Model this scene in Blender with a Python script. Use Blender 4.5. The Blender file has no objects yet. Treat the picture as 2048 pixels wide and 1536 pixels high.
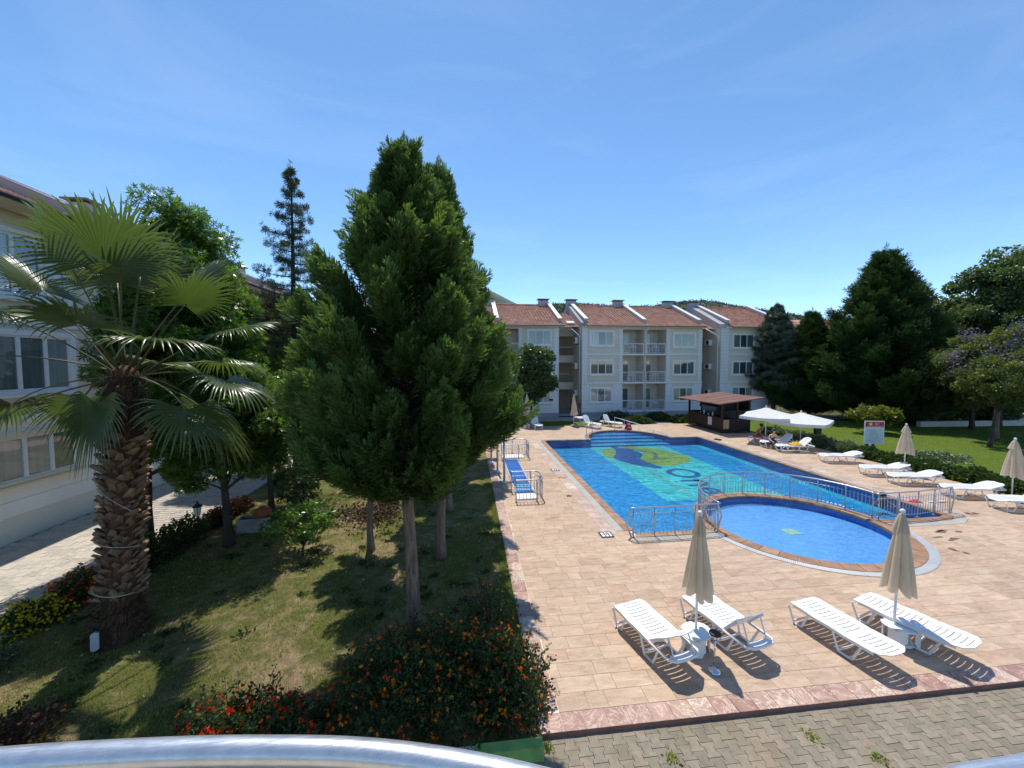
import bpy, bmesh, math, random
import numpy as np
from mathutils import Vector, Matrix, Euler
rng = np.random.default_rng(7)
random.seed(7)
S = bpy.context.scene
C = S.collection
PI = math.pi

# ------------------------------------------------------------------ camera, sky, sun, exposure
F_PX, YAW, PITCH, ROLL, CAM_H = 772.0, 0.11221, 0.05204, -0.00224, 5.0
fw = np.array([math.sin(YAW)*math.cos(PITCH), math.cos(YAW)*math.cos(PITCH), -math.sin(PITCH)])
r0 = np.array([math.cos(YAW), -math.sin(YAW), 0.0]); u0 = np.cross(r0, fw)
RT = math.cos(ROLL)*r0+math.sin(ROLL)*u0; UP = -math.sin(ROLL)*r0+math.cos(ROLL)*u0
cd = bpy.data.cameras.new('camera'); cam = bpy.data.objects.new('camera', cd); C.objects.link(cam)
cam.matrix_world = Matrix(((RT[0], UP[0], -fw[0], 0), (RT[1], UP[1], -fw[1], 0), (RT[2], UP[2], -fw[2], CAM_H), (0, 0, 0, 1)))
cd.sensor_width = 36.0; cd.lens = 36.0*F_PX/2048.0; cd.clip_start = 0.05; cd.clip_end = 6000
S.camera = cam
SUN_EL, SUN_AZ = math.radians(66.5), math.radians(-3.0)      # azimuth measured from +Y towards +X
W = bpy.data.worlds.new('World'); S.world = W; W.use_nodes = True
wt = W.node_tree; wt.nodes.clear()
wo = wt.nodes.new('ShaderNodeOutputWorld'); wb = wt.nodes.new('ShaderNodeBackground'); sk = wt.nodes.new('ShaderNodeTexSky')
sk.sky_type = 'NISHITA'; sk.sun_disc = False; sk.sun_elevation = SUN_EL; sk.sun_rotation = SUN_AZ
sk.altitude = 60; sk.air_density = 0.72; sk.dust_density = 0.05; sk.ozone_density = 3.4
wb.inputs['Strength'].default_value = 0.15
hs_ = wt.nodes.new('ShaderNodeHueSaturation'); hs_.inputs['Saturation'].default_value = 1.07; hs_.inputs['Hue'].default_value = 0.4935; hs_.inputs['Value'].default_value = 1.12
wt.links.new(sk.outputs[0], hs_.inputs['Color'])
# faint high cirrus: thin stretched veils mixed over the blue
tcw = wt.nodes.new('ShaderNodeTexCoord'); mpw = wt.nodes.new('ShaderNodeMapping'); mpw.inputs['Scale'].default_value = (1.1, 2.2, 6.5); mpw.inputs['Rotation'].default_value = (0.15, 0.1, 0.4)
nw = wt.nodes.new('ShaderNodeTexNoise'); nw.inputs['Scale'].default_value = 1.5; nw.inputs['Detail'].default_value = 9; nw.inputs['Roughness'].default_value = 0.55; nw.inputs['Distortion'].default_value = 0.9
rw = wt.nodes.new('ShaderNodeValToRGB'); rw.color_ramp.elements[0].position = 0.47; rw.color_ramp.elements[0].color = (0, 0, 0, 1); rw.color_ramp.elements[1].position = 0.80; rw.color_ramp.elements[1].color = (0.055, 0.055, 0.055, 1)
mw = wt.nodes.new('ShaderNodeMix'); mw.data_type = 'RGBA'; mw.inputs[7].default_value = (8.0, 8.6, 9.4, 1)
wt.links.new(tcw.outputs['Generated'], mpw.inputs['Vector']); wt.links.new(mpw.outputs[0], nw.inputs['Vector']); wt.links.new(nw.outputs['Fac'], rw.inputs['Fac'])
wt.links.new(rw.outputs[0], mw.inputs['Factor']); wt.links.new(hs_.outputs[0], mw.inputs[6]); wt.links.new(mw.outputs[2], wb.inputs['Color']); wt.links.new(wb.outputs[0], wo.inputs['Surface'])
sd = bpy.data.lights.new('sun', 'SUN'); sd.energy = 3.6; sd.angle = math.radians(0.53); sd.color = (1.0, 0.955, 0.88)
so = bpy.data.objects.new('sun', sd); C.objects.link(so)
sdir = Vector((math.sin(SUN_AZ)*math.cos(SUN_EL), math.cos(SUN_AZ)*math.cos(SUN_EL), math.sin(SUN_EL)))
so.rotation_euler = sdir.to_track_quat('Z', 'Y').to_euler(); so.location = (0, 30, 60)
S.view_settings.view_transform = 'Standard'; S.view_settings.look = 'None'
S.view_settings.exposure = 0.40; S.view_settings.gamma = 1.0; S.view_settings.use_curve_mapping = False

def project(p):
    d = np.asarray(p, float)-np.array([0, 0, CAM_H]); w = d@fw
    with np.errstate(divide='ignore', invalid='ignore'):
        return 1024+F_PX*(d@RT)/w, 768-F_PX*(d@UP)/w, w

# ------------------------------------------------------------------ materials
def M_new(name):
    m = bpy.data.materials.new(name); m.use_nodes = True
    nt = m.node_tree; b = nt.nodes['Principled BSDF']
    return m, nt, b
def N(nt, typ, **kw):
    n = nt.nodes.new(typ)
    for k, v in kw.items():
        if k in n.inputs: n.inputs[k].default_value = v
        else: setattr(n, k, v)
    return n
def L(nt, a, b): nt.links.new(a, b)
def coords(nt, scale=(1, 1, 1), world=False, rnd=False):
    if world:
        g = nt.nodes.new('ShaderNodeNewGeometry'); out = g.outputs['Position']
    else:
        t = nt.nodes.new('ShaderNodeTexCoord'); out = t.outputs['Object']
    mp = nt.nodes.new('ShaderNodeMapping'); mp.inputs['Scale'].default_value = scale
    L(nt, out, mp.inputs['Vector'])
    if rnd:
        r = piece_random(nt); cm = nt.nodes.new('ShaderNodeVectorMath'); cm.operation = 'SCALE'
        cm.inputs[0].default_value = (37.0, 53.0, 19.0); L(nt, r, cm.inputs['Scale']); L(nt, cm.outputs[0], mp.inputs['Location'])
    return mp.outputs[0]
def piece_random(nt):                       # one number per separate piece (object or loose island)
    o = nt.nodes.new('ShaderNodeObjectInfo'); g = nt.nodes.new('ShaderNodeNewGeometry')
    a = N(nt, 'ShaderNodeMath', operation='ADD'); L(nt, o.outputs['Random'], a.inputs[0]); L(nt, g.outputs['Random Per Island'], a.inputs[1])
    f = N(nt, 'ShaderNodeMath', operation='FRACT'); L(nt, a.outputs[0], f.inputs[0])
    return f.outputs[0]
def noise(nt, vec, scale, detail=4, rough=0.55, dist=0.0):
    n = N(nt, 'ShaderNodeTexNoise'); n.inputs['Scale'].default_value = scale; n.inputs['Detail'].default_value = detail
    n.inputs['Roughness'].default_value = rough; n.inputs['Distortion'].default_value = dist; L(nt, vec, n.inputs['Vector']); return n.outputs['Fac']
def ramp(nt, fac, stops):
    r = nt.nodes.new('ShaderNodeValToRGB'); e = r.color_ramp.elements
    while len(e) < len(stops): e.new(0.5)
    for i, (p, c) in enumerate(stops):
        e[i].position = p; e[i].color = (c[0], c[1], c[2], 1)
    L(nt, fac, r.inputs['Fac']); return r.outputs['Color']
def mixc(nt, fac, a, b, mode='MIX'):
    m = nt.nodes.new('ShaderNodeMix'); m.data_type = 'RGBA'; m.blend_type = mode
    if isinstance(fac, (int, float)): m.inputs['Factor'].default_value = fac
    else: L(nt, fac, m.inputs['Factor'])
    for v, k in ((a, 6), (b, 7)):
        if isinstance(v, tuple): m.inputs[k].default_value = (v[0], v[1], v[2], 1)
        else: L(nt, v, m.inputs[k])
    return m.outputs[2]
def bump(nt, bsdf, h, strength=0.3, dist=0.02):
    b = N(nt, 'ShaderNodeBump'); b.inputs['Strength'].default_value = strength; b.inputs['Distance'].default_value = dist
    L(nt, h, b.inputs['Height']); L(nt, b.outputs[0], bsdf.inputs['Normal'])
def simple(name, col, rough=0.5, var=0.12, scale=3.0, metal=0.0, bmp=0.0, bscale=60, world=False, spec=0.5, per_piece=0.0):
    m, nt, b = M_new(name)
    v = coords(nt, world=world)
    n = noise(nt, v, scale, 6, 0.6)
    lo = tuple(c*(1-var) for c in col); hi = tuple(min(1, c*(1+var)) for c in col)
    c = ramp(nt, n, [(0.3, lo), (0.7, hi)])
    if per_piece:
        r = piece_random(nt); c = mixc(nt, 1.0, c, ramp(nt, r, [(0, (1-per_piece,)*3), (1, (1, 1, 1))]), 'MULTIPLY')
    L(nt, c, b.inputs['Base Color'])
    b.inputs['Roughness'].default_value = rough; b.inputs['Metallic'].default_value = metal
    b.inputs['Specular IOR Level'].default_value = spec
    if bmp: bump(nt, b, noise(nt, coords(nt, world=world), bscale, 4), bmp, 0.01)
    return m
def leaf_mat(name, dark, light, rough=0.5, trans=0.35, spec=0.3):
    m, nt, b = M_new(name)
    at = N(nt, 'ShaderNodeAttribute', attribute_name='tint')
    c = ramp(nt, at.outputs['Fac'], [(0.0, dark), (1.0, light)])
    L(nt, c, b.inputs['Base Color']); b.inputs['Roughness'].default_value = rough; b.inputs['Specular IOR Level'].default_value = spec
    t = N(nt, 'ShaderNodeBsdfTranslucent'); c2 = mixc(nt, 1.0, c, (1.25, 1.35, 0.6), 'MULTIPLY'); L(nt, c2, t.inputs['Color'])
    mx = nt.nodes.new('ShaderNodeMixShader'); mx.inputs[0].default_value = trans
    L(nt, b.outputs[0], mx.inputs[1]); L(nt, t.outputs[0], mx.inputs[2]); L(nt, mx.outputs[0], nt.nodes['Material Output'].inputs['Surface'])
    return m

M = {}
def mk_rail():
    m, nt, b = M_new('satin_handrail'); v = coords(nt); s_ = noise(nt, coords(nt, (3, 60, 60)), 6, 6, 0.7); n = noise(nt, v, 18, 6, 0.7)
    L(nt, ramp(nt, n, [(0.3, (0.50, 0.52, 0.55)), (0.7, (0.66, 0.67, 0.69))]), b.inputs['Base Color']); b.inputs['Metallic'].default_value = 0.75
    L(nt, ramp(nt, s_, [(0.3, (0.24, 0.24, 0.24)), (0.7, (0.46, 0.46, 0.46))]), b.inputs['Roughness']); bump(nt, b, s_, 0.12, 0.001); return m
M['ash_rail'] = mk_rail()
M['plastic'] = simple('white_plastic', (0.80, 0.80, 0.80), 0.32, 0.04, 5)
M['steel'] = simple('brushed_steel', (0.62, 0.62, 0.64), 0.22, 0.06, 30, metal=1.0)
M['rail_steel'] = simple('pool_rail_steel', (0.52, 0.53, 0.55), 0.33, 0.08, 8, metal=0.8)
M['white_paint'] = simple('white_paint', (0.78, 0.79, 0.80), 0.45, 0.05, 4)
M['wall_up'] = simple('greige_render', (0.68, 0.61, 0.51), 0.9, 0.05, 0.7, bmp=0.25, bscale=90)
M['wall_low'] = simple('bluish_white_render', (0.76, 0.76, 0.76), 0.9, 0.06, 0.8, bmp=0.25, bscale=90)
M['trim'] = simple('white_trim', (0.80, 0.79, 0.77), 0.7, 0.05, 1.5)
M['plinth'] = simple('grey_plinth', (0.36, 0.36, 0.36), 0.9, 0.12, 1.3)
M['stair_wall'] = simple('ochre_stair_wall', (0.46, 0.36, 0.25), 0.9, 0.15, 0.6)
M['wall_white'] = simple('white_render', (0.88, 0.86, 0.82), 0.9, 0.05, 0.8, bmp=0.2, bscale=90)
M['wall_base'] = simple('cream_render', (0.78, 0.74, 0.64), 0.9, 0.07, 0.8, bmp=0.2, bscale=90)
M['wall_cream'] = simple('warm_cream_render', (0.72, 0.63, 0.47), 0.9, 0.06, 0.9, bmp=0.2, bscale=90)
M['gable'] = simple('gable_render', (0.42, 0.39, 0.38), 0.9, 0.08, 0.8)
M['gutter_metal'] = simple('brown_gutter', (0.20, 0.14, 0.12), 0.5, 0.15, 3)
M['dark_metal'] = simple('dark_metal', (0.03, 0.03, 0.035), 0.45, 0.3, 8)
M['black'] = simple('black_rubber', (0.012, 0.012, 0.012), 0.6, 0.3, 8)
M['red'] = simple('red_plastic', (0.55, 0.02, 0.04), 0.4, 0.12, 6)
M['yellow_cloth'] = simple('yellow_cloth', (0.62, 0.36, 0.02), 0.85, 0.15, 9)
M['green_kerb'] = simple('green_painted_kerb', (0.20, 0.36, 0.10), 0.8, 0.25, 6, bmp=0.4)
M['kerb'] = simple('concrete_kerb', (0.50, 0.48, 0.44), 0.9, 0.15, 4, bmp=0.4)
M['concrete'] = simple('grey_concrete', (0.34, 0.33, 0.33), 0.9, 0.22, 2.2, bmp=0.4)
M['parapet'] = simple('beige_parapet', (0.58, 0.47, 0.33), 0.85, 0.08, 5)
M['terracotta'] = simple('terracotta', (0.42, 0.12, 0.055), 0.8, 0.2, 6)
M['poster_white'] = simple('white_poster', (0.62, 0.64, 0.68), 0.6, 0.12, 9)
M['poster_tan'] = simple('tan_poster', (0.55, 0.36, 0.17), 0.6, 0.25, 7)
M['ash_steel'] = simple('polished_steel', (0.7, 0.7, 0.72), 0.12, 0.05, 10, metal=1.0)
M['skin_tan'] = simple('tanned_skin', (0.30, 0.115, 0.06), 0.55, 0.12, 5)
M['skin_fair'] = simple('fair_skin', (0.62, 0.36, 0.27), 0.55, 0.08, 5)
M['hair'] = simple('dark_hair', (0.012, 0.009, 0.008), 0.5, 0.3, 30)
M['red_cloth'] = simple('red_cloth', (0.62, 0.03, 0.02), 0.8, 0.12, 12)
M['hose'] = simple('green_hose', (0.02, 0.20, 0.12), 0.5, 0.15, 6)
M['grey_box'] = simple('weathered_grey_plastic', (0.42, 0.44, 0.43), 0.6, 0.12, 8)
M['mat_blue'] = simple('blue_tile_tray', (0.03, 0.14, 0.46), 0.25, 0.22, 2.5)
M['stair_blue'] = simple('pale_blue_tile', (0.20, 0.62, 0.82), 0.3, 0.1, 4)
M['lantern_glass'] = simple('frosted_glass', (0.75, 0.70, 0.60), 0.3, 0.05, 4)
M['navy'] = None
def mk_navy():
    m, nt, b = M_new('navy_print_cloth'); v = coords(nt)
    n = noise(nt, v, 11, 1, 0.4); c = ramp(nt, n, [(0.58, (0.008, 0.012, 0.045)), (0.64, (0.6, 0.6, 0.66))]); L(nt, c, b.inputs['Base Color']); b.inputs['Roughness'].default_value = 0.8
    return m
M['navy'] = mk_navy()
def mk_tile():
    m, nt, b = M_new('travertine_tile')
    v = coords(nt, (1, 3.2, 1), world=True); r = piece_random(nt)
    sc = nt.nodes.new('ShaderNodeVectorMath'); sc.operation = 'SCALE'; sc.inputs[0].default_value = (17, 31, 11); L(nt, r, sc.inputs['Scale'])
    ad = nt.nodes.new('ShaderNodeVectorMath'); ad.operation = 'ADD'; L(nt, v, ad.inputs[0]); L(nt, sc.outputs[0], ad.inputs[1])
    n = noise(nt, ad.outputs[0], 2.2, 8, 0.68, 0.9)
    c1 = ramp(nt, n, [(0.25, (0.31, 0.21, 0.14)), (0.42, (0.47, 0.335, 0.23)), (0.60, (0.565, 0.42, 0.30)), (0.78, (0.69, 0.55, 0.42))])
    c2 = ramp(nt, r, [(0.0, (0.82, 0.79, 0.76)), (0.2, (0.94, 0.92, 0.90)), (0.5, (1.0, 1.0, 1.0)), (0.8, (1.03, 1.01, 0.98)), (1.0, (0.96, 0.87, 0.86))])
    c = mixc(nt, 1.0, c1, c2, 'MULTIPLY')
    big = noise(nt, coords(nt, world=True), 0.22, 3, 0.6)
    c = mixc(nt, 1.0, c, ramp(nt, big, [(0.3, (0.86, 0.84, 0.84)), (0.6, (1, 1, 1))]), 'MULTIPLY')
    vn = noise(nt, ad.outputs[0], 3.0, 3, 0.5, 2.5)
    vein = ramp(nt, vn, [(0.488, (0, 0, 0)), (0.5, (0.35, 0.35, 0.35)), (0.512, (0, 0, 0))])
    c = mixc(nt, vein, c, (0.85, 0.72, 0.6))
    L(nt, c, b.inputs['Base Color']); b.inputs['Roughness'].default_value = 0.62; b.inputs['Specular IOR Level'].default_value = 0.3
    bump(nt, b, n, 0.15, 0.006); return m
M['tile'] = mk_tile()
def mk_marble():
    m, nt, b = M_new('red_marble')
    v = coords(nt, (1, 1, 1), world=True); r = piece_random(nt)
    sc = nt.nodes.new('ShaderNodeVectorMath'); sc.operation = 'SCALE'; sc.inputs[0].default_value = (17, 31, 11); L(nt, r, sc.inputs['Scale'])
    ad = nt.nodes.new('ShaderNodeVectorMath'); ad.operation = 'ADD'; L(nt, v, ad.inputs[0]); L(nt, sc.outputs[0], ad.inputs[1])
    n = noise(nt, ad.outputs[0], 3.0, 6, 0.6, 1.2)
    c = ramp(nt, n, [(0.3, (0.32, 0.17, 0.13)), (0.5, (0.42, 0.25, 0.19)), (0.66, (0.50, 0.33, 0.25)), (0.78, (0.62, 0.46, 0.36))])
    vn = noise(nt, ad.outputs[0], 2.2, 7, 0.7, 1.6)
    vein = ramp(nt, vn, [(0.475, (0, 0, 0)), (0.5, (0.7, 0.7, 0.7)), (0.52, (0, 0, 0))])
    c = mixc(nt, vein, c, (0.86, 0.70, 0.56))
    c = mixc(nt, 1.0, c, ramp(nt, r, [(0, (0.80, 0.74, 0.74)), (0.5, (1, 1, 1)), (1, (1.15, 1.32, 1.35))]), 'MULTIPLY')
    L(nt, c, b.inputs['Base Color']); b.inputs['Roughness'].default_value = 0.4; return m
M['marble'] = mk_marble()
M['wet'] = simple('wet_stone', (0.20, 0.135, 0.09), 0.12, 0.2, 6)
M['pink_slab'] = mk_marble(); M['pink_slab'].name = 'pale_pink_slab'
for n_ in M['pink_slab'].node_tree.nodes:
    if n_.type == 'VALTORGB' and len(n_.color_ramp.elements) == 4:
        for e_, c_ in zip(n_.color_ramp.elements, ((0.42, 0.27, 0.21), (0.52, 0.36, 0.28), (0.58, 0.42, 0.32), (0.66, 0.50, 0.40))): e_.color = (*c_, 1)
M['coping'] = simple('orange_brown_coping', (0.37, 0.205, 0.115), 0.6, 0.35, 3.0, per_piece=0.25)
M['grate'] = simple('white_gutter_grate', (0.40, 0.37, 0.32), 0.6, 0.14, 2.0)
M['riser'] = simple('dark_red_riser', (0.20, 0.095, 0.075), 0.6, 0.3, 5)
M['grout'] = simple('sandy_grout', (0.75, 0.62, 0.48), 0.95, 0.15, 8)
def mk_paver(name, a, b_, cdark):
    m, nt, b = M_new(name); r = piece_random(nt); v = coords(nt, world=True)
    n = noise(nt, v, 9, 8, 0.7); c = ramp(nt, n, [(0.3, a), (0.7, b_)])
    c = mixc(nt, 1.0, c, ramp(nt, r, [(0, (0.78, 0.78, 0.76)), (0.6, (1, 1, 1)), (1, (1.1, 1.02, 1.0))]), 'MULTIPLY')
    big = noise(nt, v, 0.9, 5, 0.65); c = mixc(nt, ramp(nt, big, [(0.52, (0, 0, 0)), (0.7, (1, 1, 1))]), c, cdark)
    L(nt, c, b.inputs['Base Color']); b.inputs['Roughness'].default_value = 0.92; bump(nt, b, noise(nt, v, 130, 3), 0.5, 0.004); return m
M['paver'] = mk_paver('grey_paver', (0.20, 0.17, 0.125), (0.315, 0.27, 0.20), (0.25, 0.19, 0.125))
M['paver_path'] = mk_paver('pale_paver', (0.42, 0.38, 0.32), (0.56, 0.51, 0.43), (0.50, 0.44, 0.37))
M['joint'] = simple('dark_joint_sand', (0.10, 0.085, 0.06), 1.0, 0.5, 30)
def mk_lawn(name, g1, g2, dry, thr=(0.44, 0.64), sc=0.55):
    m, nt, b = M_new(name); v = coords(nt, world=True)
    n1 = noise(nt, v, 7, 8, 0.75); n2 = noise(nt, v, sc, 5, 0.62, 0.6)
    g = ramp(nt, n1, [(0.3, g1), (0.7, g2)]); d = ramp(nt, n1, [(0.3, tuple(x*0.6 for x in dry)), (0.65, dry)])
    n3 = noise(nt, v, 2.7, 6, 0.7, 0.8); am = N(nt, 'ShaderNodeMath', operation='MULTIPLY_ADD'); L(nt, n3, am.inputs[0]); am.inputs[1].default_value = 0.9; L(nt, n2, am.inputs[2]); sm = N(nt, 'ShaderNodeMath', operation='SUBTRACT'); L(nt, am.outputs[0], sm.inputs[0]); sm.inputs[1].default_value = 0.45
    c = mixc(nt, ramp(nt, sm.outputs[0], [(thr[0], (0, 0, 0)), (thr[1], (1, 1, 1))]), g, d)
    L(nt, c, b.inputs['Base Color']); b.inputs['Roughness'].default_value = 1.0; b.inputs['Specular IOR Level'].default_value = 0.1
    bump(nt, b, noise(nt, v, 60, 6, 0.75), 1.0, 0.04); return m
M['lawn'] = mk_lawn('dry_lawn', (0.09, 0.105, 0.03), (0.20, 0.20, 0.07), (0.42, 0.31, 0.19))
M['lawn_green'] = mk_lawn('green_lawn', (0.06, 0.10, 0.012), (0.15, 0.21, 0.03), (0.22, 0.20, 0.06), (0.58, 0.8), 0.35)
M['ground'] = mk_lawn('far_ground', (0.05, 0.07, 0.02), (0.10, 0.11, 0.04), (0.2, 0.17, 0.11))
def mk_roof():
    m, nt, b = M_new('clay_roof_tiles'); v = coords(nt)
    br = N(nt, 'ShaderNodeTexBrick'); br.inputs['Scale'].default_value = 1.0; br.inputs['Brick Width'].default_value = 0.30; br.inputs['Row Height'].default_value = 0.36
    br.inputs['Mortar Size'].default_value = 0.0; br.inputs['Color1'].default_value = (0.24, 0.24, 0.24, 1); br.inputs['Color2'].default_value = (0.78, 0.78, 0.78, 1)
    br.offset = 0.0; L(nt, v, br.inputs['Vector'])
    n = noise(nt, v, 1.1, 6, 0.7)
    c = ramp(nt, br.outputs['Color'], [(0.2, (0.30, 0.115, 0.075)), (0.5, (0.42, 0.18, 0.12)), (0.8, (0.52, 0.28, 0.20))])
    c = mixc(nt, ramp(nt, n, [(0.4, (0, 0, 0)), (0.75, (0.8, 0.8, 0.8))]), c, (0.42, 0.30, 0.24))
    L(nt, c, b.inputs['Base Color']); b.inputs['Roughness'].default_value = 0.85; return m
M['roof'] = mk_roof()
def mk_wood():
    m, nt, b = M_new('dark_stained_wood'); v = coords(nt, (8, 8, 0.6))
    n = noise(nt, v, 2.5, 6, 0.6); c = ramp(nt, n, [(0.3, (0.010, 0.006, 0.005)), (0.7, (0.030, 0.017, 0.013))])
    L(nt, c, b.inputs['Base Color']); b.inputs['Roughness'].default_value = 0.6; return m
M['wood'] = mk_wood()
M['felt'] = simple('brown_roof_felt', (0.17, 0.085, 0.07), 0.75, 0.3, 1.2, spec=0.3)
def mk_fabric(name, col, tr=0.25):
    m, nt, b = M_new(name); v = coords(nt)
    n = noise(nt, v, 3, 6, 0.6); c = ramp(nt, n, [(0.3, tuple(x*0.88 for x in col)), (0.7, col)])
    L(nt, c, b.inputs['Base Color']); b.inputs['Roughness'].default_value = 0.95; b.inputs['Specular IOR Level'].default_value = 0.1
    t = N(nt, 'ShaderNodeBsdfTranslucent'); L(nt, c, t.inputs['Color'])
    mx = nt.nodes.new('ShaderNodeMixShader'); mx.inputs[0].default_value = tr
    L(nt, b.outputs[0], mx.inputs[1]); L(nt, t.outputs[0], mx.inputs[2]); L(nt, mx.outputs[0], nt.nodes['Material Output'].inputs['Surface'])
    bump(nt, b, noise(nt, coords(nt, (1, 1, 0.3)), 14, 3), 0.25, 0.02)
    return m
M['beige_fabric'] = mk_fabric('beige_canvas', (0.84, 0.73, 0.57), 0.45)
M['white_fabric'] = mk_fabric('white_canvas', (0.80, 0.78, 0.73), 0.15)
def mk_glass(name, tint, rough=0.03):
    m, nt, b = M_new(name); v = coords(nt, (6, 6, 0.3))
    n = noise(nt, v, 2.0, 3, 0.5); c = ramp(nt, n, [(0.35, tuple(x*0.75 for x in tint)), (0.65, tint)])
    L(nt, c, b.inputs['Base Color']); b.inputs['Roughness'].default_value = rough; b.inputs['Specular IOR Level'].default_value = 0.9
    b.inputs['Coat Weight'].default_value = 1.0; b.inputs['Coat Roughness'].default_value = 0.02
    return m
M['glass'] = mk_glass('curtained_glass', (0.12, 0.165, 0.17))
M['glass_dark'] = mk_glass('dark_glass', (0.055, 0.065, 0.075))
M['glass_pale'] = mk_glass('pale_curtain_glass', (0.38, 0.39, 0.37))
M['glass_near'] = mk_glass('near_reflection_glass', (0.30, 0.36, 0.35))  # sky reflection on these panes put into a paler glass colour
def mk_pool(name, col, var=0.16):
    m, nt, b = M_new(name); v = coords(nt, world=True)
    br = N(nt, 'ShaderNodeTexVoronoi'); br.inputs['Scale'].default_value = 22; L(nt, v, br.inputs['Vector'])
    lo = tuple(c*(1-var) for c in col); c = ramp(nt, br.outputs['Color'], [(0.2, lo), (0.8, col)])
    L(nt, c, b.inputs['Base Color']); b.inputs['Roughness'].default_value = 0.5; return m
M['pool_blue'] = mk_pool('blue_pool_mosaic', (0.003, 0.39, 0.88))
M['pool_dark'] = mk_pool('deep_blue_wall_mosaic', (0.006, 0.17, 0.50))
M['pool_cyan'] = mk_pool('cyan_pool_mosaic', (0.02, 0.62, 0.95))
M['pool_teal'] = mk_pool('turquoise_pool_mosaic', (0.07, 0.72, 0.80))
M['pool_green'] = mk_pool('lime_pool_mosaic', (0.30, 0.50, 0.085))
M['pool_grey'] = mk_pool('grey_pool_mosaic', (0.14, 0.22, 0.24))
M['pool_sand'] = mk_pool('sand_pool_mosaic', (0.30, 0.50, 0.34))
M['pool_letter'] = mk_pool('letter_blue_mosaic', (0.004, 0.12, 0.46))
M['kid_blue'] = mk_pool('kid_pool_mosaic', (0.11, 0.35, 0.74))
def mk_water(name, scale, strength, lo, tint):
    m, nt, b = M_new(name); nt.nodes.remove(b)
    v = coords(nt, (1.0, 1.6, 1), world=True)
    wv = noise(nt, v, scale, 4, 0.6, 1.1)
    bp = N(nt, 'ShaderNodeBump'); bp.inputs['Strength'].default_value = strength; bp.inputs['Distance'].default_value = 0.12; L(nt, wv, bp.inputs['Height'])
    fr = N(nt, 'ShaderNodeFresnel', IOR=1.33); L(nt, bp.outputs[0], fr.inputs['Normal'])
    gl = N(nt, 'ShaderNodeBsdfGlossy', Roughness=0.04); L(nt, bp.outputs[0], gl.inputs['Normal'])
    # caustic light net painted into the transparent colour: thin curved lines pass more sun
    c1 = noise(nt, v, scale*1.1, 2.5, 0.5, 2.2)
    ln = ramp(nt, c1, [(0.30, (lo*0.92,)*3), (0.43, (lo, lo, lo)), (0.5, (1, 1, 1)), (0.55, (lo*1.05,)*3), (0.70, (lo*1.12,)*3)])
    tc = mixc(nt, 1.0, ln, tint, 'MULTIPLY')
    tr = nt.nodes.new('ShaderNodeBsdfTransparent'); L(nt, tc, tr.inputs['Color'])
    mx = nt.nodes.new('ShaderNodeMixShader'); L(nt, fr.outputs[0], mx.inputs[0]); L(nt, tr.outputs[0], mx.inputs[1]); L(nt, gl.outputs[0], mx.inputs[2])
    L(nt, mx.outputs[0], nt.nodes['Material Output'].inputs['Surface']); return m
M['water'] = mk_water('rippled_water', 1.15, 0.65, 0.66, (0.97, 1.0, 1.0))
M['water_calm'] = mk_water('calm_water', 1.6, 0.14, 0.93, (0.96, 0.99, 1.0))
def mk_bark(name, a, b_):
    m, nt, b = M_new(name); v = coords(nt, (6, 6, 0.7)); n = noise(nt, v, 3.5, 8, 0.7, 0.6)
    c = ramp(nt, n, [(0.35, a), (0.65, b_)]); L(nt, c, b.inputs['Base Color']); b.inputs['Roughness'].default_value = 0.95
    bump(nt, b, n, 0.9, 0.03); return m
M['bark'] = mk_bark('furrowed_bark', (0.10, 0.065, 0.045), (0.33, 0.235, 0.17))
M['bark_dark'] = mk_bark('dark_bark', (0.03, 0.024, 0.02), (0.09, 0.07, 0.055))
M['palm_fibre'] = mk_bark('palm_fibre', (0.05, 0.022, 0.012), (0.19, 0.085, 0.045))
M['palm_boot'] = simple('palm_leaf_base', (0.31, 0.20, 0.12), 0.85, 0.35, 6, bmp=0.6, bscale=25, per_piece=0.5)
M['hill_far'] = simple('forested_hill', (0.075, 0.10, 0.075), 1.0, 0.35, 0.035, world=True)
M['hill'] = simple('scrubby_hill', (0.10, 0.115, 0.07), 1.0, 0.4, 0.05, world=True)
M['cypress'] = leaf_mat('cypress_foliage', (0.012, 0.030, 0.010), (0.21, 0.31, 0.085), 0.5, 0.36)
M['cedar'] = leaf_mat('cedar_foliage', (0.035, 0.052, 0.038), (0.15, 0.175, 0.12), 0.6, 0.15)
M['dryleaf'] = leaf_mat('brownish_foliage', (0.05, 0.04, 0.025), (0.15, 0.12, 0.07), 0.7, 0.2)
M['maple'] = leaf_mat('star_leaf_foliage', (0.045, 0.10, 0.015), (0.20, 0.32, 0.065), 0.33, 0.45, 0.6)
M['broad'] = leaf_mat('broadleaf_foliage', (0.035, 0.065, 0.02), (0.15, 0.21, 0.075), 0.38, 0.35, 0.55)
M['yellowgreen'] = leaf_mat('yellow_green_foliage', (0.08, 0.10, 0.012), (0.24, 0.26, 0.04), 0.45, 0.4)
M['purple'] = leaf_mat('purple_blossom', (0.12, 0.09, 0.22), (0.32, 0.26, 0.52), 0.7, 0.4)
M['cypress_far'] = leaf_mat('dark_cypress_foliage', (0.014, 0.034, 0.012), (0.075, 0.13, 0.035), 0.5, 0.2)
M['cypress2'] = leaf_mat('bluish_cypress_foliage', (0.030, 0.050, 0.030), (0.12, 0.16, 0.085), 0.6, 0.2)
M['jaca'] = leaf_mat('feathery_foliage', (0.055, 0.075, 0.022), (0.19, 0.22, 0.06), 0.45, 0.4)
M['hedge'] = leaf_mat('hedge_foliage', (0.025, 0.050, 0.012), (0.085, 0.135, 0.035), 0.4, 0.3)
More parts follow.
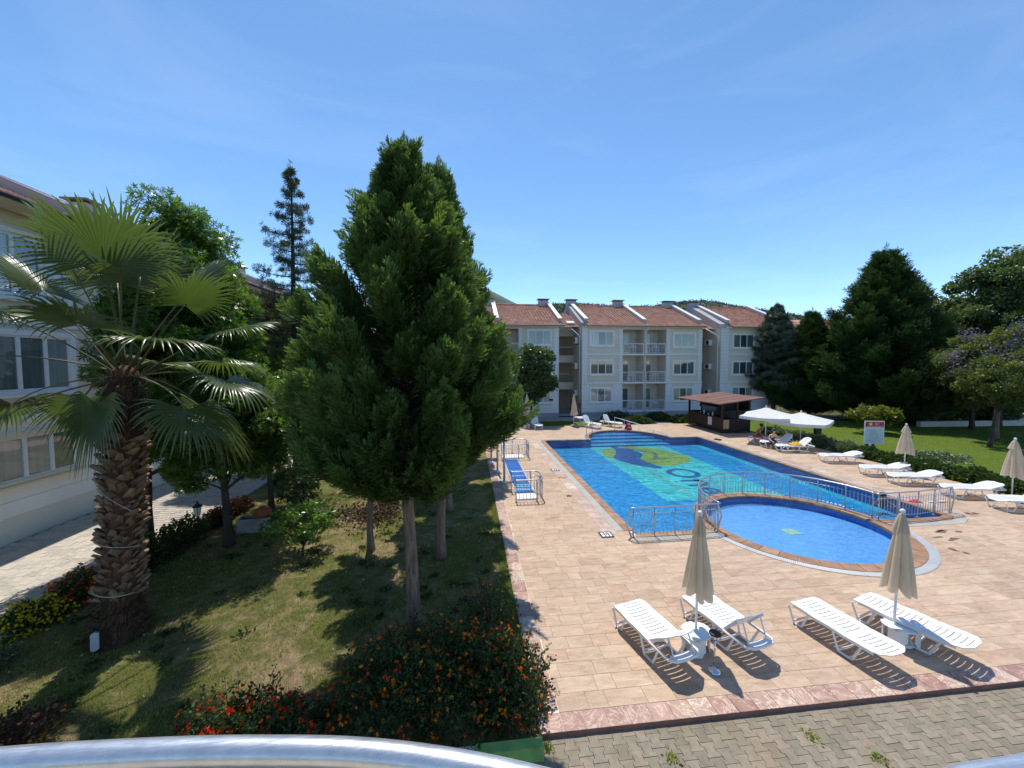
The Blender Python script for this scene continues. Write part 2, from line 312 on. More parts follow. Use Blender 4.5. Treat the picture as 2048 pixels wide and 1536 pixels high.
M['pale_leaf'] = leaf_mat('pale_grey_green_foliage', (0.06, 0.085, 0.045), (0.22, 0.27, 0.16), 0.45, 0.3)
M['lantana_leaf'] = leaf_mat('lantana_foliage', (0.022, 0.045, 0.014), (0.08, 0.12, 0.035), 0.55, 0.25)
M['redleaf'] = leaf_mat('reddish_foliage', (0.035, 0.022, 0.018), (0.13, 0.065, 0.05), 0.5, 0.25)
M['fl_orange'] = leaf_mat('orange_florets', (0.75, 0.10, 0.015), (0.95, 0.42, 0.03), 0.6, 0.2)
M['fl_red'] = leaf_mat('red_florets', (0.60, 0.015, 0.02), (0.90, 0.13, 0.02), 0.6, 0.2)
M['fl_yellow'] = leaf_mat('yellow_florets', (0.75, 0.55, 0.02), (0.90, 0.78, 0.08), 0.6, 0.2)
M['fl_white'] = leaf_mat('white_florets', (0.7, 0.7, 0.6), (0.85, 0.85, 0.8), 0.6, 0.2)
M['grass'] = leaf_mat('grass_blades', (0.13, 0.16, 0.03), (0.46, 0.48, 0.14), 0.7, 0.4)
M['grass_dry'] = leaf_mat('dry_grass_blades', (0.27, 0.21, 0.10), (0.60, 0.47, 0.27), 0.8, 0.3)
M['palm'] = leaf_mat('fan_palm_blade', (0.042, 0.080, 0.020), (0.21, 0.26, 0.10), 0.3, 0.36, 0.7)
M['petiole'] = leaf_mat('palm_petiole', (0.06, 0.045, 0.02), (0.17, 0.15, 0.05), 0.5, 0.0, 0.4)
# ------------------------------------------------------------------ geometry helpers
def np_mesh(name, verts, faces_flat, nper, tint=None):
    me = bpy.data.meshes.new(name)
    verts = np.ascontiguousarray(verts, np.float32); fl = np.ascontiguousarray(faces_flat, np.int32).ravel(); nf = len(fl)//nper
    me.vertices.add(len(verts)); me.vertices.foreach_set('co', verts.ravel())
    me.loops.add(len(fl)); me.loops.foreach_set('vertex_index', fl)
    me.polygons.add(nf); me.polygons.foreach_set('loop_start', np.arange(0, len(fl), nper, dtype=np.int32))
    if tint is not None:
        a = me.attributes.new('tint', 'FLOAT', 'POINT'); a.data.foreach_set('value', np.ascontiguousarray(tint, np.float32))
    me.update(calc_edges=True); return me
def obj(name, data, mat=None, parent=None, loc=None):
    if mat is not None and not data.materials: data.materials.append(mat)
    o = bpy.data.objects.new(name, data); C.objects.link(o)
    if parent is not None: o.parent = parent
    if loc is not None: o.location = loc
    return o
def tag(o, label=None, cat=None, group=None, kind=None):
    if label: o['label'] = label
    if cat: o['category'] = cat
    if group: o['group'] = group
    if kind: o['kind'] = kind
    return o
def empty(name, loc=(0, 0, 0), rz=0.0, label=None, cat=None, group=None):
    o = bpy.data.objects.new(name, None); C.objects.link(o); o.empty_display_size = 0.2
    o.location = loc; o.rotation_euler = (0, 0, rz); return tag(o, label, cat, group)
KIDS = {}
def copy_tree(o, parent=None):
    c = o.copy(); C.objects.link(c)
    if parent is not None: c.parent = parent
    for k in [x for x in ALLCH.get(o.name, [])]: copy_tree(k, c)
    return c
ALLCH = {}
def index_children():
    ALLCH.clear()
    for o in bpy.data.objects:
        if o.parent: ALLCH.setdefault(o.parent.name, []).append(o)
class MB:
    def __init__(s): s.v = []; s.f = []
    def add(s, vs, fs):
        k = len(s.v); s.v += [tuple(v) for v in vs]; s.f += [tuple(i+k for i in f) for f in fs]; return s
    def box(s, x0, x1, y0, y1, z0, z1):
        return s.add([(x0, y0, z0), (x1, y0, z0), (x1, y1, z0), (x0, y1, z0), (x0, y0, z1), (x1, y0, z1), (x1, y1, z1), (x0, y1, z1)],
                     [(0, 3, 2, 1), (4, 5, 6, 7), (0, 1, 5, 4), (1, 2, 6, 5), (2, 3, 7, 6), (3, 0, 4, 7)])
    def tube(s, pts, r, n=8, cap=True, flat=1.0):
        P = [Vector(p) for p in pts]; rr = r if isinstance(r, (list, tuple)) else [r]*len(P)
        k = len(s.v); up = None; rings = []
        for i, p in enumerate(P):
            d = (P[min(i+1, len(P)-1)]-P[max(i-1, 0)]).normalized()
            if up is None:
                a = Vector((0, 0, 1)) if abs(d.z) < 0.9 else Vector((1, 0, 0)); up = (a-d*a.dot(d)).normalized()
            else: up = (up-d*up.dot(d)).normalized()
            sd_ = d.cross(up)
            for j in range(n):
                t = 2*PI*j/n; s.v.append(tuple(p+(up*math.cos(t)*flat+sd_*math.sin(t))*rr[i]))
        for i in range(len(P)-1):
            for j in range(n):
                a = k+i*n+j; b = k+i*n+(j+1) % n; s.f.append((a, b, b+n, a+n))
        if cap:
            s.f.append(tuple(k+j for j in reversed(range(n)))); e = k+(len(P)-1)*n; s.f.append(tuple(e+j for j in range(n)))
        return s
    def lathe(s, prof, n=24, c=(0, 0), cap=True):
        k = len(s.v)
        for r, z in prof:
            for j in range(n):
                t = 2*PI*j/n; s.v.append((c[0]+r*math.cos(t), c[1]+r*math.sin(t), z))
        for i in range(len(prof)-1):
            for j in range(n):
                a = k+i*n+j; b = k+i*n+(j+1) % n; s.f.append((a, b, b+n, a+n))
        if cap:
            s.f.append(tuple(k+j for j in reversed(range(n)))); e = k+(len(prof)-1)*n; s.f.append(tuple(e+j for j in range(n)))
        return s
    def prism(s, poly, z0, z1):                       # poly counter-clockwise
        n = len(poly); s.add([(x, y, z0) for x, y in poly]+[(x, y, z1) for x, y in poly],
              [tuple(reversed(range(n))), tuple(range(n, 2*n))]+[(i, (i+1) % n, n+(i+1) % n, n+i) for i in range(n)]); return s
    def prism_x(s, poly, x0, x1):                     # poly in (y,z)
        n = len(poly); s.add([(x0, y, z) for y, z in poly]+[(x1, y, z) for y, z in poly],
              [tuple(range(n)), tuple(reversed(range(n, 2*n)))]+[(i, n+i, n+(i+1) % n, (i+1) % n) for i in range(n)]); return s
    def sphere(s, c, r, nu=12, nv=8, sq=1.0):
        k = len(s.v)
        for i in range(nv+1):
            a = PI*i/nv
            for j in range(nu):
                b = 2*PI*j/nu; s.v.append((c[0]+r*math.sin(a)*math.cos(b), c[1]+r*math.sin(a)*math.sin(b), c[2]+r*sq*math.cos(a)))
        for i in range(nv):
            for j in range(nu):
                a = k+i*nu+j; b = k+i*nu+(j+1) % nu; s.f.append((a, a+nu, b+nu, b))
        return s
    def mesh(s, name, smooth=False):
        me = bpy.data.meshes.new(name); me.from_pydata(s.v, [], s.f); me.update()
        if smooth: me.shade_smooth()
        return me
    def build(s, name, mat, parent=None, smooth=False, loc=None): return obj(name, s.mesh(name, smooth), mat, parent, loc)
def part_box(name, mat, parent, *b): return MB().box(*b).build(name, mat, parent)
def bevel(o, w=0.01, seg=2):
    m = o.modifiers.new('bevel', 'BEVEL'); m.width = w; m.segments = seg; m.limit_method = 'ANGLE'; return o
def frames_for(dirs, roll):
    d = dirs/np.linalg.norm(dirs, axis=1, keepdims=True)
    a = np.where(np.abs(d[:, 2:3]) < 0.95, np.array([[0, 0, 1.0]]), np.array([[1.0, 0, 0]]))
    x = np.cross(a, d); x /= np.linalg.norm(x, axis=1, keepdims=True); y = np.cross(d, x)
    c, s_ = np.cos(roll)[:, None], np.sin(roll)[:, None]
    return np.stack([x*c+y*s_, -x*s_+y*c, d], axis=2)           # columns: x,y,z(template axis)
def scatter(name, tv, tf, pos, dirs, roll, scale, tint, tipt=None):
    k = len(tv); n = len(pos); Fm = frames_for(dirs, roll)
    sc = scale if np.ndim(scale) == 2 else np.repeat(np.asarray(scale)[:, None], 3, 1)
    v = np.einsum('nij,nkj->nki', Fm, tv[None]*sc[:, None, :])+pos[:, None, :]
    f = (tf[None]+(np.arange(n)*k)[:, None, None]).reshape(-1)
    t = np.repeat(tint, k)
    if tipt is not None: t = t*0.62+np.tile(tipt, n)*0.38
    return np_mesh(name, v.reshape(-1, 3), f, tf.shape[1], np.clip(t, 0, 1))
# leaf templates (axis = +z)
T_leaf = (np.array([[0, 0, 0], [0.28, 0.05, 0.45], [0, -0.04, 1.0], [-0.28, 0.05, 0.45]]), np.array([[0, 1, 2, 3]]))
T_oval = (np.array([[0, 0, 0], [0.24, 0.03, 0.25], [0.27, 0.05, 0.6], [0, -0.05, 1.0], [-0.27, 0.05, 0.6], [-0.24, 0.03, 0.25]]), np.array([[0, 1, 2, 3], [0, 3, 4, 5]]))
def star_leaf():
    v = [(0, 0, 0.35)]; f = []
    for i, a in enumerate((-110, -55, 0, 55, 110)):
        t = math.radians(a); l = 0.65-0.12*abs(i-2)*0.6; k = len(v)
        v += [(math.sin(t-0.38)*l*0.42, 0.02, 0.35+math.cos(t-0.38)*l*0.42), (math.sin(t)*l, -0.06, 0.35+math.cos(t)*l), (math.sin(t+0.38)*l*0.42, 0.02, 0.35+math.cos(t+0.38)*l*0.42)]
        f.append((0, k, k+1, k+2))
    return np.array(v, float), np.array(f)
T_star = star_leaf()
def needle_tuft(n=9):
    v = []; f = []
    for i in range(n):
        t = 2.4*i; el = 0.15+0.8*((i*7) % n)/n; d = Vector((math.cos(t)*math.cos(el), math.sin(t)*math.cos(el), math.sin(el))); sdv = d.cross(Vector((0.3, 0.2, 0.9))).normalized()*0.07
        k = len(v); v += [tuple(-sdv*0.5), tuple(d*0.6-sdv), tuple(d*(0.8+0.2*(i % 2))), tuple(d*0.6+sdv)]; f.append((k, k+1, k+2, k+3))
    return np.array(v, float), np.array(f)
T_tuft = needle_tuft(10)
def spray(ntw=18, nsub=3, seed=3):
    r = np.random.default_rng(seed); v = []; f = []; t = []
    def blade(p, d, l, w, tt):
        d = d/np.linalg.norm(d); s_ = np.cross(d, r.normal(size=3)); s_ /= np.linalg.norm(s_); k = len(v)
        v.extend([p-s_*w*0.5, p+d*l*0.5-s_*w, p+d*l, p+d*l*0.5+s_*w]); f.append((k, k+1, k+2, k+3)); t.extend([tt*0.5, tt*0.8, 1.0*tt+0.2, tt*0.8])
    for i in range(ntw):
        u = (i+0.5)/ntw; p = np.array([0.05*math.sin(u*3), 0.06*u*u, u*0.85]); sgn = 1 if i % 2 else -1
        az = r.normal(0, 0.55)+(0 if sgn > 0 else PI); a = 0.60-0.25*u
        d = np.array([math.sin(a)*math.cos(az), math.sin(a)*math.sin(az)*0.8, math.cos(a)])
        l = 0.42*(1-u)**0.7+0.13
        blade(p, d, l, 0.026, u)
        for j in range(nsub):
            q = p+d*l*(0.25+0.55*j/max(1, nsub-1)); dd = d+r.normal(0, 0.38, 3)+np.array([0, 0, 0.25]); blade(q, dd, l*(0.55-0.12*j)+0.06, 0.023, 0.3+0.7*u)
    return np.array(v), np.array(f), np.array(t)
T_spray = spray(15, 3)
T_spray_far = spray(9, 2, 5)
def trunk_mesh(name, h, r0_, r1_, lean=(0, 0), n=14, rows=14, wob=0.03, flare=1.35, seed=1):
    r = random.Random(seed); mb = MB(); pts = []; rad = []
    for i in range(rows+1):
        u = i/rows; pts.append((lean[0]*u+wob*math.sin(u*5+seed), lean[1]*u+wob*math.cos(u*4+seed*2), h*u)); rad.append((r0_+(r1_-r0_)*u)*(1+(flare-1)*max(0, 1-u*7)))
    mb.tube(pts, rad, n); 
    for i, v in enumerate(mb.v):
        k = 1+0.05*math.sin(i*2.3)+r.uniform(-0.03, 0.03); c = pts[min(i//n, rows)]; mb.v[i] = (c[0]+(v[0]-c[0])*k, c[1]+(v[1]-c[1])*k, v[2])
    return mb.mesh(name, True)
# ------------------------------------------------------------------ ground, lawns, paths
DX0, DX1, DY0, DY1 = 0.95, 20.4, 4.9, 30.2          # pool deck
GZ = -0.075                                           # paved yard in front lies one kerb lower
def sheet(name, x0, x1, y0, y1, z, mat, nx=1, ny=1, kind='structure', amp=0.0, hole=None):
    xs = np.linspace(x0, x1, nx+1); ys = np.linspace(y0, y1, ny+1); X, Y = np.meshgrid(xs, ys)
    Z = z+amp*(np.sin(X*1.3+0.4*Y)*np.cos(Y*1.1)+0.5*np.sin(X*3.1)*np.sin(Y*2.7))
    v = np.stack([X.ravel(), Y.ravel(), Z.ravel()], 1); f = []
    for j in range(ny):
        for i in range(nx):
            a = j*(nx+1)+i
            if hole and hole(0.5*(xs[i]+xs[i+1]), 0.5*(ys[j]+ys[j+1])): continue
            f.append((a, a+1, a+nx+2, a+nx+1))
    me = np_mesh(name, v, np.array(f), 4); me.shade_smooth(); return tag(obj(name, me, mat), kind=kind)
def in_site(x, y): return -14.0 < x < 22 and -6 < y < 34
# far ground with the site left open (it has its own floors)
gx = [-2500, -600, -150, -40, -13.5, 60, 150, 600, 2500]; gy = [-2500, -300, -60, -8, 33.0, 60, 150, 600, 3000]
mb = MB()
for i in range(8):
    for j in range(8):
        if gx[i] >= -13.5 and gx[i+1] <= 60 and gy[j] >= -8 and gy[j+1] <= 33.0: continue
        mb.add([(gx[i], gy[j], -0.06), (gx[i+1], gy[j], -0.06), (gx[i+1], gy[j+1], -0.06), (gx[i], gy[j+1], -0.06)], [(0, 1, 2, 3)])
tag(mb.build('ground', M['ground']), kind='structure')
sheet('lawn', -8.55, DX0, 4.86, 33.0, -0.05, M['lawn'], 60, 170, amp=0.018)
sheet('lawn', DX1, 60, -8, 33.0, -0.04, M['lawn_green'], 60, 60, amp=0.015)
sheet('lawn', DX0, DX1, DY1, 33.0, -0.04, M['lawn_green'], 30, 4, amp=0.004)
sheet('yard_paving_bed', -13.5, DX1, -8, 4.86, GZ-0.02, M['joint'])
sheet('path_bed', -13.5, -8.62, 4.86, 33.0, -0.02, M['joint'])
part_box('kerb', M['kerb'], None, -8.62, -8.52, 4.9, 33, -0.1, 0.045)
tag(bpy.data.objects['kerb'], kind='structure')
part_box('footpath', M['concrete'], None, 20.5, 60, 31.2, 32.6, -0.1, 0.015); tag(bpy.data.objects['footpath'], kind='structure')
part_box('building_walkway', M['concrete'], None, -6, 31, 33.2, 35.2, -0.1, 0.03); tag(bpy.data.objects['building_walkway'], kind='structure')
mb = MB(); mb.add([(15.6, 29.9, -0.012), (17.0, 29.9, -0.012), (16.9, 33.2, -0.012), (15.9, 33.2, -0.012)], [(0, 1, 2, 3)])
tag(mb.build('gravel_path', M['concrete']), kind='structure')

# ------------------------------------------------------------------ pool outlines
PX0, PX1, PY0, PY1 = 4.85, 15.5, 10.65, 24.5
KC, KR = (10.1, 10.75), 2.5                           # children's pool
BC, BRX, BRY = (10.75, 24.5), 2.75, 3.2               # stepped bay at the far end
def main_outline():
    R = KR+0.36; h = PY0-KC[1]; dx = math.sqrt(R*R-h*h); P = [(PX0, PY0)]
    a0 = math.atan2(h, -dx); a1 = math.atan2(h, dx)
    if a0 < 0: a0 += 2*PI
    for i in range(41):
        t = a0+(a1-a0)*i/40; P.append((KC[0]+R*math.cos(t), KC[1]+R*math.sin(t)))
    P += [(PX1, PY0), (PX1, PY1)]
    for i in range(33):
        t = PI*i/32; P.append((BC[0]+BRX*math.cos(t), BC[1]+BRY*math.sin(t)))
    P.append((PX0, PY1)); return P
OUT = main_outline()
KOUT = [(KC[0]+KR*math.cos(2*PI*i/72), KC[1]+KR*math.sin(2*PI*i/72)) for i in range(72)]
def pnpoly(x, y, P):
    c = False; j = len(P)-1
    for i in range(len(P)):
        if (P[i][1] > y) != (P[j][1] > y) and x < (P[j][0]-P[i][0])*(y-P[i][1])/(P[j][1]-P[i][1])+P[i][0]: c = not c
        j = i
    return c
def ring_dist(x, y):
    """distance outside the pools (negative inside)"""
    def seg(P):
        A = np.array(P); B = np.roll(A, -1, 0); p = np.array([x, y]); ab = B-A; t = np.clip(((p-A)*ab).sum(1)/(ab*ab).sum(1), 0, 1)
        return np.sqrt((((A+ab*t[:, None])-p)**2).sum(1)).min()
    d1 = seg(OUT); d2 = seg(KOUT)
    if pnpoly(x, y, OUT): d1 = -d1
    if pnpoly(x, y, KOUT): d2 = -d2
    return min(d1, d2)
def fill_poly(P, z, name, mat, parent=None, kind=None):
    bm = bmesh.new(); vs = [bm.verts.new((x, y, z)) for x, y in P]; es = [bm.edges.new((vs[i], vs[(i+1) % len(vs)])) for i in range(len(vs))]
    bmesh.ops.triangle_fill(bm, use_beauty=True, edges=es)
    for f in bm.faces:
        if f.normal.z < 0: f.normal_flip()
    me = bpy.data.meshes.new(name); bm.to_mesh(me); bm.free(); o = obj(name, me, mat, parent)
    if kind: tag(o, kind=kind)
    return o
FZ, KZ, WZ = -0.50, -0.26, -0.035
def wall_strip(P, z0, z1, name, mat, parent):
    n = len(P); mb = MB(); mb.add([(x, y, z0) for x, y in P]+[(x, y, z1) for x, y in P], [(i, (i+1) % n, n+(i+1) % n, n+i) for i in range(n)])
    return mb.build(name, mat, parent)
pool = empty('swimming_pool', (0, 0, 0), 0); tag(pool, kind='structure')
fill_poly(OUT, FZ, 'pool_floor', M['pool_blue'], pool); wall_strip(OUT, FZ, 0.0, 'pool_wall', M['pool_dark'], pool)
def inlay(name, pts, mat, z=FZ+0.004, wob=0.05, close=True):
    P = []; n = len(pts); r = random.Random(len(pts)*7+int(pts[0][0]*10))
    for i in range(n):
        a, b = Vector(pts[i]), Vector(pts[(i+1) % n]); k = max(1, int((b-a).length/0.16))
        for j in range(k):
            p = a.lerp(b, j/k); s_ = wob*(math.sin(p.x*7+p.y*5)+0.6*math.sin(p.x*13-p.y*11)); P.append((p.x+s_, p.y+s_*0.6*math.cos(p.x*6)))
    return fill_poly(P, z, name, mat, pool)
inlay('floor_band', [(7.85, 24.4), (7.85, 20), (7.85, 14.4), (9.6, 14.35), (11.5, 14.35), (13.05, 14.35), (13.05, 19), (12.9, 24.4)], M['pool_teal'], wob=0.03)
inlay('floor_stripe', [(4.88, 10.7), (5.12, 10.7), (5.12, 24.4), (4.88, 24.4)], M['pool_cyan'], FZ+0.005, 0.03)  # lit floor beside the left wall painted in as a lighter stripe
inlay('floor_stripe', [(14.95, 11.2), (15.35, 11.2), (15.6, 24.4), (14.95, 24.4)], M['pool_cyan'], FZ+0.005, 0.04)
def smooth(pts, it=2):
    for _ in range(it):
        q = []
        for i in range(len(pts)):
            a, b = pts[i], pts[(i+1) % len(pts)]; q += [(a[0]*0.75+b[0]*0.25, a[1]*0.75+b[1]*0.25), (a[0]*0.25+b[0]*0.75, a[1]*0.25+b[1]*0.75)]
        pts = q
    return pts
inlay('logo_green_leaf', smooth([(8.3, 23.3), (8.75, 23.9), (9.2, 23.95), (9.25, 23.0), (8.75, 21.9), (8.2, 21.3), (8.0, 22.1)]), M['pool_green'], FZ+0.008, 0.02)
inlay('logo_blue_wave', smooth([(9.25, 24.45), (9.9, 24.2), (10.4, 23.2), (10.55, 22.3), (10.2, 21.6), (9.85, 21.3), (9.8, 20.7), (10.0, 19.9), (10.25, 18.95), (9.6, 19.15), (8.9, 19.9), (8.45, 20.8), (8.3, 21.5), (8.95, 22.5), (9.3, 23.5)]), M['pool_letter'], FZ+0.012, 0.02)
inlay('logo_green_leaf', smooth([(9.9, 24.45), (10.9, 24.4), (11.9, 23.7), (12.6, 22.6), (12.9, 21.6), (12.75, 20.6), (12.0, 19.9), (11.1, 19.5), (10.4, 19.4), (9.95, 20.0), (9.75, 20.8), (9.95, 21.4), (10.5, 22.0), (10.75, 22.8), (10.45, 23.7)]), M['pool_green'], FZ+0.008, 0.02)
inlay('logo_bird', [(10.2, 20.7), (10.75, 21.3), (11.25, 22.35), (11.45, 22.45), (11.3, 21.85), (10.95, 21.15), (11.5, 21.0), (11.6, 20.85), (10.8, 20.85)], M['pool_grey'], FZ+0.016, 0.0)
inlay('logo_stroke', [(9.5, 24.3), (10.6, 23.2), (11.3, 22.3), (11.42, 22.42), (10.75, 23.4), (9.6, 24.38)], M['pool_grey'], FZ+0.016, 0.0)
def ellipse(cx, cy, a, b, n=40, t0=0, t1=2*PI): return [(cx+a*math.cos(t0+(t1-t0)*i/n), cy+b*math.sin(t0+(t1-t0)*i/n)) for i in range(n+1)]
def ring(name, cx, cy, a, b, w, mat, t0=0, t1=2*PI, z=FZ+0.012):
    o = ellipse(cx, cy, a, b, 40, t0, t1); i_ = ellipse(cx, cy, a-w, b-w, 40, t0, t1); mb = MB(); n = len(o)
    mb.add([(x, y, z) for x, y in o]+[(x, y, z) for x, y in i_], [(k, k+1, n+k+1, n+k) for k in range(n-1)]); return mb.build(name, mat, pool)
PL = M['pool_letter']
ring('letter', 10.68, 18.05, 0.80, 0.80, 0.26, PL)                      # O
def flat(name, polys, mat, z=FZ+0.012):
    mb = MB()
    for P in polys: mb.add([(x, y, z) for x, y in P], [tuple(range(len(P)))])
    return mb.build(name, mat, pool)
# lettering is read along -Y with its tops towards +X:  O n e r
nn = [[(9.85, 16.95), (10.85, 16.95), (10.85, 16.72), (9.85, 16.72)], [(9.85, 16.25), (10.6, 16.25), (10.6, 16.02), (9.85, 16.02)]]
arc = ellipse(10.5, 16.49, 0.42, 0.47, 14, PI/2, -PI/2); arci = ellipse(10.5, 16.49, 0.20, 0.24, 14, PI/2, -PI/2)
flat('letter', nn+[[arc[k], arc[k+1], arci[k+1], arci[k]][::-1] for k in range(14)], PL)
ea = ellipse(10.33, 15.35, 0.46, 0.46, 26, -0.9, 2*PI-1.9); ei = ellipse(10.33, 15.35, 0.24, 0.24, 26, -0.9, 2*PI-1.9)
flat('letter', [[ea[k], ea[k+1], ei[k+1], ei[k]] for k in range(26)]+[[(10.24, 15.75), (10.44, 15.75), (10.44, 14.95), (10.24, 14.95)]], PL)
flat('letter', [[(9.85, 14.82), (10.65, 14.82), (10.65, 14.62), (9.85, 14.62)], [(10.5, 14.62), (10.7, 14.62), (10.66, 14.42), (10.45, 14.42)]], PL)
# faint sandy tagline under the word (illegible in the photograph): short strokes
r_ = random.Random(4); sp = []
y = 18.6
while y > 14.6:
    w = r_.uniform(0.10, 0.22); x = 9.15+r_.uniform(-0.02, 0.02); sp.append([(x-0.16, y), (x+0.16, y), (x+0.16, y-w*0.45), (x-0.16, y-w*0.45)]); y -= w+0.1
flat('tagline_stroke', sp, M['pool_sand'])
# steps in the bay: straight treads across the curve
for k, (yy, zz) in enumerate(((24.5, -0.42), (25.25, -0.34), (26.0, -0.25), (26.75, -0.16))):
    t = math.asin(min(1, (yy-BC[1])/BRY)); P = [(BC[0]+BRX*math.cos(t+(PI-2*t)*i/24), BC[1]+BRY*math.sin(t+(PI-2*t)*i/24)) for i in range(25)]
    st = MB().prism(P, zz-0.08, zz).build('step', M['pool_blue'], pool)
    x_ = BRX*math.cos(t)
    part_box('step_edge', M['stair_blue'], st, BC[0]-x_*0.98, BC[0]+x_*0.98, yy-0.02, yy+0.16, zz+0.002, zz+0.012)
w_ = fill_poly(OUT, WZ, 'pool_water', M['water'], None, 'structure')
kp = empty('childrens_pool', (0, 0, 0)); tag(kp, kind='structure')
fill_poly(KOUT, KZ, 'pool_floor', M['kid_blue'], kp); wall_strip(KOUT, KZ, 0.0, 'pool_wall', M['pool_dark'], kp)
part_box('floor_drain', M['pool_sand'], kp, 9.75, 10.2, 10.55, 10.95, KZ+0.002, KZ+0.01)
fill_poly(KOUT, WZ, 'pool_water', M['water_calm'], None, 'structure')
# water glints and foam are left to the renderer

# coping blocks, gutter grates (laid as separate stones)
def resample(P, step, closed=True):
    A = [Vector(p) for p in P]; A = A+[A[0]] if closed else A; out = [A[0].copy()]; acc = 0
    for i in range(len(A)-1):
        l = (A[i+1]-A[i]).length; 
        while acc+l >= step*len(out):
            t = (step*len(out)-acc)/l; out.append(A[i].lerp(A[i+1], t))
        acc += l
    return out
def normal_at(P, i):
    n = len(P); a = P[(i+1) % n]-P[i-1]; a.normalize(); return Vector((a.y, -a.x))
def coping(P, w0, w1, step, name, mat, parent, z0, z1, gap=0.008, keep=None, corner=()):
    Q = resample(P, step); n = len(Q); made = 0
    for i in range(n-1):
        p, q = Q[i], Q[i+1]; d = (q-p)
        if d.length < 0.05: continue
        d.normalize(); na, nb = normal_at(Q, i), normal_at(Q, (i+1) % n)
        m = (p+q)/2
        if keep and not keep(m+Vector((d.y, -d.x))*(w0+w1)/2): continue
        a0, a1, b1, b0 = p+na*w0+d*gap, p+na*w1+d*gap, q+nb*w1-d*gap, q+nb*w0-d*gap
        MB().prism([tuple(a0), tuple(a1), tuple(b1), tuple(b0)], z0, z1+random.uniform(-0.001, 0.001)).build(name, mat, parent); made += 1
    return made
def outside_k(v): return (v-Vector(KC)).length > KR+0.30
coping(OUT, -0.02, 0.26, 0.46, 'coping_stone', M['coping'], pool, -0.06, 0.016, keep=lambda v: pnpoly(v.x, v.y, OUT) is False and (v-Vector(KC)).length > KR+0.2)
coping([(KC[0]+KR*math.cos(2*PI*i/90), KC[1]+KR*math.sin(2*PI*i/90)) for i in range(90)], -0.02, 0.345, 0.40, 'coping_stone', M['coping'], kp, -0.06, 0.020)
def gut_ok(v): return not pnpoly(v.x, v.y, OUT) and (v-Vector(KC)).length > KR+0.36 and not (v.y > 24.6 and abs(v.x-BC[0]) > 2.6 and False)
coping(OUT, 0.262, 0.53, 0.33, 'gutter_grate', M['grate'], pool, -0.05, 0.008, gap=0.003, keep=lambda v: gut_ok(v) and ring_dist(v.x, v.y) > 0.2)
coping(KOUT, 0.348, 0.56, 0.30, 'gutter_grate', M['grate'], kp, -0.05, 0.010, gap=0.003, keep=lambda v: not pnpoly(v.x, v.y, OUT) and ring_dist(v.x, v.y) > 0.30 and v.y < 10.62)
mb = MB()                                                   # grate bars on the near side of the round pool
for i in range(230):
    t = PI+PI*i/229; a, b = KR+0.365, KR+0.54; c_, s_ = math.cos(t), math.sin(t)
    if pnpoly(KC[0]+b*c_, KC[1]+b*s_, OUT) or ring_dist(KC[0]+b*c_, KC[1]+b*s_) < 0.3: continue
    n_ = Vector((-s_, c_))*0.007; p, q = Vector((KC[0]+a*c_, KC[1]+a*s_)), Vector((KC[0]+b*c_, KC[1]+b*s_))
    mb.prism([tuple(p-n_), tuple(q-n_), tuple(q+n_), tuple(p+n_)], 0.010, 0.018)
tag(mb.build('grate_bars', M['white_paint'], kp), kind='stuff')

# ------------------------------------------------------------------ deck slab and tiles
deck = empty('pool_deck', (0, 0, 0)); tag(deck, kind='structure')
def dk_hole(x, y): return ring_dist(x, y) < 0.10
xs = np.arange(DX0+0.01, DX1+0.001, 0.1); ys = np.arange(DY0+0.01, DY1+0.001, 0.1)
# bed sheet under tiles with the pools cut out
bm = bmesh.new()
for yv in [0]:
    A = [bm.verts.new((x, y, -0.012)) for x, y in [(DX0+0.01, DY0+0.01), (DX1, DY0+0.01), (DX1, DY1), (DX0+0.01, DY1)]]
    edges = [bm.edges.new((A[i], A[(i+1) % 4])) for i in range(4)]
    U = []
    R_ = KR+0.02
    # union outline of both pools, walked once
    dd = KR+0.36; h = PY0-KC[1]
    aL = math.asin(h/R_); lx = -math.sqrt(R_*R_-h*h)
    t0 = math.atan2(h, lx); t0 = t0+2*PI if t0 < 0 else t0
    t1 = math.atan2(h, -lx)+2*PI
    U = [(PX0, PY0)]+[(KC[0]+R_*math.cos(t0+(t1-t0)*i/40), KC[1]+R_*math.sin(t0+(t1-t0)*i/40)) for i in range(41)]+[(PX1, PY0), (PX1, PY1)]
    U += [(BC[0]+BRX*math.cos(PI*i/32), BC[1]+BRY*math.sin(PI*i/32)) for i in range(33)]+[(PX0, PY1)]
    B = [bm.verts.new((x, y, -0.012)) for x, y in U]; edges += [bm.edges.new((B[i], B[(i+1) % len(B)])) for i in range(len(B))]
    bmesh.ops.triangle_fill(bm, use_beauty=True, edges=edges)
for f in bm.faces:
    if f.normal.z < 0: f.normal_flip()
me = bpy.data.meshes.new('deck_bed'); bm.to_mesh(me); bm.free(); obj('deck_bed', me, M['grout'], deck)
part_box('deck_edge', M['riser'], deck, DX0, DX1, DY0-0.012, DY0+0.01, GZ-0.05, -0.006)
part_box('deck_edge', M['concrete'], deck, DX0-0.012, DX0+0.01, DY0, DY1, -0.15, -0.006)
TILEMESH = {}
